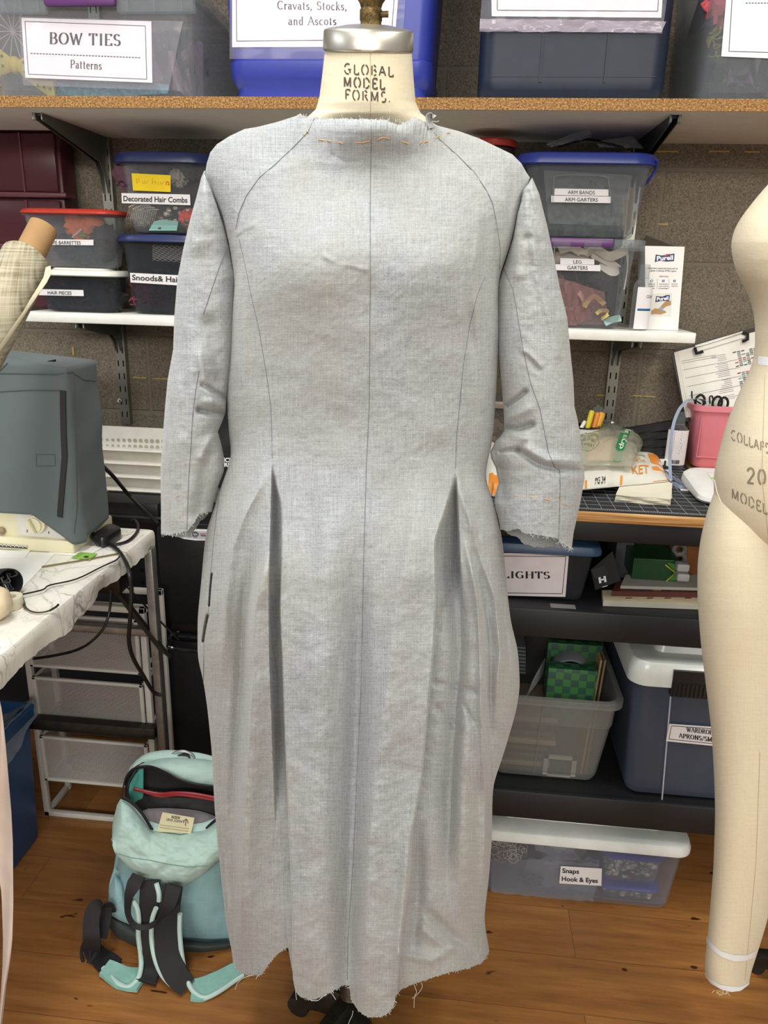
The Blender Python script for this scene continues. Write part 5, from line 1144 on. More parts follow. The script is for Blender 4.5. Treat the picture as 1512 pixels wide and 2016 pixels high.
paper(pc, pl, lp, PB, 'logo', .0008); ptext(pc, pl, 'Purell', 1293, 592, 1316, 590, 7, 'sans', mat=WT, bold=.03, lift=.0012)
SK = M('picture_skin', 'a9855a', .7)
for pts in ([(1321, 592), (1321, 600), (1312, 603), (1304, 609), (1297, 608), (1303, 601), (1309, 594)], [(1282, 612), (1290, 607), (1300, 609), (1309, 612), (1312, 615), (1300, 619), (1290, 618), (1282, 619)]):
    paper(pc, pl, pts, SK, 'printed_hand', .0009)
paper(pc, pl, [(1298, 606), (1303, 604), (1306, 609), (1301, 611)], M('picture_blue', '8aa0c0', .5), 'printed_drop', .0011)
ptext(t, pl, 'Simply bend, squeeze onto hands, and rub', 1276, 529, 1334, 530, 3, 'sans', lift=.0004); ptext(t, pl, 'together to eliminate 99.99% of germs.', 1279, 534, 1332, 535, 3, 'sans', lift=.0004); ptext(t, pl, 'DIRECTIONS', 1298, 545, 1316, 545.5, 2.5, 'sans', lift=.0004, mat=M('print_red', '8a3a3a', .7))
for k, cx_ in enumerate((1283, 1306, 1328)):
    c = at(cx_, 553, Y=yb_-.0004); o_ = obj('printed_dot', loft([ring(c, .0026, n=16, v=(0, 0, 1)), ring(c-np.array((0, .0002, 0)), .0026, n=16, v=(0, 0, 1))]), M('print_blue', '2b5a9a', .6), t)
    ptext(o_, pl, str(k+1), cx_-1, 554.5, cx_+1, 554.5, 3, 'sans', lift=.001, mat=WT)
    for j, tx in enumerate((('Bend', 'back panel', 'over center'), ('Twist and empty', 'entire contents', 'of package'), ('Rub hands', 'until dry', ''))[k]):
        if tx: ptext(t, pl, tx, cx_-6 if k != 1 else cx_-9, 560+j*4.2, cx_+6 if k != 1 else cx_+9, 560+j*4.2, 2.2, 'sans', lift=.0004)
for x in (1294, 1317): pline(t, pl, [(x, 549, x, 569)], .6, M('print_grey', '9a9a9a', .7), 'printed_rule', .0004)
def bottle(name, label, base, s, r, h, cap=True, liquid=True):
    """flip-top travel bottle; base centre, scale to height h"""
    t_ = thing(name, label, 'bottle', base); cx_, cy_, cz_ = base
    def sec(k, z): return [(cx_+r*k*math.cos(a)*1.0, cy_+r*k*.62*math.sin(a), cz_+z) for a in np.linspace(0, 6.2832, 33)[:-1]]
    obj('bottle_body', loft([sec(k, z*h) for k, z in ((.9, .001), (1, .015), (1, .12), (1, .66), (.96, .70), (.8, .74), (.55, .775), (.5, .79))]), CLEAR, t_)
    obj('cap', loft([sec(k, z*h) for k, z in ((.58, .785), (.58, .80), (.52, .81), (.54, .96), (.50, 1.0))]), CLEARD, t_); return t_
bb_ = at(1259, 643, Z=MZ+.0005); bb_ = np.array((PX_(1257, 640, 1.675)[0], 1.675, MZ+.0006)); hh = PX_(1264, 521, 1.675)[2]-MZ
t = bottle('sanitizer_bottle', 'clear flip top bottle with white wrap label in front of the sanitizer box', bb_, 1, .0185, hh)
def curved_label(par, base, r, h, a0, a1, z0, z1, mat, name='label', k=1.04, n=16):
    A = np.linspace(a0, a1, n); f = lambda a, z, kk: np.array((base[0]+r*kk*math.cos(a), base[1]+r*.62*kk*math.sin(a), base[2]+z*h))
    return obj(name, loft([[f(a, z0, k) for a in A]+[f(a, z0, k-.01) for a in A[::-1]], [f(a, z1, k) for a in A]+[f(a, z1, k-.01) for a in A[::-1]]]), mat, par), f
lb, f = curved_label(t, bb_, .0185, hh, math.radians(-128), math.radians(0), .02, .66, PAPER)
curved_label(lb, bb_, .0185, hh, math.radians(-115), math.radians(-10), .30, .335, M('print_blue', '2b5a9a', .6), 'blue_band', 1.055)
for s_, z_, h_, nm_ in (('CLEAN', .50, .045, 'lettering'), ('Alcohol', .31, .015, 'lettering')):
    sans(nm_, s_, lambda u, v, z_=z_, h_=h_: f(math.radians(-70+60*u), z_+h_*v, 1.07), MATS['print_blue'] if s_ != 'CLEAN' else INKM, lb, (0, -1, 0))
# ================================================================ ON THE BENCH
def onb(px, py): return at(px, py, Z=BT)
MAT_ = M('cutting_mat', '23262b', .7, var=.1)
a, b, c, d_ = onb(640, 990), onb(1395, 1012), onb(1395, 900), onb(640, 890)
mx0_, mx1_, my0_, my1_ = bx0+.03, .52, 1.384, 1.80
t = thing('cutting_mat', 'black gridded cutting mat covering the plywood bench top', 'cutting mat', (.2, 1.6, BT))
obj('mat_sheet', box(mx0_, mx1_, my0_, my1_, BT+.0003, BT+.0025), MAT_, t)
V = []
x = mx0_+.012
while x < mx1_: V.append(box(x-.0003, x+.0003, my0_+.012, my1_-.01, BT+.0025, BT+.0028)); x += .0254
y = my0_+.012
while y < my1_: V.append(box(mx0_+.012, mx1_-.01, y-.0003, y+.0003, BT+.0025, BT+.0028)); y += .0254
x = mx0_+.012; k = 0
while x < mx1_:
    V.append(box(x-.0004, x+.0004, my0_+.004, my0_+(.011 if k % 8 else .017), BT+.0025, BT+.003)); x += .0254/8; k += 1
obj('grid_lines', join(*V), M('mat_lines', 'a9abad', .7), t, False)
B0 = BT+.003
# pen cup and pens
c = at(1152, 838, Y=1.74); cb = B0
t = thing('pen_cup', 'white cup with black rim holding yellow and orange pens', 'cup', (c[0], 1.74, B0))
obj('cup', lathe((c[0], 1.74, B0), [(.022, .0005), (.024, .003), (.031, c[2]-B0-.003), (.031, c[2]-B0-.003), (.0285, c[2]-B0-.003), (.022, .006), (.001, .006)], 36), M('cup_white', 'd9d6d0', .4), t)
obj('rim', lathe((c[0], 1.74, c[2]-.003), [(.0315, 0), (.0325, .001), (.0325, .003), (.028, .003), (.028, 0)], 36), M('cup_rim', '1b1a1c', .4), t)
def pen(px0, py0, px1, py1, Y, r, mat, label, capc=None):
    p0, p1 = at(px0, py0, Y=Y), at(px1, py1, Y=Y+.004); v = p1-p0; p0 = p1-v/np.linalg.norm(v)*.12
    p0[2] = max(p0[2], B0+.01); v = p1-p0
    t_ = thing('pen', label, 'pen', p0); obj('barrel', tube([p0, p0+v*.5], r, 12), mat, t_)
    obj('cap', tube([p0+v*.5, p0+v*.97, p1], [r*1.12, r*1.12, r*.8], 12), capc or mat, t_)
PY_ = M('pen_yellow', 'd8c42c', .4); PO = M('pen_orange', 'e08a3a', .4); PO2 = M('pen_amber', 'e0a52e', .4)
pen(1157, 841, 1166, 808, 1.735, .0055, PY_, 'yellow marker, tallest bright one in the white cup'); pen(1169, 841, 1177, 812, 1.745, .006, PO, 'orange marker beside the yellow one in the cup')
pen(1175, 841, 1186, 812, 1.75, .0075, PO2, 'thick amber yellow marker at the right of the cup'); pen(1146, 841, 1152, 829, 1.73, .004, M('pen_white', 'dcdad6', .4), 'short white pen at the left of the cup')
for k in range(4): pen(1168+k*5, 835, 1172+k*6, 797+abs(k-1)*4, 1.762, .004, M('clear_pen', 'a0a4a8', .15, alpha=.2), ('clear capped ballpoint pen, leftmost of four at the back of the cup', 'clear capped ballpoint pen, second of four at the back of the cup', 'clear capped ballpoint pen, third of four at the back of the cup', 'clear capped ballpoint pen, rightmost of four at the back of the cup')[k])
# black pleated fabric heap
BF = M('black_cloth', '1a1a1d', .85, var=.2)
base = [(1180, 925), (1308, 925)]; top = [(1178, 852), (1320, 818)]
pa, pb = onb(1178, 905), onb(1322, 912)
yy = 1.79; G = []; nu, nv = 40, 24
for j in range(nv+1):
    for i in range(nu+1):
        u, v = i/nu, j/nv; x = at(1176+150*u, 900, Y=yy)[0]; zt_ = at(1250, 855-38*u, Y=yy+.03)[2]
        yb2 = yy-.055+.05*v+.006*math.sin(v*38+u*3)+.004*math.sin(u*14+v*5); G.append((x, yb2, B0+.001+(zt_-B0)*v**1.1+.004*math.sin(v*38+1+u*3)))
F = [(j*(nu+1)+i, j*(nu+1)+i+1, (j+1)*(nu+1)+i+1, (j+1)*(nu+1)+i) for j in range(nv) for i in range(nu)]
n0 = len(G); G2 = [(x, 1.80, z) for x, y, z in G]
F += [(n0+a, n0+d, n0+c_, n0+b) for a, b, c_, d in F]
ed = [(j*(nu+1), (j+1)*(nu+1)) for j in range(nv)]+[((j+1)*(nu+1)+nu, j*(nu+1)+nu) for j in range(nv)]+[(nv*(nu+1)+i, nv*(nu+1)+i+1) for i in range(nu)]+[(i+1, i) for i in range(nu)]
F += [(a, b, n0+b, n0+a) for a, b in ed]
o = obj('folded_cloth', (G+G2, F), BF); tag(o, 'black pleated folded cloth leaning on the wall behind the bags', 'cloth')
# white slotted holder
p = onb(1297, 925); o = thing('slotted_holder', 'white plastic holder with dark slots beside the small bottle', 'holder', p)
obj('block', box(p[0]-.045, p[0]+.02, p[1]-.005, p[1]+.05, B0, B0+.022, .003), M('holder_white', 'dadada', .4), o)
for k in range(5): obj('slot', box(p[0]-.04+k*.012, p[0]-.036+k*.012, p[1]-.0062, p[1]-.004, B0+.008, B0+.020), M('slot_dark', '1b1c20', .6), o)
# second sanitizer bottle
p = onb(1325, 925); hh2 = at(1330, 812, Y=p[1])[2]-B0
bb2 = np.array((p[0], p[1], B0+.0005)); t = bottle('sanitizer_bottle', 'small travel bottle with barcode label on the bench by the pink bin', bb2, 1, .0215, hh2)
lb, f = curved_label(t, bb2, .0215, hh2, math.radians(-175), math.radians(-8), .08, .70, M('label_lilac', 'ddd8dc', .7))
V = []
def wrapq(f, u0, u1, z0, z1, k=1.055): return solid_quad([f(u0, z0, k), f(u1, z0, k), f(u1, z1, k), f(u0, z1, k)], (0, -1, 0), .0003)
rr_ = random.Random(8)
for k in range(15): V.append(wrapq(f, math.radians(-120), math.radians(-120+rr_.uniform(40, 62)), .655-k*.026, .665-k*.026))
obj('printed_lines', join(*V), M('print_mid', '6a6a74', .8), lb, False)
V = []; a_ = -138
while a_ < -70: w__ = rr_.choice((1.5, 2.5, 4)); V.append(wrapq(f, math.radians(a_), math.radians(a_+w__), .105, .175)); a_ += w__+rr_.choice((1.5, 2.5))
obj('barcode', join(*V), INKM, lb, False)
# pink bin
PINK = M('pink_plastic', 'd8808f', .35, var=.04)
f1 = onb(1362, 925); f0 = np.array((f1[0]-.075, 1.80)); 
zt2 = at(1366, 800, Y=f1[1])[2]
t = thing('pink_bin', 'pink plastic bin holding a clipboard and scissors on the bench', 'bin', (f1[0]+.1, f1[1]+.1, B0))
xA, xB = f1[0]-.012, f1[0]+.24; yA2, yB2 = f1[1]-.012, 1.83
obj('tub', tub(xA, xB, yA2, yB2, B0+.0005, zt2+.004, .014, .025, .002, .007, .012, .01), PINK, t)
pn = obj('recess_panel', join(*[tube(q_, .0014, 6) for q_ in ([(xA+.014, yA2+.004, zt2-.02), (xA+.017, yA2+.010, B0+.03)], [(xA+.016, yA2+.010, B0+.028), (xB-.03, yA2+.010, B0+.028)])]), PINK, t)
# clipboard
cl = [(1326, 700), (1352, 800), (1530, 770), (1530, 628)]
yc = f1[1]+.06; cN = np.array((0, -1, .25)); cN /= np.linalg.norm(cN); cP = at(1400, 740, Y=yc)
pl = (cP, cN)
t = thing('clipboard', 'clipboard with spreadsheet printouts standing in the pink bin', 'clipboard', at(1380, 790, P=cP, N=cN))
def qd(par, pts, mat, nm, lift, th=.0006): return obj(nm, solid_quad([at(x, y, P=cP+cN*lift, N=cN) for x, y in pts], cN, th), mat, par, False)
qd(t, [(1322, 700), (1350, 830), (1560, 790), (1540, 630), (1330, 688)], M('clip_black', '1b1b1d', .5), 'board', 0, .003)
SHW = M('sheet_white', 'e6e4de', .75)
for k, dx in enumerate((0, 3, 7)): sh_ = qd(t, [(1327+dx, 694-k), (1350+dx, 822), (1560, 784), (1540, 640), (1370, 682)], SHW, 'sheet', .0025+.0008*k)
seg = []; 
def pr(u, v): return (1338+u*(180+0*v)+v*22, 712-u*34+v*100+u*v*-4)
R = random.Random(2)
for v in (.0, .04): seg.append((*pr(.02, v), *pr(.30+R.random()*.1, v)))
for v in (.17, .33, .50, .68, .86): seg.append((*pr(.02, v), *pr(.62, v)))
for r_i in range(26):
    v = .02+r_i*.035
    if r_i % 9 == 4: continue
    seg.append((*pr(.34+R.random()*.08, v), *pr(.50, v)))
pline(sh_, pl, seg, .6, M('print_dark', '7a7a7e', .8), 'printed_lines', .0052)
cols = [M('cell_red', 'b9545c', .8), M('cell_green', '7fa492', .8), M('cell_grey', '8c8784', .8), M('cell_blue', '6d8a9c', .8)]
for ci, cm in enumerate(cols):
    sg = []
    for r_i in range(24):
        v = .02+r_i*.035
        if r_i in (9, 10, 11): continue
        for k in range(9):
            if (k*7+r_i*3+R.randrange(3)) % 4 == ci: u = .58+k*.045; sg.append((*pr(u, v), *pr(u+.035, v-.005)))
    pline(sh_, pl, sg, 2.0, cm, 'coloured_cells', .0055)
# clip
CB = M('clip_chrome', 'a8a7a0', .3, .8)
e0 = [at(x, y, P=cP+cN*.012, N=cN) for x, y in ((1372, 692), (1470, 664))]
obj('clip_wire', tube([at(x, y, P=cP+cN*.012, N=cN) for x, y in ((1372, 694), (1368, 684), (1400, 674), (1462, 655), (1470, 662))], .0012, 6), CB, t)
obj('clip_plate', solid_quad([at(x, y, P=cP+cN*.008, N=cN) for x, y in ((1368, 680), (1462, 652), (1468, 664), (1374, 692))], cN, .0015), SHW, t)
for pts in ([(1368, 684), (1371, 696), (1384, 692)], [(1462, 655), (1472, 658), (1472, 668), (1462, 672)]):
    obj('rubber_tip', tube([at(x, y, P=cP+cN*.012, N=cN) for x, y in pts], .0036, 8), BF, t)
# scissors handles and black clips in the bin
for pts, lb_ in (([(1362, 770), (1363, 785), (1372, 790), (1380, 795)], 'thin black tool handle poking from the pink bin'), ([(1398, 795), (1397, 782), (1402, 780), (1404, 788)], 'black wire loop of a clip at the pink bin rim')):
    o = obj('tool_handle', tube([at(x, y, Y=yA2+.03) for x, y in pts], .0016, 6, 4), BF); tag(o, lb_, 'tool')
for k, (cx_, cy_) in enumerate(((1378, 790), (1412, 793), (1424, 795))):
    c = at(cx_, cy_, Y=yA2+.035); o = obj('scissors_handle', tube([c+np.array((math.cos(a)*.010, 0, math.sin(a)*.014)) for a in np.linspace(0, 6.28, 15)], .0028, 7), BF); tag(o, ('black scissors handle loop at the left of the pink bin rim', 'black scissors handle loop in the middle of the pink bin', 'black scissors handle loop at the right beside the beige form')[k], 'scissors')
# grey blue ribbon lanyard
LAN = M('lanyard_blue', '8f9bb0', .6)
pts = [(1388, 796, .05), (1384, 788, .03), (1372, 785, .01), (1356, 788, -.012), (1340, 802, -.02), (1330, 822, -.03), (1324, 845, -.04), (1320, 880, -.05), (1319, 915, -.06)]
P = [at(x, y, Y=yA2+dy) for x, y, dy in pts]; g = onb(1321, 948); P += [g+np.array((0, 0, .002)), onb(1330, 955)+np.array((0, 0, .004)), onb(1350, 966)+np.array((0, 0, .004))]
P2 = [onb(x, y)+np.array((0, 0, .004)) for x, y in ((1351, 964), (1338, 964), (1318, 954), (1303, 938), (1300, 930), (1310, 934), (1325, 946), (1350, 962))]
t = thing('lanyard', 'grey blue ribbon lanyard hanging from the pink bin rim to the bench', 'ribbon', g)
obj('ribbon', strap(P, [np.array((1, .1, 0))]*4+[np.array((1., .2, 0))]*(len(P)-4), .0035, .0005, 6), LAN, t); obj('loop', strap(P2, (0, .3, 1), .005, .0006, 6), LAN, t)
# white keypad machine
DEV = M('device_white', 'e3e3e1', .3); KEY = M('key_grey', 'cfd1d4', .4)
c = onb(1400, 985); cx_, cy_ = c[0]+.025, c[1]+.03
t = thing('label_maker', 'white rounded keypad device with grey buttons beside the beige form', 'label maker', (cx_, cy_, B0))
def tilt(vf): return [(v[0], v[1], v[2]) for v in vf[0]], vf[1]
hx_, hy_ = .062, .085
sl = lambda y: .018+.022*(y-(cy_-hy_))/(2*hy_)
R_ = []
for i, f_ in ((.012, 0), (.003, .15), (0, .4), (.002, .75), (.008, .93), (.016, 1.0)):
    R_.append([(x, y, B0+.0005+f_*sl(y)) for x, y in rrect(cx_, cy_, hx_-i, hy_-i, .03, 8)])
obj('shell', loft(R_), DEV, t)
obj('keypad_surround', loft([[(x, y, B0+sl(y)+d) for x, y in rrect(cx_+.012, cy_-.012, hx_-.03, hy_-.032, .012, 5)] for d in (.0, .0012)]), KEY, t)
for r_i in range(8):
    for k in range(4):
        x, y = cx_-.012+k*.0155, cy_-.052+r_i*.0125; m_ = DEV if r_i != 5 or k else M('key_green', 'b9d23a', .4)
        obj('key', loft([[(a_, b_, B0+sl(y)+d) for a_, b_ in rrect(x, y, .0062-i, .0042-i, .002, 3)] for i, d in ((0, 0), (0, .0022), (.0008, .0028))]), m_, t)
obj('keypad_base', box(cx_-.03, cx_-.029, cy_, cy_+.001, B0+.0005, B0+.001), DEV, t)
# white slip
o = obj('paper_slip', solid_quad([onb(x, y)+np.array((0, 0, .0045)) for x, y in ((1338, 967), (1354, 967), (1355, 971), (1340, 970))], (0, 0, 1), .0006), PAPER); tag(o, 'small white paper slip between the lanyard and the keypad device', 'paper')
# paper under, napkins, plastic bags
o = obj('paper_sheet', solid_quad([onb(x, y)+np.array((0, 0, .0035)) for x, y in ((1288, 928), (1320, 926), (1323, 985), (1270, 985))], (0, 0, 1), .0005), PAPER); tag(o, 'pale sheet of paper under the lanyard end', 'paper')
NAP = M('cream_paper', 'e0dbc8', .85, var=.04); t = thing('napkin_stack', 'stack of cream paper napkins under the orange edged bag', 'napkins', onb(1265, 992))
qn = [onb(x, y) for x, y in ((1211, 990), (1316, 999), (1320, 965), (1225, 958))]; R = random.Random(3)
for k in range(9):
    pts = [p+np.array((R.uniform(-.003, .003), R.uniform(-.002, .002), .0032+k*.0016)) for p in qn]; e_ = []
    m4 = quadmap(*pts)
    for u in np.linspace(0, 1, 10): e_.append(m4(u, .02*math.sin(u*9+k)))
    for v in np.linspace(.1, 1, 5): e_.append(m4(1, v))
    for u in np.linspace(.9, 0, 8): e_.append(m4(u, 1))
    obj('napkin', solid_quad(e_, (0, 0, 1), .0012), NAP, t)
def pouch(name, label, cat, corners, h, mat, amp=.004, seed=0, zb=.006, nx=44, ny=30, top=None):
    """pillow shaped bag lying on the bench; corners near-left, near-right, far-right, far-left"""
    m4 = quadmap(*[onb(x, y) for x, y in corners]); V = []; m = (nx+1)*(ny+1)
    for s in (0, 1):
        for j in range(ny+1):
            for i in range(nx+1):
                u, v = i/nx, j/ny; p = m4(u, v); k = (16*u*(1-u)*v*(1-v))**.45
                n = mnoise.noise(Vector((u*6, v*5, seed)))+.6*mnoise.noise(Vector((u*15, v*13, seed+4)))
                V.append(p+np.array((n*.002, n*.003, zb+(h*k+amp*n*min(1, k*2+.15) if s else 0)+.002*s)))
    F = []
    for j in range(ny):
        for i in range(nx):
            a = j*(nx+1)+i; F += [(a, a+nx+1, a+nx+2, a+1), (m+a, m+a+1, m+a+nx+2, m+a+nx+1)]
    per = list(range(nx+1))+[(j+1)*(nx+1)-1+0*(j) for j in range(1, ny+1)]+[ny*(nx+1)+i for i in range(nx-1, -1, -1)]+[j*(nx+1) for j in range(ny-1, 0, -1)]
    for k in range(len(per)): a, b = per[k], per[(k+1) % len(per)]; F.append((a, b, m+b, m+a))
    V = [tuple(p) for p in V]; o = obj(name, (V, F), mat); tag(o, label, cat)
    def surf(u, v):
        i, j = min(max(u, 0), 1)*nx, min(max(v, 0), 1)*ny; i0, j0 = min(int(i), nx-1), min(int(j), ny-1); fu, fv = i-i0, j-j0
        g = lambda a, b: np.array(V[m+b*(nx+1)+a]); return (g(i0, j0)*(1-fu)+g(i0+1, j0)*fu)*(1-fv)+(g(i0, j0+1)*(1-fu)+g(i0+1, j0+1)*fu)*fv
    return o, surf
def patch(par, nm, surf, u0, u1, v0, v1, mat, sk=0, lift=.0008, n=14):
    V = []
    for j in range(7):
        for i in range(n+1):
            u, v = i/n, j/6; V.append(surf(u0+(u1-u0)*u+sk*v, v0+(v1-v0)*v)+np.array((0, -.0003, lift)))
    return obj(nm, (V, [(j*(n+1)+i, j*(n+1)+i+1, (j+1)*(n+1)+i+1, (j+1)*(n+1)+i) for j in range(6) for i in range(n)]), mat, par)
def stext(par, surf, txt, u0, v0, du, dv, hv, mat, lift=.0012, hu=0):
    return sans('lettering', txt, lambda u, v: surf(u0+du*u+hu*v, v0+dv*u+hv*v)+np.array((0, 0, lift)), mat, par, (0, -.3, 1), .01)
POUCH = M('printed_pouch', 'd8d6cc', .3, var=.03); ORG = M('orange_print', 'dc8a34', .4); GRNP = M('green_print', '2f7a4a', .4); OLV = M('olive_print', '6f7a48', .6)
o, sf = pouch('pouch', 'white foil pouch with a rippled orange end lying on the bench', 'pouch', [(1118, 985), (1313, 965), (1292, 915), (1120, 905)], .030, POUCH, .003, 3, .018)
patch(o, 'orange_end', sf, .84, 1.0, 0, 1, ORG)
stext(o, sf, 'KET', .62, .06, .18, .02, .14, ORG); stext(o, sf, 'HIBISCUS', .60, .32, .18, 0, .08, ORG); stext(o, sf, 'Kinetic', .70, .5, .1, 0, .06, OLV); stext(o, sf, 'PG 34', .25, .015, .1, 0, .05, INKM)
patch(o, 'tear_mark', sf, .50, .52, 0, .06, ORG); patch(o, 'tear_mark', sf, .15, .17, 0, .06, ORG)
o, sf = pouch('plastic_bag', 'clear crinkled bag with a green printed stripe and a warning text on the pouch', 'plastic bag', [(1105, 965), (1240, 968), (1266, 905), (1130, 868)], .034, M('bag_film', 'c9c8b4', .12, alpha=.30, var=.05), .006, 9, .052)
patch(o, 'green_stripe', sf, .70, .82, .02, .98, GRNP, .0)
sans('lettering', 'dry to sip', lambda u, v: sf(.80-.07*v, .20+.5*u)+np.array((0, 0, .0016)), M('pale_green_print', 'd5e8d0', .5), o, (0, -.3, 1), .01)
for k, tx in enumerate(('A BAG IS NOT A TOY', 'KEEP AWAY FROM BABIES', 'AND CHILDREN. DO NOT', 'USE IN CRIBS, BEDS,', 'CARRIAGES OR PENS')): stext(o, sf, tx, .08, .84-k*.085, .42, -.03, .05, OLV)
for k, tx in enumerate(('SUFFOCATION', 'DANGER OF BAG', 'KEEP AWAY')): stext(o, sf, tx, .10, .33-k*.09, .30, -.02, .055, OLV)
ov = obj('text_outline', join(*[tube([sf(cu+ru*math.cos(a), cv+rv*math.sin(a))+np.array((0, 0, .0012)) for a in np.linspace(0, 6.28, 30)], .0004, 4) for cu, cv, ru, rv in ((.29, .66, .26, .27), (.25, .23, .2, .16))]), OLV, o)
o, sf = pouch('pink_slab', 'pale peach wrapped piece inside the clear bag with the green stripe', 'packet', [(1150, 955), (1205, 955), (1215, 905), (1160, 895)], .010, M('peach_wrap', 'd3b4a0', .6), .001, 4, .052, 14, 10)
# things seen between skirt and right sleeve
o, sf = pouch('pouch', 'white pouch with orange edge seen between the skirt and the right sleeve', 'pouch', [(948, 975), (990, 985), (985, 895), (945, 895)], .05, POUCH, .003, 6, .004)
patch(o, 'orange_end', sf, .3, 1, 0, .10, ORG)
p = onb(975, 890); t = thing('clear_box', 'clear box of beige notions behind the right sleeve elbow', 'box', p)
obj('tub', tub(p[0]-.06, p[0]+.04, p[1]+.02, p[1]+.12, B0+.001, B0+.14, .006, .01), CLEAR, t); obj('lid', box(p[0]-.065, p[0]+.045, p[1]+.015, p[1]+.125, B0+.10, B0+.118, .003), M('clear_lid_beige', 'bba99a', .3), t)
o = obj('notions', blob((p[0]-.01, p[1]+.06, B0+.045), .04, .03, .04, .4, 4, 3), M('beige_notions', 'a8937a', .8)); tag(o, 'beige notions inside the clear box at the right elbow', 'notions')
o = obj('red_box', box(p[0]-.06, p[0]+.03, p[1]+.05, p[1]+.12, B0+.142, B0+.19, .002), M('reddish_box', '6a4a40', .5)); tag(o, 'dull reddish box on the clear box behind the right elbow', 'box')
# ================================================================ UNDER THE BENCH
def fr(px, py, Y): return at(px, py, Y=Y)
SLB = M('slate_blue_lid', '2f4a6c', .4)
yf = 1.425; z1 = fr(1080, 1086, yf)[2]
a, b = fr(930, 1090, yf)[0], fr(1172, 1090, yf)[0]
t = thing('storage_bin', 'smoky bin with slate blue lid labelled KEYLIGHTS under the bench', 'storage bin', ((a+b)/2, 1.6, S1))
obj('tub', tub(a, b, yf, 1.80, S1+.0006, z1, .012, .02, .002, .004, .006, .01), SMOKE, t)
obj('lid', lid(a-.012, fr(1186, 1090, yf)[0], yf-.012, 1.81, z1-.003, .020, .02, .002, .02), SLB, t)
pl = plane_front(yf, .012, S1, z1)
paper(t, pl, [(925, 1088), (1120, 1090), (1113, 1175), (925, 1171)], M('label_lilac_paper', 'dcd5da', .75)); lb = t.children[-1]
pline(lb, pl, [(925, 1094, 1114, 1096), (1114, 1096, 1107, 1169), (1107, 1169, 925, 1166)], 1.2)
ptext(lb, pl, 'KEYLIGHTS', 940, 1137, 1082, 1139, 13, thick=.22)
obj('bin_contents', box(a+.03, b-.03, yf+.06, 1.78, S1+.01, z1-.02, .01), M('dark_contents', '2a2c30', .8), t)
o = obj('paper_slip', box(fr(1086, 1182, 1.40)[0], fr(1136, 1182, 1.40)[0], 1.395, 1.42, S1, S1+.0008), M('grey_paper', '77777a', .8)); tag(o, 'grey paper slip poking from under the blue lidded bin', 'paper')
# black box with H
c0_ = fr(1190, 1165, 1.44)
t = thing('black_box', 'small black box with a white H mark, tilted against the bin', 'box', c0_)
N_ = np.array((.25, -1, .25)); N_ /= np.linalg.norm(N_); bp = fr(1190, 1140, 1.45); pl = (bp, N_)
front = [at(x, y, P=bp, N=N_) for x, y in ((1163, 1122), (1206, 1085), (1222, 1143), (1172, 1162))]
obj('carton', solid_quad([p-N_*.03 for p in front], N_, .06), M('glossy_black', '101012', .2), t, False)
paper(t, pl, [(1163, 1121), (1191, 1113), (1197, 1130), (1171, 1140)], M('dark_label', '26262a', .4), 'sticker', .0006)
pline(t, pl, [(1180, 1136, 1182, 1148), (1190, 1134, 1192, 1146)], 4.5, M('print_white', 'e8e8ee', .5), 'letter_mark', .0006); pline(t, pl, [(1181, 1142, 1191, 1140)], 3, MATS['print_white'], 'letter_bar', .0006); pline(t, pl, [(1186, 1156, 1196, 1153)], 1.4, MATS['print_white'], 'printed_line', .0006)
# white books / boards
BKW = M('board_cream', 'cdbf9f', .7, var=.1); BKE = M('board_edge', 'b9b6aa', .7)
t = thing('picture_board', 'cream printed board with rounded corner lying at the shelf edge', 'board', fr(1280, 1195, 1.42))
pts = [at(x, y, Z=S1+.012) for x, y in ((1188, 1183), (1378, 1190), (1378, 1160), (1185, 1162))]
obj('board', loft([[(p[0], p[1], S1+.001) for p in pts], [(p[0], p[1], S1+.011) for p in pts]]), BKE, t, False); obj('top_print', solid_quad([p+np.array((0, 0, -.0004)) for p in pts], (0, 0, 1), .001), BKW, t, False)
RB = M('rust_mark', '8a4630', .8)
for x in (1238, 1280, 1315, 1355):
    q_ = at(x, 1178, Z=S1+.0123); obj('printed_mark', solid_quad([q_+np.array(v) for v in ((-.008, -.003, 0), (.006, 0, 0), (.008, .005, 0), (-.004, .004, 0))], (0, 0, 1), .0004), RB, t, False)
t = thing('picture_book', 'colourful picture book between the cream board and the green box', 'book', fr(1290, 1160, 1.5))
pts = [at(x, y, Z=S1+.024) for x, y in ((1205, 1163), (1378, 1166), (1378, 1140), (1215, 1142))]
obj('book_block', loft([[(p[0], p[1], S1+.0125) for p in pts], [(p[0], p[1], S1+.023) for p in pts]]), M('red_brown_cover', '5a2f26', .6), t, False)
for x, c_ in ((1260, '2f3a5a'), (1290, 'b08a3a'), (1325, '3a4a6a')):
    q_ = at(x, 1158, Z=S1+.0236); obj('printed_shape', solid_quad([q_+np.array((.014*math.cos(a), .012*math.sin(a), 0)) for a in np.linspace(0, 6, 9)], (0, 0, 1), .0006), M('print_'+c_, c_, .6), t, False)
t = thing('magazine_pile', 'white edged booklet lying under the green box', 'booklet', fr(1290, 1150, 1.52))
pts = [at(x, y, Z=S1+.032) for x, y in ((1222, 1152), (1378, 1156), (1378, 1130), (1232, 1130))]
obj('booklet', loft([[(p[0], p[1], S1+.0245) for p in pts], [(p[0], p[1], S1+.0305) for p in pts]]), M('booklet_white', 'b5b2a8', .7), t, False)
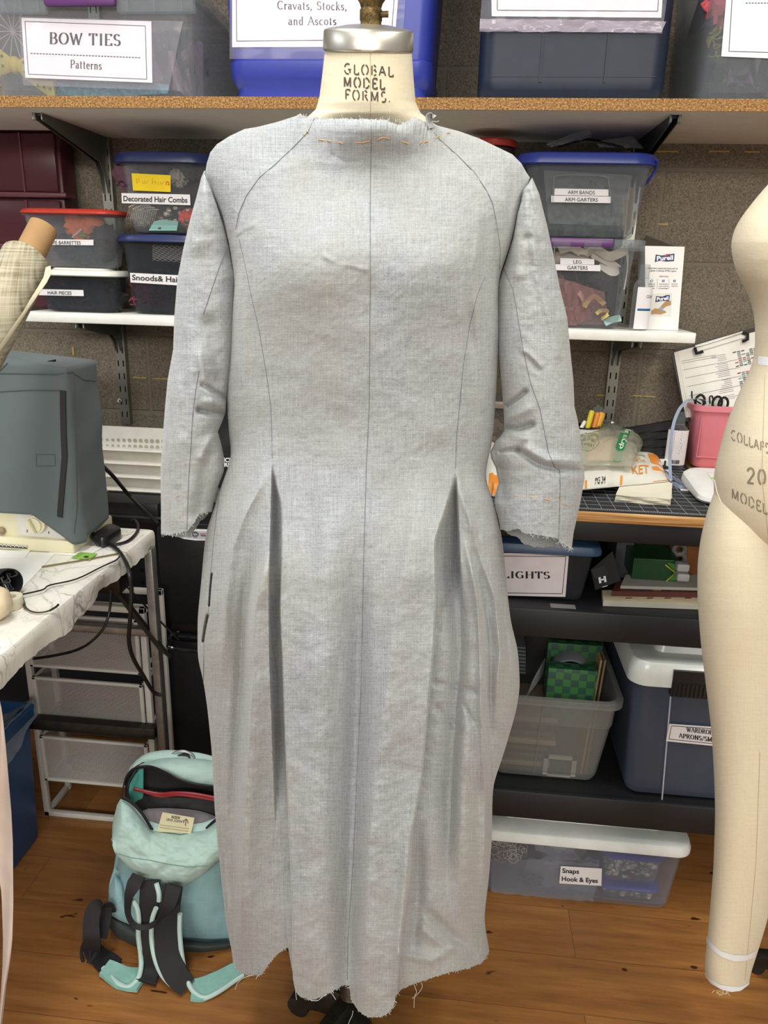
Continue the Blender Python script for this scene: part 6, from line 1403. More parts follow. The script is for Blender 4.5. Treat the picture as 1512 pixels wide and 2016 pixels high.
def carton(label, px0, px1, py0, py1, yf_, dep, mat, z0_, extra=None, name='box'):
    a, b = fr(px0, py1, yf_), fr(px1, py1, yf_); zt_ = fr((px0+px1)/2, py0, yf_)[2]
    t_ = thing(name, label, 'box', ((a[0]+b[0])/2, yf_+dep/2, z0_)); obj('carton', box(a[0], b[0], yf_, yf_+dep, z0_+.0005, zt_, .0015), mat, t_, False)
    return t_, (np.array((0, yf_, 0)), np.array((0, -1.0, 0)))
GB = M('green_box', '1f4a2c', .35)
t, pl = carton('green carton with yellow stripes stacked on the booklet', 1242, 1332, 1101, 1146, 1.50, .10, GB, S1+.0310)
pline(t, pl, [(1310, 1112, 1330, 1128), (1330, 1128, 1312, 1144)], 2.2, M('stripe_yellow', 'c2c23a', .5), 'stripe', .0004); paper(t, pl, [(1314, 1108), (1331, 1110), (1331, 1142), (1318, 1143), (1330, 1127)], M('bright_green', '4f9a3c', .4), 'green_corner', .0003)
for k, py in enumerate((1118, 1137)):
    a = fr(1345, py, 1.475); o = obj('white_case', box(a[0]-.012, a[0]+.012, 1.472, 1.495, a[2]-.008, a[2]+.008, .003), M('case_white', 'b9bcbc', .4)); tag(o, ('upper small white case beside the green carton', 'lower small white case beside the green carton')[k], 'case')
a = fr(1245, 1100, 1.56)
t, pl = carton('orange and brown carton standing behind the green one', 1243, 1334, 1054, 1140, 1.61, .08, M('orange_carton', '7a4314', .5), S1)
ptext(t, pl, 'MAX', 1298, 1086, 1320, 1087, 16, 'sans', mat=M('print_black', '1b130c', .6), bold=.03, lift=.0004)
t, pl = carton('grey carton behind the black box with H mark', 1206, 1240, 1060, 1140, 1.58, .1, M('grey_carton', '55555a', .5), S1)
t, pl = carton('small orange carton near the beige form leg under the bench', 1345, 1380, 1060, 1110, 1.58, .08, MATS['orange_carton'], S1)
V = [ring(fr(1338, y, 1.57), .016, n=20, v=(0, 0, 1)) for y in (1078, 1098)]
for k, y in enumerate((1082, 1100)):
    c = fr(1337, y, 1.56); o = obj('tape_roll', tube([c+np.array((.011*math.cos(a), 0, .011*math.sin(a))) for a in np.linspace(0, 6.2832, 25)], .005, 8), M('grey_roll', '6a6a6c', .5)); tag(o, ('upper grey roll between the orange cartons', 'lower grey roll between the orange cartons')[k], 'roll')
# clear open bin on lower shelf
HAZ = M('frosted_plastic', 'a9aba8', .35, alpha=.20, var=.03)
yf = 1.41; zr = fr(1120, 1378, yf)[2]; a, b = fr(962, 1378, yf)[0], fr(1222, 1385, yf)[0]; zr = fr(1222, 1385, yf)[2]
t = thing('open_bin', 'large frosted open bin holding green gift boxes on the lower shelf', 'storage bin', ((a+b)/2, 1.6, S2))
obj('tub', tub(a, b, yf, 1.80, S2+.0006, zr, .022, .03, .0025, .010, .014, .02), HAZ, t)
zz_ = fr(1200, 1440, yf)[2]
obj('moulded_ridge', loft([[(x, y, z) for x, y in rrect((a+b)/2, (yf+1.80)/2, (b-a)/2-i, (1.80-yf)/2-i, .03, 6)] for i, z in ((.001, zr-.006), (.004, zz_), (.009, zz_-.004))], False, False), HAZ, t)
for px_a, px_b in ((1068, 1069),):
    p0, p1 = fr(px_a, 1392, yf), fr(1064, 1545, yf); obj('seam_rib', tube([(p0[0], yf-.001, p0[2]), (p0[0]-.002, yf+.019, S2+.02)], .0012, 6), HAZ, t)
GCH = M('green_check', '1d5a3a', .4); 
def m_check():
    m, nt, b_, out = newmat('green_checker'); v = coords(nt); ck = nt.nodes.new('ShaderNodeTexChecker'); ck.inputs['Scale'].default_value = 62; lk(nt, v, ck.inputs[0])
    ck.inputs[1].default_value = srgb('2f6a35'); ck.inputs[2].default_value = srgb('24483f'); lk(nt, ck.outputs[0], b_.inputs['Base Color']); b_.inputs['Roughness'].default_value = .4; return m
CK = m_check(); yg = 1.47
zb_ = S2+.03
def gift(px0, px1, py0, py1, yy, dep, lab):
    a, b = fr(px0, py1, yy), fr(px1, py1, yy); z1_, z0_ = fr((px0+px1)/2, py0, yy)[2], fr((px0+px1)/2, py1, yy)[2]
    o = obj('gift_box', box(a[0], b[0], yy, yy+dep, max(z0_, S2+.01), z1_, .001), CK); tag(o, lab, 'box')
gift(1070, 1165, 1318, 1420, 1.46, .03, 'green chequered card box standing at the front of the open bin')
gift(1066, 1172, 1268, 1400, 1.56, .02, 'green chequered card box behind the fan of discs')
DSC = M('grey_disc', '6f7478', .4)
for k in range(9):
    c = fr(1122, 1330-k*2.2, 1.475+.008*k+.02); o = obj('collar_disc', tube([c+np.array((.040*math.cos(a), 0, .040*math.sin(a)*.9)) for a in np.linspace(0, 3.1416, 20)], .0022, 6), DSC); tag(o, 'dark grey curved collar band in the row in front of the rear green box', 'collar', 'curved collar bands in a row')
for k in range(8):
    c = fr(1040, 1395, 1.46+.012*k); o = obj('collar_disc', tube([fr(1010+k*3, 1395-k*4, 1.46+.012*k), fr(1036+k*3, 1372-k*4, 1.46+.012*k), fr(1050+k*2.4, 1340-k*2, 1.46+.012*k), fr(1062+k*1.5, 1318-k*3, 1.46+.012*k)], .0018, 6, 5), DSC); tag(o, 'grey curved collar band leaning at the left of the green box', 'collar', 'leaning curved collar bands')
for k in range(8):
    a = fr(1015, 1325-k*7, 1.54); o = obj('card_sheet', box(a[0]-.03, a[0]+.022, 1.54, 1.60, a[2], a[2]+.0035), M('dull_card', '62666a', .6)); tag(o, 'grey card in the flat stack at the back left of the open bin', 'card', 'flat stacked grey cards')
for k, (px, mm) in enumerate(((1178, 'a58a66'), (1186, '7d6a50'))):
    p0, p1 = fr(px-38, 1535, 1.46), fr(px+4, 1300, 1.52); o = obj('wood_slat', loft([[np.array(p0)+np.array(v) for v in ((0, 0, 0), (.004, 0, 0), (.004, .08, 0), (0, .08, 0))], [np.array(p1)+np.array(v) for v in ((0, 0, 0), (.004, 0, 0), (.004, .08, 0), (0, .08, 0))]]), M('slat_'+mm, mm, .7)); tag(o, ('pale wooden slat standing at the right inside the open bin', 'darker wooden slat beside the pale one in the open bin')[k], 'slat')
R = random.Random(6)
V = []
for k in range(10):
    a = fr(975, 1545-k*15, 1.46); o = obj('card_bundle', box(a[0]-.005, a[0]+R.uniform(.10, .14), 1.455+R.uniform(0, .01), 1.6, a[2]-.005, a[2]+.006, .001), M(('bundle_tan', 'bundle_grey', 'bundle_brown')[k % 3], ('a8957c', '5c5c5e', '6a5340')[k % 3], .7)); tag(o, 'card bundle in the horizontal stack seen through the frosted bin', 'card', 'cards stacked inside the frosted bin')
a = fr(1095, 1500, 1.47); o = obj('photo_frame', join(box(a[0]-.03, a[0]+.04, 1.45, 1.455, a[2]-.03, a[2]-.02), box(a[0]-.03, a[0]+.04, 1.45, 1.455, a[2]+.02, a[2]+.028), box(a[0]-.03, a[0]-.02, 1.45, 1.455, a[2]-.03, a[2]+.028), box(a[0]+.03, a[0]+.04, 1.45, 1.455, a[2]-.03, a[2]+.028)), M('frame_white', 'c9c5b8', .6)); tag(o, 'pale square frame seen through the front of the frosted bin', 'frame')
# white lid bin
SLT = M('slate_plastic', '5f6b80', .25, alpha=.42, var=.04); WLD = M('white_lid_glossy', 'd5d9d6', .25)
yf = 1.395; a = fr(1244, 1350, yf)[0]; zr = fr(1260, 1342, yf)[2]; b = a+.33
t = thing('storage_bin', 'slate see-through bin with white lid and black latch, labelled WARDROBE APRONS/SMOCKS', 'storage bin', (a+.15, 1.6, S2))
obj('tub', tub(a+.006, b, yf, 1.84, S2+.0006, zr, .012, .03, .002, .002, .004, .02), SLT, t)
obj('lid', lid(a-.008, b+.012, yf-.016, 1.85, zr-.002, .05, .035, .012, .055, .006), WLD, t)
obj('corner_rib', tube([fr(1322, 1352, yf-.002), fr(1303, 1578, yf+.008)], .0016, 6), M('rib_white', 'b9c0cc', .3), t)
la = fr(1327, 1325, yf-.02); obj('latch', loft([[(la[0]+dx, yf-.019+dy, z) for dx, dy in ((0, 0), (.12, 0), (.12, .015), (0, .015))] for z, _ in ((la[2]+.004, 0), (la[2]-.052, 0))]), M('latch_black', '1a1b1e', .4), t, False)
obj('latch_ridges', join(*[box(la[0]+.004+k*.008, la[0]+.008+k*.008, yf-.0215, yf-.018, la[2]-.050, la[2]-.022) for k in range(13)]), MATS['latch_black'], t, False)
pl = (np.array((0, yf-.0005, 0)), np.array((0, -1.0, 0)))
paper(t, pl, [(1318, 1425), (1420, 1432), (1420, 1470), (1311, 1459)], PAPER); lb = t.children[-1]
pline(lb, pl, [(1322, 1429, 1420, 1436), (1322, 1429, 1317, 1455), (1317, 1455, 1420, 1466)], 1.1)
ptext(lb, pl, 'WARDROBE', 1352, 1440, 1409, 1447, 8.5, thick=.24, lift=.0018); ptext(lb, pl, 'APRONS/SMOCKS', 1337, 1452, 1432, 1464, 8.5, thick=.24, lift=.0018)
o = obj('folded_aprons', ruffle((a+.17, yf+.06, S2+.13), .26, .2, .06, 4, .3, 3, 60, 12, .05), M('navy_cloth', '343c4e', .9)); tag(o, 'navy aprons folded inside the slate bin', 'aprons')
# floor bin
CLB = M('clear_bluish', 'c4c8d6', .2, alpha=.05, var=.03)
pr_ = at(1325, 1797, Z=0); yf = pr_[1]; zr = fr(1340, 1672, yf)[2]; b = fr(1345, 1700, yf)[0]; a = fr(945, 1690, yf)[0]
t = thing('storage_bin', 'clear floor bin with white lid labelled Snaps, Hook & Eyes', 'storage bin', ((a+b)/2, 1.6, 0))
obj('tub', tub(a, b, yf-.012, 1.80, .0006, zr, .012, .03, .002, .003, .005, .015), CLB, t)
obj('lid', lid(a-.012, fr(1359, 1672, yf)[0]+.002, yf-.026, 1.81, zr-.003, .026, .035, .007, .05, .005), WLD, t)
pl = plane_front(yf-.012, .012, 0, zr)
paper(t, pl, [(1104, 1705), (1185, 1710), (1184, 1744), (1101, 1739)], PAPER); ptext(t.children[-1], pl, 'Snaps', 1107, 1718, 1140, 1720, 9, 'sans', bold=.025, lift=.0018); ptext(t.children[-1], pl, 'Hook & Eyes', 1106, 1734, 1177, 1738, 9, 'sans', bold=.025, lift=.0018)
BLL = M('blue_lid_soft', '4450a0', .35)
def snapcont(py_b, py_t, px0, px1, yy, lab):
    A, B_ = fr(px0, py_b, yy), fr(px1, py_b, yy); zt_ = fr((px0+px1)/2, py_t, yy)[2]; z0_ = max(A[2], .006)
    t_ = thing('small_container', lab, 'container', ((A[0]+B_[0])/2, yy+.05, z0_))
    obj('tub', tub(A[0], B_[0], yy, yy+.11, z0_, zt_, .004, .02, .001, .002, .003), CLEAR, t_); obj('lid', lid(A[0]-.003, B_[0]+.004, yy-.004, yy+.114, zt_-.001, .008, .02, .0, .02), BLL, t_)
    o = clutter('snaps', ('silver snaps filling the %s small container' % lab.split()[0]), 'snaps', A[0]+.008, B_[0]-.008, yy+.006, yy+.10, z0_+.004, zt_-.004, 240, .006, [M('snap_silver', 'e0d8c6', .3, .3), M('snap_dark', '8c8880', .4, .3), M('snap_pale', 'f0ecE0', .35, .1)], py_b, 'blob')
snapcont(1787, 1752, 1178, 1292, yf+.012, 'lower blue lidded container of silver snaps at right of the floor bin'); snapcont(1738, 1692, 1184, 1300, yf+.014, 'upper blue lidded container of silver snaps at right of the floor bin')
A = fr(1000, 1760, yf); 
clutter('hooks', 'bag of silver rings and hooks at the left of the floor bin', 'hooks', fr(968, 1700, yf)[0], fr(1045, 1700, yf)[0], yf+.012, yf+.05, .07, zr-.012, 80, .009, [MATS['snap_silver'], M('brass_ring', 'a08c70', .35, .5)], 61, 'ring')
film('plastic_bag', t, plane_front(yf-.002, .012, 0, zr), [(965, 1690), (1180, 1700), (1165, 1790), (968, 1775)], M('bag_clear', 'd8dce4', .08, alpha=.14), .008, 31, 30, 16)
film('plastic_bag', t, plane_front(yf+.03, .012, 0, zr), [(1040, 1690), (1180, 1690), (1175, 1780), (1010, 1780)], MATS['bag_clear'], .012, 35, 30, 16)
clutter('notions', 'dark and grey bagged notions filling the floor bin', 'notions', a+.03, b-.19, yf+.05, 1.76, .006, zr-.02, 36, .045, [M('slate_cloth', '7a808a', .8), M('grey_cloth2', 'a0a3aa', .7), M('green_grey', '4a6058', .8)], 62, 'blob')
clutter('dark_hooks', 'black hooks spilling from a bag at the middle of the floor bin', 'hooks', fr(1022, 1760, yf)[0], fr(1068, 1760, yf)[0], yf+.010, yf+.03, .02, .05, 70, .006, [M('black_metal', '2a2a2c', .35, .5)], 63, 'blob')
# ================================================================ LEFT SIDE: TABLE AND WHAT IS ON IT
TZ = .78; TX = -.660
def m_marble():
    m, nt, b, out = newmat('marble_vinyl'); v = coords(nt)
    n0 = nt.nodes.new('ShaderNodeTexNoise'); n0.inputs['Scale'].default_value = 5; n0.inputs['Detail'].default_value = 5; lk(nt, v, n0.inputs['Vector'])
    va = nt.nodes.new('ShaderNodeVectorMath'); va.operation = 'MULTIPLY_ADD'; lk(nt, n0.outputs['Color'], va.inputs[0]); va.inputs[1].default_value = (.35, .35, .35); lk(nt, v, va.inputs[2])
    def vein(sc, w_):
        vo = nt.nodes.new('ShaderNodeTexVoronoi'); vo.feature = 'DISTANCE_TO_EDGE'; vo.inputs['Scale'].default_value = sc; lk(nt, va.outputs[0], vo.inputs['Vector'])
        return ramp(nt, vo.outputs['Distance'], [(0, (1, 1, 1, 1)), (w_, (0, 0, 0, 1))])
    msk = ramp(nt, noise(nt, v, 4, 3), [(.42, (0, 0, 0, 1)), (.6, (1, 1, 1, 1))])
    c = mix(nt, math_(nt, 'MULTIPLY', vein(7, .03), math_(nt, 'MULTIPLY', msk, .8)), 'e6e3da', '6f665b'); c = mix(nt, math_(nt, 'MULTIPLY', vein(17, .035), math_(nt, 'MULTIPLY', msk, .55)), c, '857b6c')
    c = mix(nt, math_(nt, 'MULTIPLY', ramp(nt, noise(nt, v, 9, 4), [(.45, (0, 0, 0, 1)), (.8, (1, 1, 1, 1))]), .35), c, 'a9a296')
    lk(nt, c, b.inputs['Base Color']); b.inputs['Roughness'].default_value = .35; return m
MARB = m_marble()
SQ = M('square_steel_tube', '8f8d8a', .4, .8, var=.25, vs=30); SQD = M('dark_steel_bar', '3a3733', .45, .7, var=.3, vs=40)
t = thing('work_table', 'steel framed table covered with white marbled vinyl, left side', 'table', (-1.3, 1.2, 0))
obj('table_top', box(-2.2, TX-.004, .35, 1.541, TZ-.03, TZ-.002, .002), M('plywood_core', 'a07a50', .7), t)
# vinyl cover: top sheet and a wavy hanging edge
edge = [(.35, .665), (.9, .668), (1.013, .690), (1.10, .694), (1.2, .688), (1.3, .694), (1.38, .706), (1.45, .699), (1.55, .705), (1.62, .702), (1.65, .70)]
n = 150; Yv = np.linspace(.35, 1.545, n); rg2 = np.random.RandomState(3); zb_ = np.interp(Yv, [e[0]*.9335 for e in edge], [1.34-(1.34-e[1])*.9335 for e in edge])+rg2.uniform(-.0022, .0022, n)+.003*np.sin(Yv*70)*.4
V = []
for i, y in enumerate(Yv):
    wv = .004*math.sin(y*23)+.002*math.sin(y*57)
    V += [(-2.2, y, TZ), (TX-.012, y, TZ), (TX-.003, y, TZ-.0015), (TX, y, TZ-.006), (TX+.002+wv*.4, y, (TZ+zb_[i])/2), (TX+.003+wv, y, zb_[i]), (TX+.0022+wv, y, zb_[i]), (TX-.001+wv*.4, y, (TZ+zb_[i])/2), (TX-.0012, y, TZ-.008), (TX-.013, y, TZ-.0018), (-2.2, y, TZ-.0018)]
k = 11; F = [(i*k+j, i*k+(j+1) % k, (i+1)*k+(j+1) % k, (i+1)*k+j) for i in range(n-1) for j in range(k)]+[tuple(range(k)), tuple(range((n-1)*k, n*k))[::-1]]
obj('vinyl_cover', (V, F), MARB, t)
yP = 1.50; xp = at(306, 1100, Y=yP)[0]-.0
def sq(name, x0, x1, y0, y1, z0, z1, mat): return obj(name, box(x0, x1, y0, y1, z0, z1, .002), mat, t)
xp2 = at(322, 1480, Y=yP)[0]; xr_ = -.650
sq('leg', xr_-.018, xr_, yP, yP+.025, 0, TZ-.03, SQ); sq('leg', -2.1, -2.075, yP, yP+.025, 0, TZ-.03, SQ); sq('leg', -2.1, -2.075, .5, .525, 0, TZ-.03, SQ)
zb1 = at(200, 1437, Y=yP)[2]; sq('lower_bar', -2.1, xr_-.024, yP-.002, yP+.024, zb1-.014, zb1+.014, SQD)
zb2 = at(200, 1241, Y=yP)[2]; sq('upper_bar', -2.1, xr_-.024, yP, yP+.022, zb2-.009, zb2+.009, SQ)
a, b = at(222, 1160, Y=yP-.004), at(322, 1288, Y=yP-.004)
obj('diagonal_brace', loft([[a+np.array(v) for v in ((-.012, 0, .012), (.014, 0, -.010), (.014, .012, -.010), (-.012, .012, .012))], [b+np.array(v) for v in ((-.012, 0, .010), (.014, 0, -.010), (.014, .012, -.010), (-.012, .012, .010))]]), SQD, t)
a2_, b2_ = a+np.array((.02, .02, 0)), b+np.array((.015, .03, .03)); obj('diagonal_brace', loft([[p+np.array(v) for v in ((-.01, 0, .01), (.01, 0, -.01), (.01, .006, -.01), (-.01, .006, .01))] for p in (a2_, b2_)]), SQD, t)
a = at(215, 1160, Y=yP); obj('brace_plate', box(a[0]-.02, a[0]+.03, yP-.01, yP+.03, a[2]-.006, TZ-.03, .002), SQD, t)
# ---- sewing machine with cloth cover
ym = 1.374; CREAM = M('cream_plastic', 'd9d3b4', .4, var=.03); PANEL = M('panel_grey', 'd3d2cc', .4)
t = thing('overlock_machine', 'cream sewing machine with round dial under a grey cloth cover on the marbled table', 'sewing machine', at(60, 1088, Z=TZ))
xR = at(146, 1090, Y=ym)[0]; zpl = at(146, 1066, Y=ym)[2]
obj('base', box(xR-.36, xR, ym, 1.552, TZ+.0006, zpl, .004), CREAM, t)
yb2_ = ym+.012
fr_ = [(-20, 1000), (98, 1000), (131, 1064), (-20, 1058)]
pts = [at(x, y, Y=yb2_) for x, y in fr_]
obj('front_body', loft([[p for p in pts], [p+np.array((0, .11, 0)) for p in pts]]), CREAM, t, False)
plm = (np.array((0, yb2_, 0)), np.array((0, -1.0, 0)))
pn_ = paper(t, plm, [(30, 1002), (96, 1002), (130, 1063), (36, 1052)], PANEL, 'dial_panel', .0012)
c = at(72, 1031, Y=yb2_-.002)
def disc(c, r0, y0, r1, y1, n=40): return loft([ring((c[0], y0, c[2]), r0, n=n, v=(0, 0, 1)), ring((c[0], y1, c[2]), r1, n=n, v=(0, 0, 1))])
dl = obj('dial', disc((c[0]+.004, 0, c[2]+.002), .0195, yb2_-.001, .0185, yb2_-.012), CREAM, t); obj('dial_face', disc((c[0]+.001, 0, c[2]), .0155, yb2_-.012, .015, yb2_-.016), CREAM, dl)
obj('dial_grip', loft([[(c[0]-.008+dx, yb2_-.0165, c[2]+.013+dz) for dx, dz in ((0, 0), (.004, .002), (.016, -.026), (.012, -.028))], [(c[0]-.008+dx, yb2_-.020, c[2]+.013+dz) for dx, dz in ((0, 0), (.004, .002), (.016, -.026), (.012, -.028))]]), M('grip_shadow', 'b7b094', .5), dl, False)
pline(pn_, plm, [(45, 1009, 58, 1009)], 1.6, M('print_red2', 'a84a4a', .6), 'red_mark', .0018); pline(pn_, plm, [(87, 1011, 97, 1012), (52, 1044, 55, 1044), (52, 1047, 55, 1047), (96, 1046, 96, 1051)], 1.6, INKM, 'dial_marks', .0018)
plb = (np.array((0, ym-.0005, 0)), np.array((0, -1.0, 0)))
sc_ = paper(t, plb, [(-5, 1070), (54, 1075), (54, 1081), (-5, 1077)], M('scale_dark', '4a4a48', .5), 'scale_strip', .0006); pline(sc_, plb, [(k*8-3, 1070.5+k*.6, k*8-3, 1074.5+k*.6) for k in range(8)]+[(-5, 1071.5, 54, 1076)], 1.6, M('scale_white', 'e5e3d8', .5), 'scale_marks', .0012)
c = at(3, 1045, Y=yb2_-.004); obj('lever', blob((c[0], c[1], c[2]), .008, .006, .008, .05), M('lever_brown', '8a7a60', .5), t)
# cover
COV = m_cloth('cover_canvas', '5d6668', '586063', .05, .25, .75, .1)
def cover():
    x1b, x0b = at(147, 1050, Y=ym-.006)[0], at(147, 1050, Y=ym-.006)[0]-.36; yf0, yb0 = ym-.008, 1.528
    V = []; NR = 46; base = None
    for j in range(NR+1):
        f_ = j/NR; z_ = TZ+.028+f_*(at(147, 728, Y=1.37)[2]-TZ-.028)
        tp = .026*f_+.01*f_**6; cy_ = (yf0+yb0)/2; cx_ = (x0b+x1b)/2+.012*(1-f_)*0
        P = rrect(cx_+.02*f_-.012*f_, cy_, (x1b-x0b)/2+.010*(1-f_)-tp*.0, (yb0-yf0)/2-.004-.010*f_, .012+.02*(1-f_), 8)
        n_ = len(P); row = []
        # resample for smooth noise
        for i in range(n_):
            for s_ in range(5):
                a_, b_ = P[i], P[(i+1) % n_]; x = a_[0]+(b_[0]-a_[0])*s_/5; y = a_[1]+(b_[1]-a_[1])*s_/5
                nn = mnoise.noise(Vector((x*9, y*9, z_*7)))*.010*math.sin(math.pi*min(1, f_*1.02))+mnoise.noise(Vector((x*30, y*30, z_*16)))*.0025
                dx, dy = x-cx_, y-cy_; L_ = math.hypot(dx, dy)
                z2 = z_
                if f_ < .5:   # hem rises over the dial and drops at the corner
                    fx = (x-x0b)/(x1b-x0b); lift = 0
                    if dy < -.05: lift = .052*(1-sst_(fx, .80, .99))
                    elif dx > .1: lift = .004+.012*max(0, dy)/.1
                    else: lift = .02
                    z2 = z_+lift*(1-f_/.5)-.008*(dy < -.05)*sst_(fx, .9, 1)*(1-f_/.5)
                row.append((x+dx/L_*nn, y+dy/L_*nn-(.012*math.sin(math.pi*f_)*(dy < -.05)*(1-abs(dx)/.2)), z2+.010*f_*(abs(dx)/.18)**0*math.sin(max(0, min(1, (x-x0b)/(x1b-x0b)))*3.14)*1.0))
        V.append(row)
    zt_ = V[-1][0][2]
    m_ = len(V[0]); last = V[-1]; cx_ = sum(p[0] for p in last)/m_; cy_ = sum(p[1] for p in last)/m_
    for q_ in (.93, .75, .45, .02): V.append([(cx_+(p[0]-cx_)*q_, cy_+(p[1]-cy_)*q_, p[2]+.012*(1-q_)**.6+.004*mnoise.noise(Vector((p[0]*20*q_, p[1]*20, 3)))) for p in last])
    vf = loft(V, False, True)
    o = obj('cloth_cover', vf, COV, t, True); o.modifiers.new('thickness', 'SOLIDIFY').thickness = .0015; return o
def sst_(x, a, b):
    t_ = min(1, max(0, (x-a)/(b-a))); return t_*t_*(3-2*t_)
cv = cover()
ycf = ym-.024; SEW = M('cover_seam', '454c4e', .8); BLKS = M('black_webbing', '17181a', .6)
def cy(px, py):  # just ahead of the bulging cover front
    return 0
from mathutils.bvhtree import BVHTree
def bvh_of(o):
    me = o.data; off = Vector((0, 0, 0)); q = o.parent
    while q is not None: off += q.location; q = q.parent
    return BVHTree.FromPolygons([v.co+off for v in me.vertices], [tuple(p.vertices) for p in me.polygons])
bv = bvh_of(cv)
def hit(bv_, px, py, lift=.001, dflt=1.46):
    d = ray(px, py); d = d/np.linalg.norm(d); h = bv_.ray_cast(Vector(CAM), Vector(d))
    return CAM+d*(h[3]-lift) if h[0] is not None else at(px, py, Y=dflt)
zp = [(124, 769), (124, 800), (125, 850), (127, 900), (123, 950), (119, 1000), (118, 1018)]
P = [hit(bv, x, y, .002) for x, y in densify(zp, 12)]
obj('zip_strip', strap(P, (1, 0, 0), .0055, .0012, 0), BLKS, cv)
for pts in ([(0, 771), (60, 768), (118, 769)], [(0, 735), (60, 736), (110, 737), (145, 733)], [(145, 735), (147, 800), (150, 900), (152, 1000), (146, 1050)], [(145, 735), (165, 748), (188, 750)], [(0, 730), (14, 715), (24, 709)]):
    obj('seam', tube([hit(bv, x, y, .0008) for x, y in densify(pts, 10)], .0008, 5), SEW, cv)
for pts in ([(71, 895), (108, 895), (109, 917), (72, 918), (71, 895)],): obj('stitched_patch', tube([hit(bv, x, y, .0005) for x, y in densify(pts, 8)], .0005, 4), SEW, cv)
P = [at(x, y, Y=1.43) for x, y in ((82, 716), (96, 711), (110, 708), (107, 716), (96, 721))]
obj('carry_slot', solid_quad(P, (0, -1, .6), .003), M('slot_black', '101112', .9), cv)
# ---- adapter and cables
CAB = M('black_cable', '161618', .4)
def ont(px, py, h=.0): return at(px, py, Z=TZ+h)
t = thing('power_adapter', 'black foot pedal plug block on the table beside the covered machine', 'adapter', ont(205, 1060))
q4 = [at(x, y, Z=TZ+.022) for x, y in ((181, 1053), (203, 1062), (243, 1040), (215, 1029))]
ctr_ = sum(q4)/4
def rnd(P4, k, z): 
    P4 = [ctr_+(p-ctr_)*k for p in P4]; out = []
    for i in range(4):
        a, b, c_ = P4[i-1], P4[i], P4[(i+1) % 4]
        for s_ in (0, .33, .66, 1): u = b+(a-b)*.22*(1-s_)**1.5+(c_-b)*.22*s_**1.5; out.append((u[0], u[1], z))
    return out
obj('block', loft([rnd(q4, k, TZ+z) for k, z in ((.94, .0008), (1, .004), (1, .018), (.95, .023), (.8, .0245))]), M('adapter_black', '1b1b1c', .35), t)
obj('plug_end', tube([at(178, 1050, Z=TZ+.012), at(190, 1062, Z=TZ+.012), at(200, 1068, Z=TZ+.012)], .008, 10), CAB, t)
def cable(pts, r, label, mat=None, n=6):
    o = obj('cable', tube(pts, r, 8, n), mat or CAB); tag(o, label, 'cable'); return o
cable([ont(206, 1068, .006), ont(222, 1072, .004), ont(250, 1066, .004), ont(268, 1050, .004), ont(272, 1035, .004), ont(265, 1024, .004), ont(258, 1026, .004)], .0032, 'black cable looping on the marbled table beside the plug block')
def yat(px, py, Y): return at(px, py, Y=Y)
cable([ont(200, 1066, .006), ont(225, 1077, .006), ont(243, 1098, .01), yat(254, 1125, 1.30), yat(259, 1165, 1.30), yat(256, 1220, 1.31), yat(254, 1262, 1.33), yat(262, 1295, 1.36), yat(282, 1330, 1.39), yat(302, 1362, 1.42), yat(318, 1368, 1.43)], .0042, 'thick black cable falling over the table edge past the drawers')
cable([yat(219, 1160, 1.36), yat(216, 1200, 1.36), yat(205, 1235, 1.34), yat(180, 1263, 1.31), yat(150, 1280, 1.27), yat(110, 1290, 1.22), yat(66, 1297, 1.17)], .0028, 'thin black cable sagging under the table edge')
cable([yat(203, 918, 1.60), yat(225, 940, 1.62), yat(250, 970, 1.7), yat(275, 995, 1.7), yat(300, 1018, 1.68), yat(312, 1032, 1.66)], .0045, 'black cable running down behind the covered machine')
# ---- things on the table, near left
SHT = M('plain_paper', 'e9e8e4', .75, var=.02)
for k, (pts, lb_) in enumerate((([(-30, 1088), (110, 1088), (34, 1168), (-60, 1180)], 'white paper sheet in front of the machine base, lower one'), ([(85, 1090), (172, 1095), (205, 1076), (150, 1075)], 'white paper corner beside the green card'), ([(-30, 1085), (60, 1083), (50, 1098), (-30, 1100)], 'white printed page tucked under the machine base'))):
    o = obj('paper_sheet', solid_quad([ont(x, y, .0006+.0005*k) for x, y in pts], (0, 0, 1), .0004), SHT); tag(o, lb_, 'paper')
GC = M('green_card_print', '7fae4e', .5, var=.4, vs=140)
t = thing('green_card', 'small green printed card lying by the machine corner', 'card', ont(165, 1093))
obj('card', solid_quad([ont(x, y, .0028) for x, y in ((140, 1098), (178, 1102), (191, 1090), (158, 1087))], (0, 0, 1), .0008), GC, t); obj('printed_mark', solid_quad([ont(x, y, .0036) for x, y in ((164, 1097), (172, 1098), (175, 1095), (168, 1094))], (0, 0, 1), .0004), INKM, t)
o = obj('brass_rod', tube([ont(82, 1116, .003), ont(150, 1105, .003), ont(200, 1096, .003), ont(233, 1090, .003)], .0016, 7), M('rod_brass', '8a7a4a', .35, .7)); tag(o, 'thin brass rod lying across the table behind the eyeglass frame', 'rod')
EG = M('wire_frame_dark', '2a231c', .3, .6)
t = thing('eyeglasses', 'folded wire rimmed eyeglasses lying near the table edge', 'eyeglasses', ont(100, 1170))
obj('temple', tube([ont(237, 1093, .004), ont(228, 1103, .004), ont(200, 1116, .005), ont(150, 1140, .006), ont(98, 1152, .006), ont(84, 1161, .007), ont(45, 1170, .008)], .0014, 7, 4), EG, t)
obj('hinge', tube([ont(45, 1170, .008), ont(42, 1173, .008), ont(46, 1180, .004)], .0018, 7), EG, t)
obj('temple', tube([ont(46, 1180, .004), ont(49, 1193, .004), ont(60, 1203, .004), ont(78, 1206, .004), ont(98, 1202, .005), ont(110, 1195, .008), ont(115, 1190, .010)], .0014, 7, 4), M('wire_frame_bronze', '4f4a38', .3, .7), t)
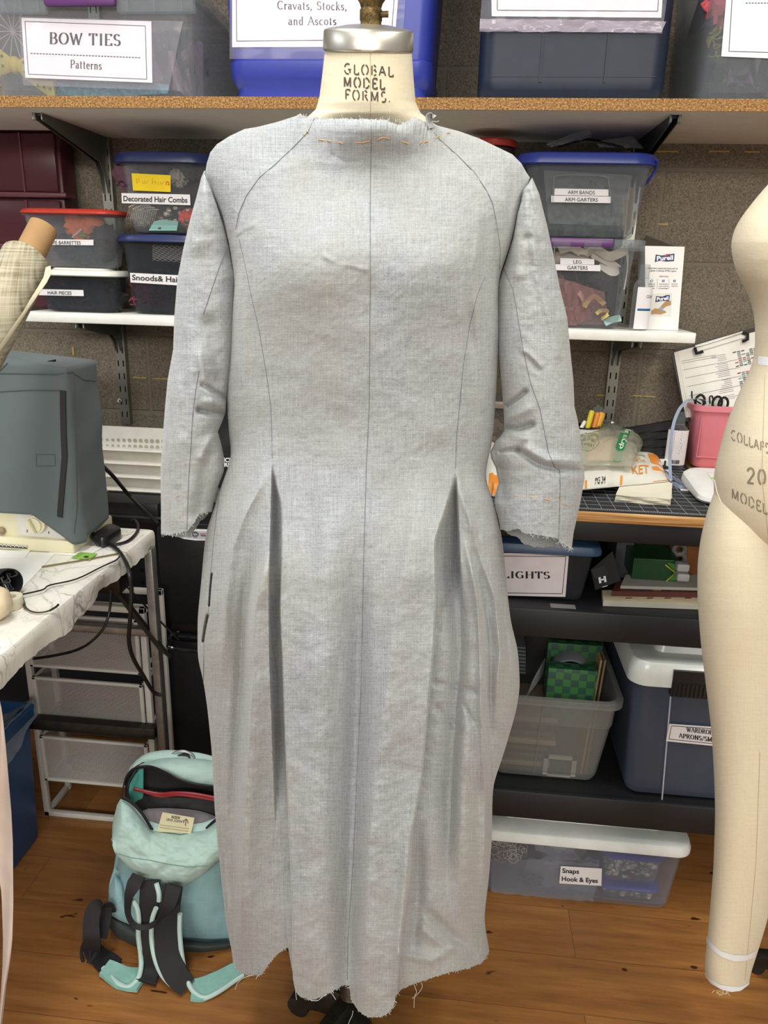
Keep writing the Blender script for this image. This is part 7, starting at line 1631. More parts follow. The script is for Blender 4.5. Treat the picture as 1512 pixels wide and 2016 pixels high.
obj('ear_tip', tube([ont(98, 1202, .005), ont(110, 1195, .008), ont(115, 1190, .010)], .0019, 8, 3), M('ear_tip_black', '121212', .4), t)
obj('spring_coil', join(*[tube([ont(45+k*.6, 1181+k*2.2, .004)+np.array((.0022*math.cos(a), .0022*math.sin(a), 0)) for a in np.linspace(0, 6.28, 9)], .0005, 4) for k in range(9)]), M('wire_frame_bronze', '4f4a38', .3, .7), t)
# black cup shaped brush head with cords
t = thing('cord_spool', 'black cup shaped spool stuffed with black cords at the left table edge', 'spool', ont(20, 1150))
BLKP = M('spool_black', '1c1c1e', .45)
c = ont(8, 1146, .024); ax = np.array((.85, -.45, .15)); ax /= np.linalg.norm(ax); u_ = np.cross(ax, (0, 0, 1)); u_ /= np.linalg.norm(u_); v_ = np.cross(u_, ax)
rr0 = [ring(c+ax*d*.78, r*.74, r*.74, 36, u_, v_) for d, r in ((-.04, .022), (-.02, .03), (.01, .034), (.022, .034), (.022, .031), (.0, .029), (-.03, .02))]
obj('cup', loft(rr0), BLKP, t)
R = random.Random(12); V = []
for k in range(14):
    p = c+u_*R.uniform(-.014, .014)+v_*R.uniform(-.015, .015)+ax*.008; P = [p]
    for _ in range(4): P.append(P[-1]+np.array([R.uniform(-.009, .009), R.uniform(-.008, .003), R.uniform(-.010, .008)]))
    V.append(tube(P, .0013, 6, 4))
obj('cords', join(*V), M('cord_dark', '2a2a2d', .6), t)
o = obj('black_strap', strap([ont(-20, 1120, .03), ont(-5, 1160, .02), ont(8, 1172, .012), ont(16, 1180, .008)], (1, .4, 0), .010, .0015), BLKP); tag(o, 'black strap beside the white tape roll at the left edge', 'strap')
V = []
for k in range(15):
    f_ = k/14; x = 3+16*min(1, f_*1.3); y = 1140+36*f_; p = ont(x, y, .034-.02*f_); V.append(lathe((p[0], p[1], p[2]-.0012), [(.0001, 0), (.0013, .0005), (.0013, .0018), (.0001, .0024)], 8))
o = obj('bead_chain', join(*V), M('chain_silver', 'c8c4c0', .25, .8)); tag(o, 'silver bead chain hanging into the white tape roll', 'chain', kind='stuff')
c = ont(21, 1195, 0)
t = thing('tape_roll', 'roll of off-white tape lying flat near the left table edge', 'tape', c)
TPW = M('tape_offwhite', 'cdc6b0', .6)
obj('tape_ring', lathe((c[0], c[1], TZ), [(.011, .0008), (.0205, .0008), (.021, .002), (.021, .018), (.0205, .0195), (.011, .0195), (.0105, .018), (.0105, .002), (.011, .0008)], 40), TPW, t)
obj('loose_end', box(c[0]-.004, c[0]+.014, c[1]-.0225, c[1]-.0205, TZ+.001, TZ+.019), TPW, t)
c = ont(-14, 1222, 0)
o = obj('pincushion', blob((c[0], c[1], TZ+.030), .033, .033, .029, .06, 2, 3, 32, 20), M('beige_cushion', 'd0bfa0', .7)); tag(o, 'smooth beige rounded cushion cut by the left edge on the table', 'cushion')
# ================================================================ BEHIND THE TABLE
t = thing('white_metal_organizer', 'white metal louvred panel with punched holes behind the covered machine', 'metal panel', at(255, 990, Y=1.80))
yw = 1.80; a, b = at(150, 838, Y=yw), at(345, 845, Y=yw); z1_ = at(250, 842, Y=yw)[2]; z0_ = at(250, 990, Y=yw)[2]
obj('back_plate', box(a[0], b[0]+.02, yw+.008, yw+.014, z0_-.02, z1_, .001), WHITE_METAL, t)
for py in (885, 911, 937, 963, 986):
    z_ = at(256, py, Y=yw)[2]; xs = (a[0], b[0]+.02)
    obj('louvre', loft([[(x, yw+.008, z_-.026), (x, yw+.006, z_-.020), (x, yw-.014, z_-.003), (x, yw-.018, z_), (x, yw-.014, z_+.004), (x, yw+.008, z_+.004)] for x in xs]), WHITE_METAL, t)
V = []
for r_, py in enumerate((865, 877)):
    for k in range(13): p = at(200+k*11, py+k*.35, Y=yw+.007); V.append(disc((p[0], 0, p[2]), .0028+.0007*min(k, 6)/2, yw+.0075, .0028+.0007*min(k, 6)/2, yw+.0065, 14))
obj('punched_holes', join(*V), M('hole_grey', 'aeaa9e', .7), t, False)
o = obj('black_tray', box(at(190, 1010, Y=1.72)[0], at(318, 1010, Y=1.72)[0], 1.70, 1.8795, at(250, 1030, Y=1.70)[2], at(250, 990, Y=1.70)[2], .004), M('tray_black', '17181b', .4)); tag(o, 'black ledge of equipment behind the back of the marbled table', 'equipment')
o2 = obj('tray_edge', box(at(190, 1010, Y=1.70)[0], at(318, 1010, Y=1.70)[0], 1.695, 1.702, at(250, 1017, Y=1.70)[2]-.002, at(250, 1014, Y=1.70)[2], .001), M('tray_edge', '35383c', .3), o)
# ---- mini fridge with microwave on top
FRB = M('fridge_black', '131316', .42, bs=250)
yf = 1.66; fx0 = at(311, 1100, Y=yf)[0]; fx1 = fx0+.46; zf1 = at(370, 1036, Y=yf)[2]
t = thing('mini_fridge', 'black mini fridge half hidden behind the grey dress at left', 'fridge', (fx0+.23, 1.75, 0))
obj('cabinet', box(fx0+.003, fx1, yf+.03, 1.868, .0006, zf1-.002, .004), FRB, t)
zsp = at(350, 1228, Y=yf)[2]; zs2 = at(350, 1255, Y=yf)[2]
up = obj('freezer_door', box(fx0, fx1, yf, yf+.028, zsp, zf1-.004, .006), FRB, t); dn_ = obj('fridge_door', box(fx0, fx1, yf, yf+.028, .03, zs2-.01, .006), FRB, t)
obj('door_gap_trim', box(fx0+.002, fx1, yf+.006, yf+.03, zs2-.012, zsp+.002), M('trim_black', '0c0c0e', .3), t)
p0, p1 = at(343, 1238, Y=yf), at(430, 1240, Y=yf)
obj('door_handle', tube([(p0[0]+.01, yf+.004, zs2+.012), (p0[0]-.004, yf-.012, zs2+.010), (p0[0]-.006, yf-.016, zs2-.004), (p0[0]+.004, yf-.018, zs2-.022), (p1[0]+.05, yf-.016, zs2-.026)], .005, 8, 5), M('handle_black', '1a1a1d', .15), dn_)
obj('door_handle', box(p0[0]+.01, p1[0]+.05, yf-.012, yf+.002, zs2+.002, zs2+.012, .003), MATS['handle_black'], up)
plf = (np.array((0, yf-.001, 0)), np.array((0, -1.0, 0)))
st = paper(up, plf, [(322, 1038), (330, 1046), (342, 1054), (362, 1061), (385, 1064), (430, 1064), (430, 1043), (345, 1040)], M('sticker_white', 'e3e3e6', .4), 'sticker', .0005)
sil = paper(st, plf, [(340, 1044), (350, 1052), (368, 1059), (390, 1061), (430, 1061), (430, 1047)], M('sticker_grey', 'b8b8bc', .4), 'sticker_field', .001)
SR, SB = M('sticker_red', 'c23a35', .5), M('sticker_blue', '2b5fb0', .5)
ptext(sil, plf, 'MICRO', 341, 1049, 375, 1050, 5.5, 'sans', mat=SR, bold=.04, lift=.0016); ptext(sil, plf, 'FRIDGE', 350, 1055.5, 377, 1056.5, 5.5, 'sans', mat=SB, bold=.04, lift=.0016)
c = at(384, 1052, Y=yf-.003); rgp = obj('roundel', tube([c+np.array((.0068*math.cos(a), 0, .0068*math.sin(a))) for a in np.linspace(0, 6.2832, 30)], .0005, 5), INKM, sil)
ptext(rgp, plf, 'SAFE', 379, 1050.5, 389, 1050.5, 3.4, 'sans', lift=.002, bold=.03); ptext(rgp, plf, 'PLUG', 379.5, 1056, 388.5, 1056, 3.4, 'sans', lift=.002, bold=.03)
pline(sil, plf, [(394, 1051, 405, 1051), (394, 1053.5, 405, 1053.5)], 1.4, SR, 'red_lines', .0016); pline(sil, plf, [(391, 1049, 391, 1054), (396, 1055, 405, 1055.5)], 1.4, SB, 'blue_lines', .0016)
zm0 = zf1+.0008; zm1 = at(445, 700, Y=yf)[2]
t = thing('microwave', 'black microwave standing on the mini fridge behind the dress waist', 'microwave', (fx0+.23, 1.75, zm0))
mxa = at(425, 900, Y=yf)[0]
obj('cabinet', box(mxa, fx1+.02, yf+.02, 1.868, zm0, zm1, .005), FRB, t); mdoor = obj('door', box(mxa+.001, fx1+.02, yf+.002, yf+.02, zm0+.004, zm1-.003, .004), M('microwave_glass', '101317', .2), t)
pl2 = (np.array((0, yf+.001, 0)), np.array((0, -1.0, 0)))
ptext(mdoor, pl2, 'MICRO', 431, 909, 468, 910, 8.5, 'sans', mat=M('print_white', 'e8e8ee', .5), bold=.04, lift=.0008); ptext(mdoor, pl2, 'FRIDGE', 436, 918.5, 476, 919.5, 8, 'sans', mat=MATS['print_white'], bold=.04, lift=.0008)
# ---- white mesh drawers
def m_mesh():
    m, nt, b, out = newmat('white_wire_mesh'); tc = nt.nodes.new('ShaderNodeTexCoord'); sx = nt.nodes.new('ShaderNodeSeparateXYZ'); lk(nt, tc.outputs['Object'], sx.inputs[0])
    a = math_(nt, 'MULTIPLY', sx.outputs[0], 520.); c_ = math_(nt, 'MULTIPLY', sx.outputs[2], 1000.)
    s1 = math_(nt, 'ABSOLUTE', math_(nt, 'SINE', math_(nt, 'ADD', a, c_))); s2 = math_(nt, 'ABSOLUTE', math_(nt, 'SINE', math_(nt, 'SUBTRACT', a, c_)))
    w_ = math_(nt, 'LESS_THAN', math_(nt, 'MINIMUM', s1, s2), .30)
    b.inputs['Base Color'].default_value = srgb('cfcdc8'); b.inputs['Roughness'].default_value = .4
    t_ = nt.nodes.new('ShaderNodeBsdfTransparent'); mx = nt.nodes.new('ShaderNodeMixShader'); lk(nt, w_, mx.inputs[0]); lk(nt, t_.outputs[0], mx.inputs[1]); lk(nt, b.outputs[0], mx.inputs[2]); lk(nt, mx.outputs[0], out.inputs[0]); return m
MESH = m_mesh(); WMT = M('white_enamel', 'cfcdc8', .4)
yd = 1.53; xa, xb = at(88, 1610, Y=yd)[0], at(306, 1640, Y=yd)[0]-.03; xb = at(300, 1540, Y=yd)[0]+.012
zt_ = at(230, 1195, Y=yd)[2]
t = thing('mesh_drawer_unit', 'white metal drawer frame with three wire mesh drawers under the table', 'drawer unit', ((xa+xb)/2, 1.6, 0))
def bar(x0, x1, y0, y1, z0, z1): return box(x0, x1, y0, y1, z0, z1, .0015)
fb = 1.635
for x in (xa, xb-.014):
    for y in (yd, fb): obj('upright', bar(x, x+.014, y, y+.014, .0006, zt_), WMT, t)
obj('frame_rail', join(bar(xa, xb, yd, yd+.012, .0006, .014)), WMT, t); obj('frame_rail', bar(xa, xb, yd, yd+.012, zt_-.014, zt_), WMT, t); obj('frame_rail', bar(xa, xa+.012, yd, fb, .0006, .014), WMT, t); obj('frame_rail', bar(xb-.012, xb, yd, fb, .0006, .014), WMT, t); obj('frame_rail', bar(xa, xb, fb, fb+.012, zt_-.014, zt_), WMT, t)
for k, (ya, yb3) in enumerate(((1215, 1322), (1342, 1436), (1458, 1545))):
    z1_, z0_ = at(190, ya, Y=yd-.004)[2], at(190, yb3, Y=yd-.004)[2]
    d_ = obj('drawer', join(*[bar(xa+.016, xb-.016, yd-.006, yd+.002, z, z+.007) for z in (z0_, z1_-.007)]+[bar(x, x+.009, yd-.006, yd+.002, z0_, z1_) for x in (xa+.016, xb-.025)]+[bar(xa+.016, xa+.022, yd, fb-.03, z, z+.006) for z in (z0_, z1_-.007)]+[bar(xb-.022, xb-.016, yd, fb-.03, z, z+.006) for z in (z0_, z1_-.007)]+[bar(xa+.016, xb-.016, fb-.03, fb-.024, z1_-.007, z1_)]), WMT, t)
    obj('mesh_front', box(xa+.022, xb-.022, yd-.0015, yd-.0009, z0_+.004, z1_-.004), MESH, d_, False)
    obj('mesh_side', box(xa+.018, xa+.0186, yd, fb-.03, z0_+.004, z1_-.004), MESH, d_, False)
    obj('drawer_tray', box(xa+.02, xb-.02, yd+.003, fb-.03, z0_+.001, z0_+.003), M('mesh_base', '8c8a86', .5), d_, False)
    o = obj('folded_fabric', blob(((xa+xb)/2, (yd+fb)/2, z0_+.024), .10, .035, .015, .4, 3, k), M('muted_fabric', '4a4846', .85)); tag(o, ('grey fabric pile in the top mesh drawer', 'grey fabric pile in the middle mesh drawer', 'grey fabric pile in the bottom mesh drawer')[k], 'fabric')
# pegboard seen under the table
o = obj('dark_pegboard', box(-1.3, -.70, 1.845, 1.852, .1, .70), M('pegboard_black', '1b2028', .6)); tag(o, 'dark perforated board against the wall under the table', 'board')
obj('perforation', join(*[disc((-1.25+.035*i, 0, .45+.035*j), .006, 1.8452, .006, 1.8440, 10) for i in range(16) for j in range(7)]), M('hole_black', '08090c', .9), o, False)
# ---- blue recycling bin with liner
BLB = M('recycling_blue', '1b4a7c', .45); zr = at(76, 1397, Y=1.45)[2]
bxr = -.965; byb, byf = 1.47, 1.20
t = thing('recycling_bin', 'blue recycling bin with a clear liner, left edge under the table', 'bin', (-1.1, 1.34, 0))
n_ = 6; cx_, cy_, hx, hy = bxr-.13, (byf+byb)/2, .14, (byb-byf)/2
obj('bin_body', loft([[(x, y, z) for x, y in rrect(cx_, cy_, hx-i, hy-i, .015, 5)] for i, z in ((.014, .0006), (.010, .01), (0, zr-.03), (-.008, zr-.028), (-.010, zr-.004), (-.006, zr), (0, zr), (.004, zr-.03), (.016, .012))]), BLB, t)
V = []
nx, ny = 30, 10
for j in range(ny+1):
    for i in range(nx+1):
        u, v = i/nx, j/ny; y = byf-.015+(byb-byf+.03)*u; depth = .16*(1-u*.75)+.02*math.sin(u*20)*.3; z = zr+.006-depth*v; wv = .003*mnoise.noise(Vector((u*14, v*5, 2)))
        V.append((bxr+.012+wv+.004*v+.0035*abs(wv)*200*.01, y, z))
F = [(j*(nx+1)+i, j*(nx+1)+i+1, (j+1)*(nx+1)+i+1, (j+1)*(nx+1)+i) for j in range(ny) for i in range(nx)]
LIN = M('liner_film', 'a9b6cc', .2, alpha=.35)
obj('bag_liner', (V, F), LIN, t)
V = []
for j in range(9):
    for i in range(nx+1):
        u, v = i/nx, j/8; V.append((bxr+.010-.25*v, byf-.01+(byb-byf+.02)*u, zr+.006-.05*math.sin(v*3.14)+.012*mnoise.noise(Vector((u*8, v*6, 7)))))
obj('bag_liner', (V, [(j*(nx+1)+i, j*(nx+1)+i+1, (j+1)*(nx+1)+i+1, (j+1)*(nx+1)+i) for j in range(8) for i in range(nx)]), LIN, t)
Px = np.array((bxr+.006, 0, 0)); Nx = np.array((1.0, 0, -.02))
lbp = [at(x, y, X=bxr+.004) for x, y in ((18, 1513), (33, 1503), (33, 1538), (19, 1556))]
lb = obj('label', solid_quad(lbp, (1, 0, 0), .001), PAPER, t, False)
obj('printed_lines', join(*[solid_quad([at(x, y, X=bxr+.0052) for x, y in ((21, yy_), (31, yy_-8), (31, yy_-7), (21, yy_+1))], (1, 0, 0), .0004) for yy_ in (1533, 1538, 1546)]), INKM, lb, False)
# ---- twill tape hanging at the left edge, close to the camera
D_ = .985
lft = [(1268, -18), (1300, -14), (1370, -8), (1500, -8), (1700, -6), (1760, 3), (1850, 6), (1900, 5), (1950, 2), (2040, -4)]; rgt = [(1268, -8), (1300, -7), (1370, -4), (1385, 1), (1420, 6), (1470, 11), (1540, 17), (1600, 22), (1660, 25), (1780, 26), (1850, 24), (1890, 20), (1940, 12), (1990, 7), (2040, 1)]
rows = np.linspace(1269, 2035, 50); V = []
for y in rows:
    l, r = np.interp(y, [p[0] for p in lft], [p[1] for p in lft]), np.interp(y, [p[0] for p in rgt], [p[1] for p in rgt])
    for k in range(7):
        u = k/6; V.append(at(l+(r-l)*u, y, D=D_+.006*math.sin(u*3.1+y*.008)))
V = V+[v+FH*.0008 for v in V]; m_ = 50*7; F = [(j*7+i, j*7+i+1, (j+1)*7+i+1, (j+1)*7+i) for j in range(49) for i in range(6)]; F += [(m_+a, m_+d, m_+c_, m_+b) for a, b, c_, d in F]
F += [(j*7, (j+1)*7, m_+(j+1)*7, m_+j*7) for j in range(49)]+[(j*7+6, m_+j*7+6, m_+(j+1)*7+6, (j+1)*7+6) for j in range(49)]
o = obj('ribbon', (V, F), M('pinkish_ribbon', 'd6c8bf', .5)); tag(o, 'pale pinkish ribbon hanging from the marbled table edge at far left', 'ribbon')
# ================================================================ FABRIC BOLT LEANING AT UPPER LEFT
def m_plaid():
    m, nt, b, out = newmat('plaid_linen'); tc = nt.nodes.new('ShaderNodeTexCoord')
    def mp2(s):
        q = nt.nodes.new('ShaderNodeMapping'); q.inputs['Scale'].default_value = s; q.inputs['Rotation'].default_value = (0, .48, 0); lk(nt, tc.outputs['Object'], q.inputs[0]); return q.outputs[0]
    n1 = noise(nt, mp2((260, 8, 8)), 1.2, 3); n2 = noise(nt, mp2((8, 8, 260)), 1.2, 3); c = ramp(nt, math_(nt, 'MULTIPLY', math_(nt, 'ADD', n1, n2), .5), [(.38, '6f6850'), (.48, '97907a'), (.6, 'b3ac98')])
    lk(nt, c, b.inputs['Base Color']); b.inputs['Roughness'].default_value = .9; return m
P0 = at(86, 447, D=1.38); P1 = at(-70, 745, D=1.22); axd = (P1-P0)/np.linalg.norm(P1-P0); u_ = np.cross(axd, (0, 1, 0)); u_ /= np.linalg.norm(u_); v_ = np.cross(u_, axd)
t = thing('fabric_bolt', 'beige plaid linen rolled on a cardboard tube leaning at the left', 'fabric roll', P1)
KR = M('kraft_cardboard', 'a07e54', .8)
r0_ = .0235
obj('cardboard_tube', loft([ring(P0+axd*d, r, r, 40, u_, v_) for d, r in ((0, r0_), (.5, r0_), (.5, r0_-.003), (0.001, r0_-.003))]), KR, t)
s0 = .062; PL = m_plaid(); rr_ = []
for k in range(30):
    d = s0+k*.016; rr_.append([P0+axd*(d+.004*math.sin(a*2+1)*(k == 0))+(u_*math.cos(a)+v_*math.sin(a))*(.0395+.0014*mnoise.noise(Vector((math.cos(a)*3, math.sin(a)*3, d*14)))) for a in np.linspace(0, 6.2832, 49)[:-1]])
obj('rolled_fabric', loft([[p+(P0+axd*s0-p)*.35 for p in rr_[0]]]+rr_, False, True), PL, t)
obj('fabric_layers', join(*[tube([P0+axd*(s0-.0005)+(u_*math.cos(a)+v_*math.sin(a))*r for a in np.linspace(0, 6.2832, 41)], .0009, 5) for r in (.028, .032, .036)]), M('fabric_edge', 'a49b7a', .9), t)
e_ = [(99, 523), (101, 538), (92, 556), (75, 580), (58, 606), (36, 640), (12, 676), (-14, 712)]; e2 = [(90, 526), (86, 545), (74, 566), (60, 588), (46, 612), (22, 646), (0, 678), (-24, 714)]
V = []
for (a, b), (c_, d) in zip(e_, e2):
    k = len(V)//6; Da = 1.35-k*.012
    V += [at(a, b, D=Da-.036), at((a+c_)/2, (b+d)/2, D=Da-.041), at(c_, d, D=Da-.045)]; V += [p+FH*.0012 for p in V[-3:]]
n_ = len(e_); F = []
for k in range(n_-1):
    o_ = k*6; q_ = o_+6; F += [(o_, o_+1, q_+1, q_), (o_+1, o_+2, q_+2, q_+1), (o_+3, q_+3, q_+4, o_+4), (o_+4, q_+4, q_+5, o_+5), (o_, q_, q_+3, o_+3), (o_+2, o_+5, q_+5, q_+2)]
obj('loose_selvedge', (V, F), M('selvedge_cream', 'c9c0a6', .9), t)
# ================================================================ BACKPACK
MINT = m_cloth('mint_canvas', 'a8c4bf', 'b2c9bd', .05, .3, .85, .1); TEAL = m_cloth('aqua_canvas', '86abb2', '8db0b2', .05, .3, .85, .1)
BKB = M('webbing_black', '17161a', .75); LNG = M('grey_lining', '6a6468', .7); DKL = M('dark_lining', '1f1d20', .8); BASE = M('dark_canvas_base', '333a37', .85)
def b_(x, y): return 150+x/3.876, 1460+y/3.876
bp = thing('backpack', 'open mint green backpack with black straps on the wooden floor', 'backpack', at(330, 1885, Z=0))
def pillow(name, x0, x1, top, bot, Dt, Db, bulge, th, mat, par, nz=.004, seed=0, nx=70, ny=44, pw=.5):
    xs = x0+(x1-x0)*np.linspace(0, 1, nx+1); tp = interp(xs, top, 0); bt_ = interp(xs, bot, 0); T = np.linspace(0, 1, ny+1)[:, None]
    PX = np.ones((ny+1, 1))*xs[None]; PY = tp[None]*(1-T)+bt_[None]*T; U = np.linspace(0, 1, nx+1)[None]
    B = bulge*(np.sin(np.pi*U)**pw)*(np.sin(np.pi*T)**pw)+nz*(fnoise(PX/30, PY/24, seed, 3)-.5)*np.minimum(1, 4*np.sin(np.pi*U)*np.sin(np.pi*T)+.0)
    AX = Dt*(1-T)+Db*T+0*U
    return sheet_mesh(name, PX, PY, AX-B, AX+th*(np.sin(np.pi*U)**.5)+.001, mat, par)
ppath = lambda pts, D: [at(*b_(x, y), D=D) for x, y in pts]
body = pillow('main_body', 213, 470, [(213, 1780), (216, 1748), (224, 1728), (228, 1716), (232, 1700), (240, 1660), (300, 1640), (470, 1640)], [(213, 1800), (216, 1822), (230, 1840), (266, 1857), (330, 1866), (400, 1868), (450, 1862), (470, 1846)], 1.30, 1.265, .055, .12, TEAL, bp, .006, 2)
pillow('base_panel', 212, 471, [(212, 1796), (230, 1806), (270, 1826), (310, 1842), (361, 1850), (410, 1855), (471, 1850)], [(212, 1806), (216, 1828), (230, 1846), (266, 1866), (330, 1875), (400, 1877), (450, 1871), (471, 1853)], 1.262, 1.258, .058, .10, BASE, bp, .002, 3, 60, 20, .4)
pillow('side_pocket', 213, 262, [(213, 1770), (216, 1745), (227, 1722), (240, 1735), (250, 1760), (262, 1775)], [(213, 1796), (220, 1803), (235, 1812), (262, 1824)], 1.26, 1.24, .018, .02, TEAL, bp, .003, 6)
zt = [(244, 1548), (250, 1530), (262, 1516), (280, 1508), (300, 1511), (330, 1523), (350, 1534), (385, 1545), (420, 1549), (460, 1552)]
pillow('lining_back', 246, 460, zt, [(246, 1600), (280, 1610), (460, 1615)], 1.345, 1.33, -.01, .01, DKL, bp, .003, 8)
pillow('top_panel', 243, 462, [(243, 1543), (248, 1526), (262, 1512), (274, 1505), (290, 1497), (310, 1492), (345, 1491), (400, 1495), (462, 1506)], [(a, b+1) for a, b in zt], 1.37, 1.335, .022, .02, MINT, bp, .004, 4)
pillow('lining_side', 254, 283, [(254, 1540), (262, 1524), (270, 1514), (283, 1512)], [(254, 1560), (262, 1590), (272, 1600), (283, 1590)], 1.335, 1.315, .004, .004, M('teal_lining', '3f8a80', .8), bp, .003, 5, 16, 16)
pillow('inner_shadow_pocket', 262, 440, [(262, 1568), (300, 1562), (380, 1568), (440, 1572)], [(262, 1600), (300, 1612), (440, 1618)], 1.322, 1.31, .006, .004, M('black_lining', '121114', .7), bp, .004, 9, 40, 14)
obj('red_zip', tube([at(x, y, D=1.318) for x, y in ((263, 1553), (285, 1558), (315, 1563), (345, 1561), (380, 1563), (425, 1571))], .0035, 7, 5), M('red_piping', '8a1f28', .4), bp); obj('red_zip', tube([at(x, y, D=1.316) for x, y in ((275, 1556), (315, 1568), (345, 1565), (380, 1568), (425, 1576))], .0025, 7, 5), MATS['red_piping'], bp)
pillow('front_lining', 276, 432, [(276, 1598), (290, 1594), (330, 1594), (380, 1597), (410, 1603), (432, 1612)], [(276, 1604), (298, 1636), (330, 1642), (356, 1645), (400, 1638), (432, 1622)], 1.30, 1.275, .006, .004, LNG, bp, .003, 7, 40, 20)
fl_ = pillow('front_flap', 219, 462, [(219, 1648), (221, 1625), (225, 1604), (231, 1586), (239, 1572), (250, 1578), (260, 1586), (278, 1608), (298, 1634), (330, 1638), (355, 1641), (400, 1633), (425, 1620), (462, 1596)], [(219, 1653), (222, 1668), (226, 1680), (240, 1694), (263, 1715), (289, 1733), (330, 1742), (361, 1745), (380, 1735), (400, 1722), (425, 1698), (462, 1668)], 1.275, 1.225, .04, .012, MINT, bp, .016, 14, 90, 60)
fbv = bvh_of(fl_)
obj('flap_seam', tube([hit(fbv, *b_(x, y), .0005, 1.2) for x, y in densify([(300, 850), (420, 885), (560, 905), (700, 935), (850, 955), (1000, 948)], 25)], .0008, 5), M('mint_seam', '6b8c86', .9), fl_)
lbq = [at(x, y, D=1.262) for x, y in ((320, 1599), (383, 1610), (376, 1641), (309, 1637))]
lb = obj('maker_label', solid_quad(lbq, -FH+np.array((0, 0, .5)), .0012), M('label_cream', 'd6ccaa', .8), bp, False)
nn_ = -FH+np.array((0, 0, .5)); nn_ /= np.linalg.norm(nn_)
lm = lambda u0, v0, du, dv, hu, hv: (lambda u, v: at(u0+du*u+hu*v, v0+dv*u+hv*v, D=1.2605))
sans('lettering', "LANDS' END", lm(362, 1616, -34, -5, -1, 5), INKM, lb, nn_, .0); sans('lettering', 'KIDS', lm(354, 1608, -16, -2, -1, 5), INKM, lb, nn_, .02)
obj('anchor_mark', join(tube([at(x, y, D=1.2605) for x, y in ((365, 1626), (366.5, 1612))], .0006, 5), tube([at(x, y, D=1.2605) for x, y in ((361, 1620), (362.5, 1615), (366, 1613), (369.5, 1616), (370, 1621))], .0006, 5)), INKM, lb); obj('printed_rule', join(*[tube([at(x, y, D=1.2605) for x, y in l_], .0003, 4) for l_ in (((315, 1624), (372, 1632)), ((314, 1629), (371, 1637)))]), INKM, lb)
for pts, D0_, D1_ in (([(345, 425), (400, 450), (450, 490), (500, 545), (545, 615), (580, 672)], 1.268, 1.262), ([(345, 425), (362, 340), (385, 270), (440, 210), (520, 192), (590, 200), (680, 240), (790, 300), (920, 335), (1060, 350)], 1.285, 1.33), ([(400, 420), (400, 330), (440, 250), (470, 215)], 1.30, 1.33), ([(1000, 660), (1040, 620), (1075, 590)], 1.27, 1.27)):
    n_ = len(pts); obj('zipper', strap([at(*b_(x, y), D=D0_+(D1_-D0_)*k/(n_-1)-.004) for k, (x, y) in enumerate(pts)], (.3, -.4, 1), .0045, .0012, 6), BKB, bp)
obj('hanging_ring', tube([at(*b_(x, y), D=1.375) for x, y in ((706, 132), (735, 95), (780, 75), (830, 75), (880, 95), (908, 130))], .0028, 8, 5), M('ring_silver', 'c4c6ca', .3, .8), bp)
obj('hang_tab', strap([at(*b_(x, y), D=1.378) for x, y in ((740, 130), (780, 98), (850, 98), (890, 130))], FH, .006, .0012, 5), BASE, bp)
# straps
def strapped(name, pts, hw, mat, wd=None, par=bp, th=.003, edge=None):
    P = [at(*b_(x, y), D=d_) if d_ > .5 else at(*b_(x, y), Z=d_) for x, y, d_ in pts]; W = wd or [RH]*len(P)
    o = obj(name, strap(P, W, hw, th, 8), mat, par)
    return o, P
bkp = [RH]*4+[RH*.9+FH*.2]*2+[RH*.4+FH*.9]*3
oA, PA = strapped('shoulder_strap', [(565, 1060, 1.205), (560, 1200, 1.192), (545, 1400, 1.185), (565, 1600, 1.172), (570, 1740, 1.165), (530, 1840, .012)], [.019, .019, .016, .015, .016, .020], BKB, [RH, RH, RH, RH, RH, RH*.9+FH*.4])
oA2, _ = strapped('strap_padding', [(510, 1830, .008), (430, 1815, .006), (350, 1800, .006), (255, 1745, .010), (215, 1725, .012)], [.022, .024, .022, .018, .016], M('aqua_padding', '86b5ac', .85, var=.12, vs=50), [FH*.9+RH*.35]*5, th=.004)
oB, PB_ = strapped('shoulder_strap', [(745, 1100, 1.200), (715, 1250, 1.188), (690, 1430, 1.180), (695, 1600, 1.165), (760, 1770, 1.145), (850, 1870, .012)], [.017, .020, .0215, .023, .022, .018], BKB, [RH, RH, RH, RH, RH+FH*.1, RH*.8+FH*.4])
oB2, _ = strapped('strap_padding', [(880, 1895, .008), (960, 1890, .006), (1060, 1840, .006), (1160, 1780, .008), (1240, 1735, .010)], [.020, .024, .022, .019, .018], MATS['aqua_padding'], [FH*.9+RH*.3]*5, th=.004)
PIP = M('mint_piping', 'b0c9c4', .8)
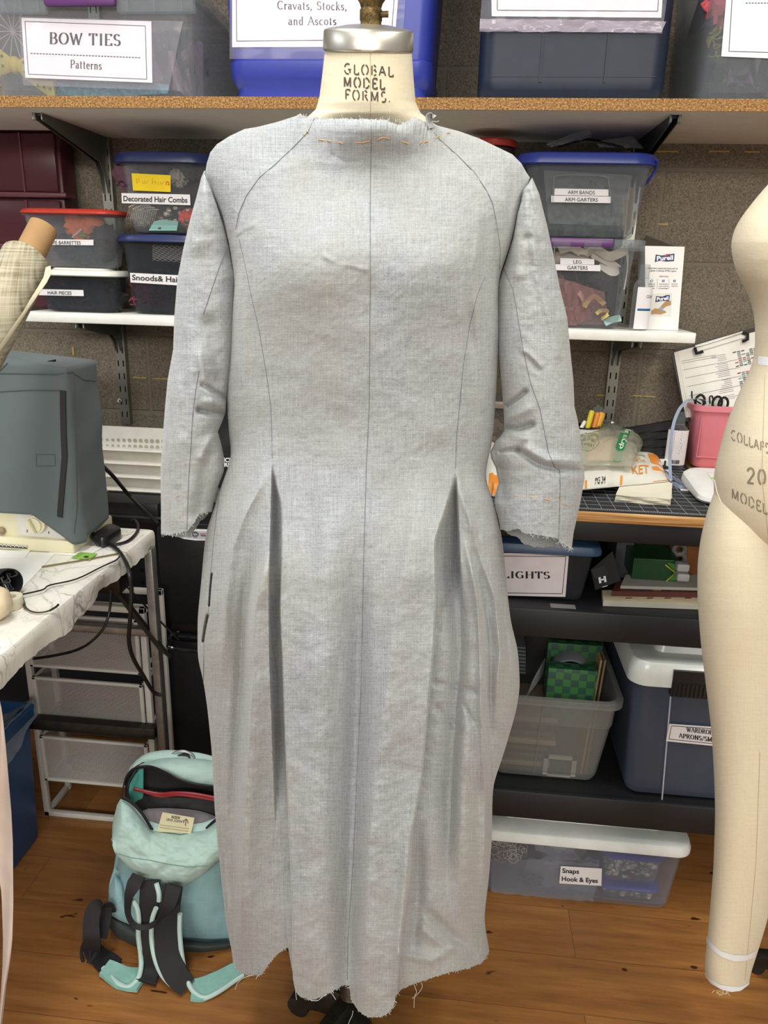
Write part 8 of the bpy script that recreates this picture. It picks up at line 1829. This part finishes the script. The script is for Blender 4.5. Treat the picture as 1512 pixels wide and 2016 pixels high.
for o_, pts in ((oA, [(432, 1210, 1.185), (465, 1270, 1.183), (478, 1360, 1.18), (475, 1480, 1.175), (492, 1620, 1.17), (495, 1720, 1.16), (470, 1810, .014), (400, 1872, .008), (330, 1850, .008), (260, 1790, .008), (205, 1725, .012)]), (oB, [(610, 1270, 1.18), (580, 1360, 1.178), (575, 1500, 1.175), (600, 1650, 1.16), (650, 1770, 1.15), (720, 1850, .012), (810, 1905, .006)]), (oB, [(792, 1315, 1.18), (790, 1450, 1.175), (805, 1620, 1.165), (835, 1780, 1.15), (870, 1870, .014), (920, 1930, .008), (990, 1952, .007), (1090, 1905, .008), (1200, 1830, .008), (1275, 1775, .01)]), (oA, [(612, 1080, 1.198), (632, 1160, 1.19), (632, 1215, 1.188)])):
    obj('piping', tube([at(*b_(x, y), D=d_) if d_ > .5 else at(*b_(x, y), Z=d_) for x, y, d_ in pts], .0048, 8, 6), PIP, o_)
strapped('haul_loop', [(480, 1020, 1.20), (440, 1090, 1.185), (400, 1200, 1.175), (400, 1330, 1.17), (460, 1410, 1.168), (560, 1410, 1.168), (650, 1340, 1.168), (710, 1240, 1.17), (750, 1100, 1.185)], [.014, .014, .008, .005, .005, .005, .007, .012, .015], BKB, [RH, RH, RH*.7+FH*.5, RH+FH, np.array((0, 0, 1.))+FH, np.array((0, 0, 1.))+FH, RH+FH*.5, RH*.8, RH], th=.0012)
strapped('webbing_tail', [(275, 1300, 1.225), (240, 1245, 1.22), (180, 1240, 1.215), (130, 1290, 1.205), (115, 1400, 1.19), (120, 1520, 1.18), (125, 1600, .02), (190, 1650, .008), (255, 1700, .010), (300, 1720, .010)], [.008, .011, .013, .015, .016, .017, .018, .02, .022, .02], BKB, [RH]*5+[RH]*2+[FH]*3, th=.0014)
strapped('webbing_tail', [(235, 1260, 1.222), (225, 1350, 1.215), (195, 1500, 1.20)], [.010, .011, .010], BKB, [RH]*3, th=.0012)
p = at(*b_(75, 1610), Z=.018); obj('buckle', tube([p+np.array((.010*math.cos(a), .006*math.sin(a), .022*math.sin(a))) for a in np.linspace(0, 6.2832, 17)], .0032, 7), BKB, bp)
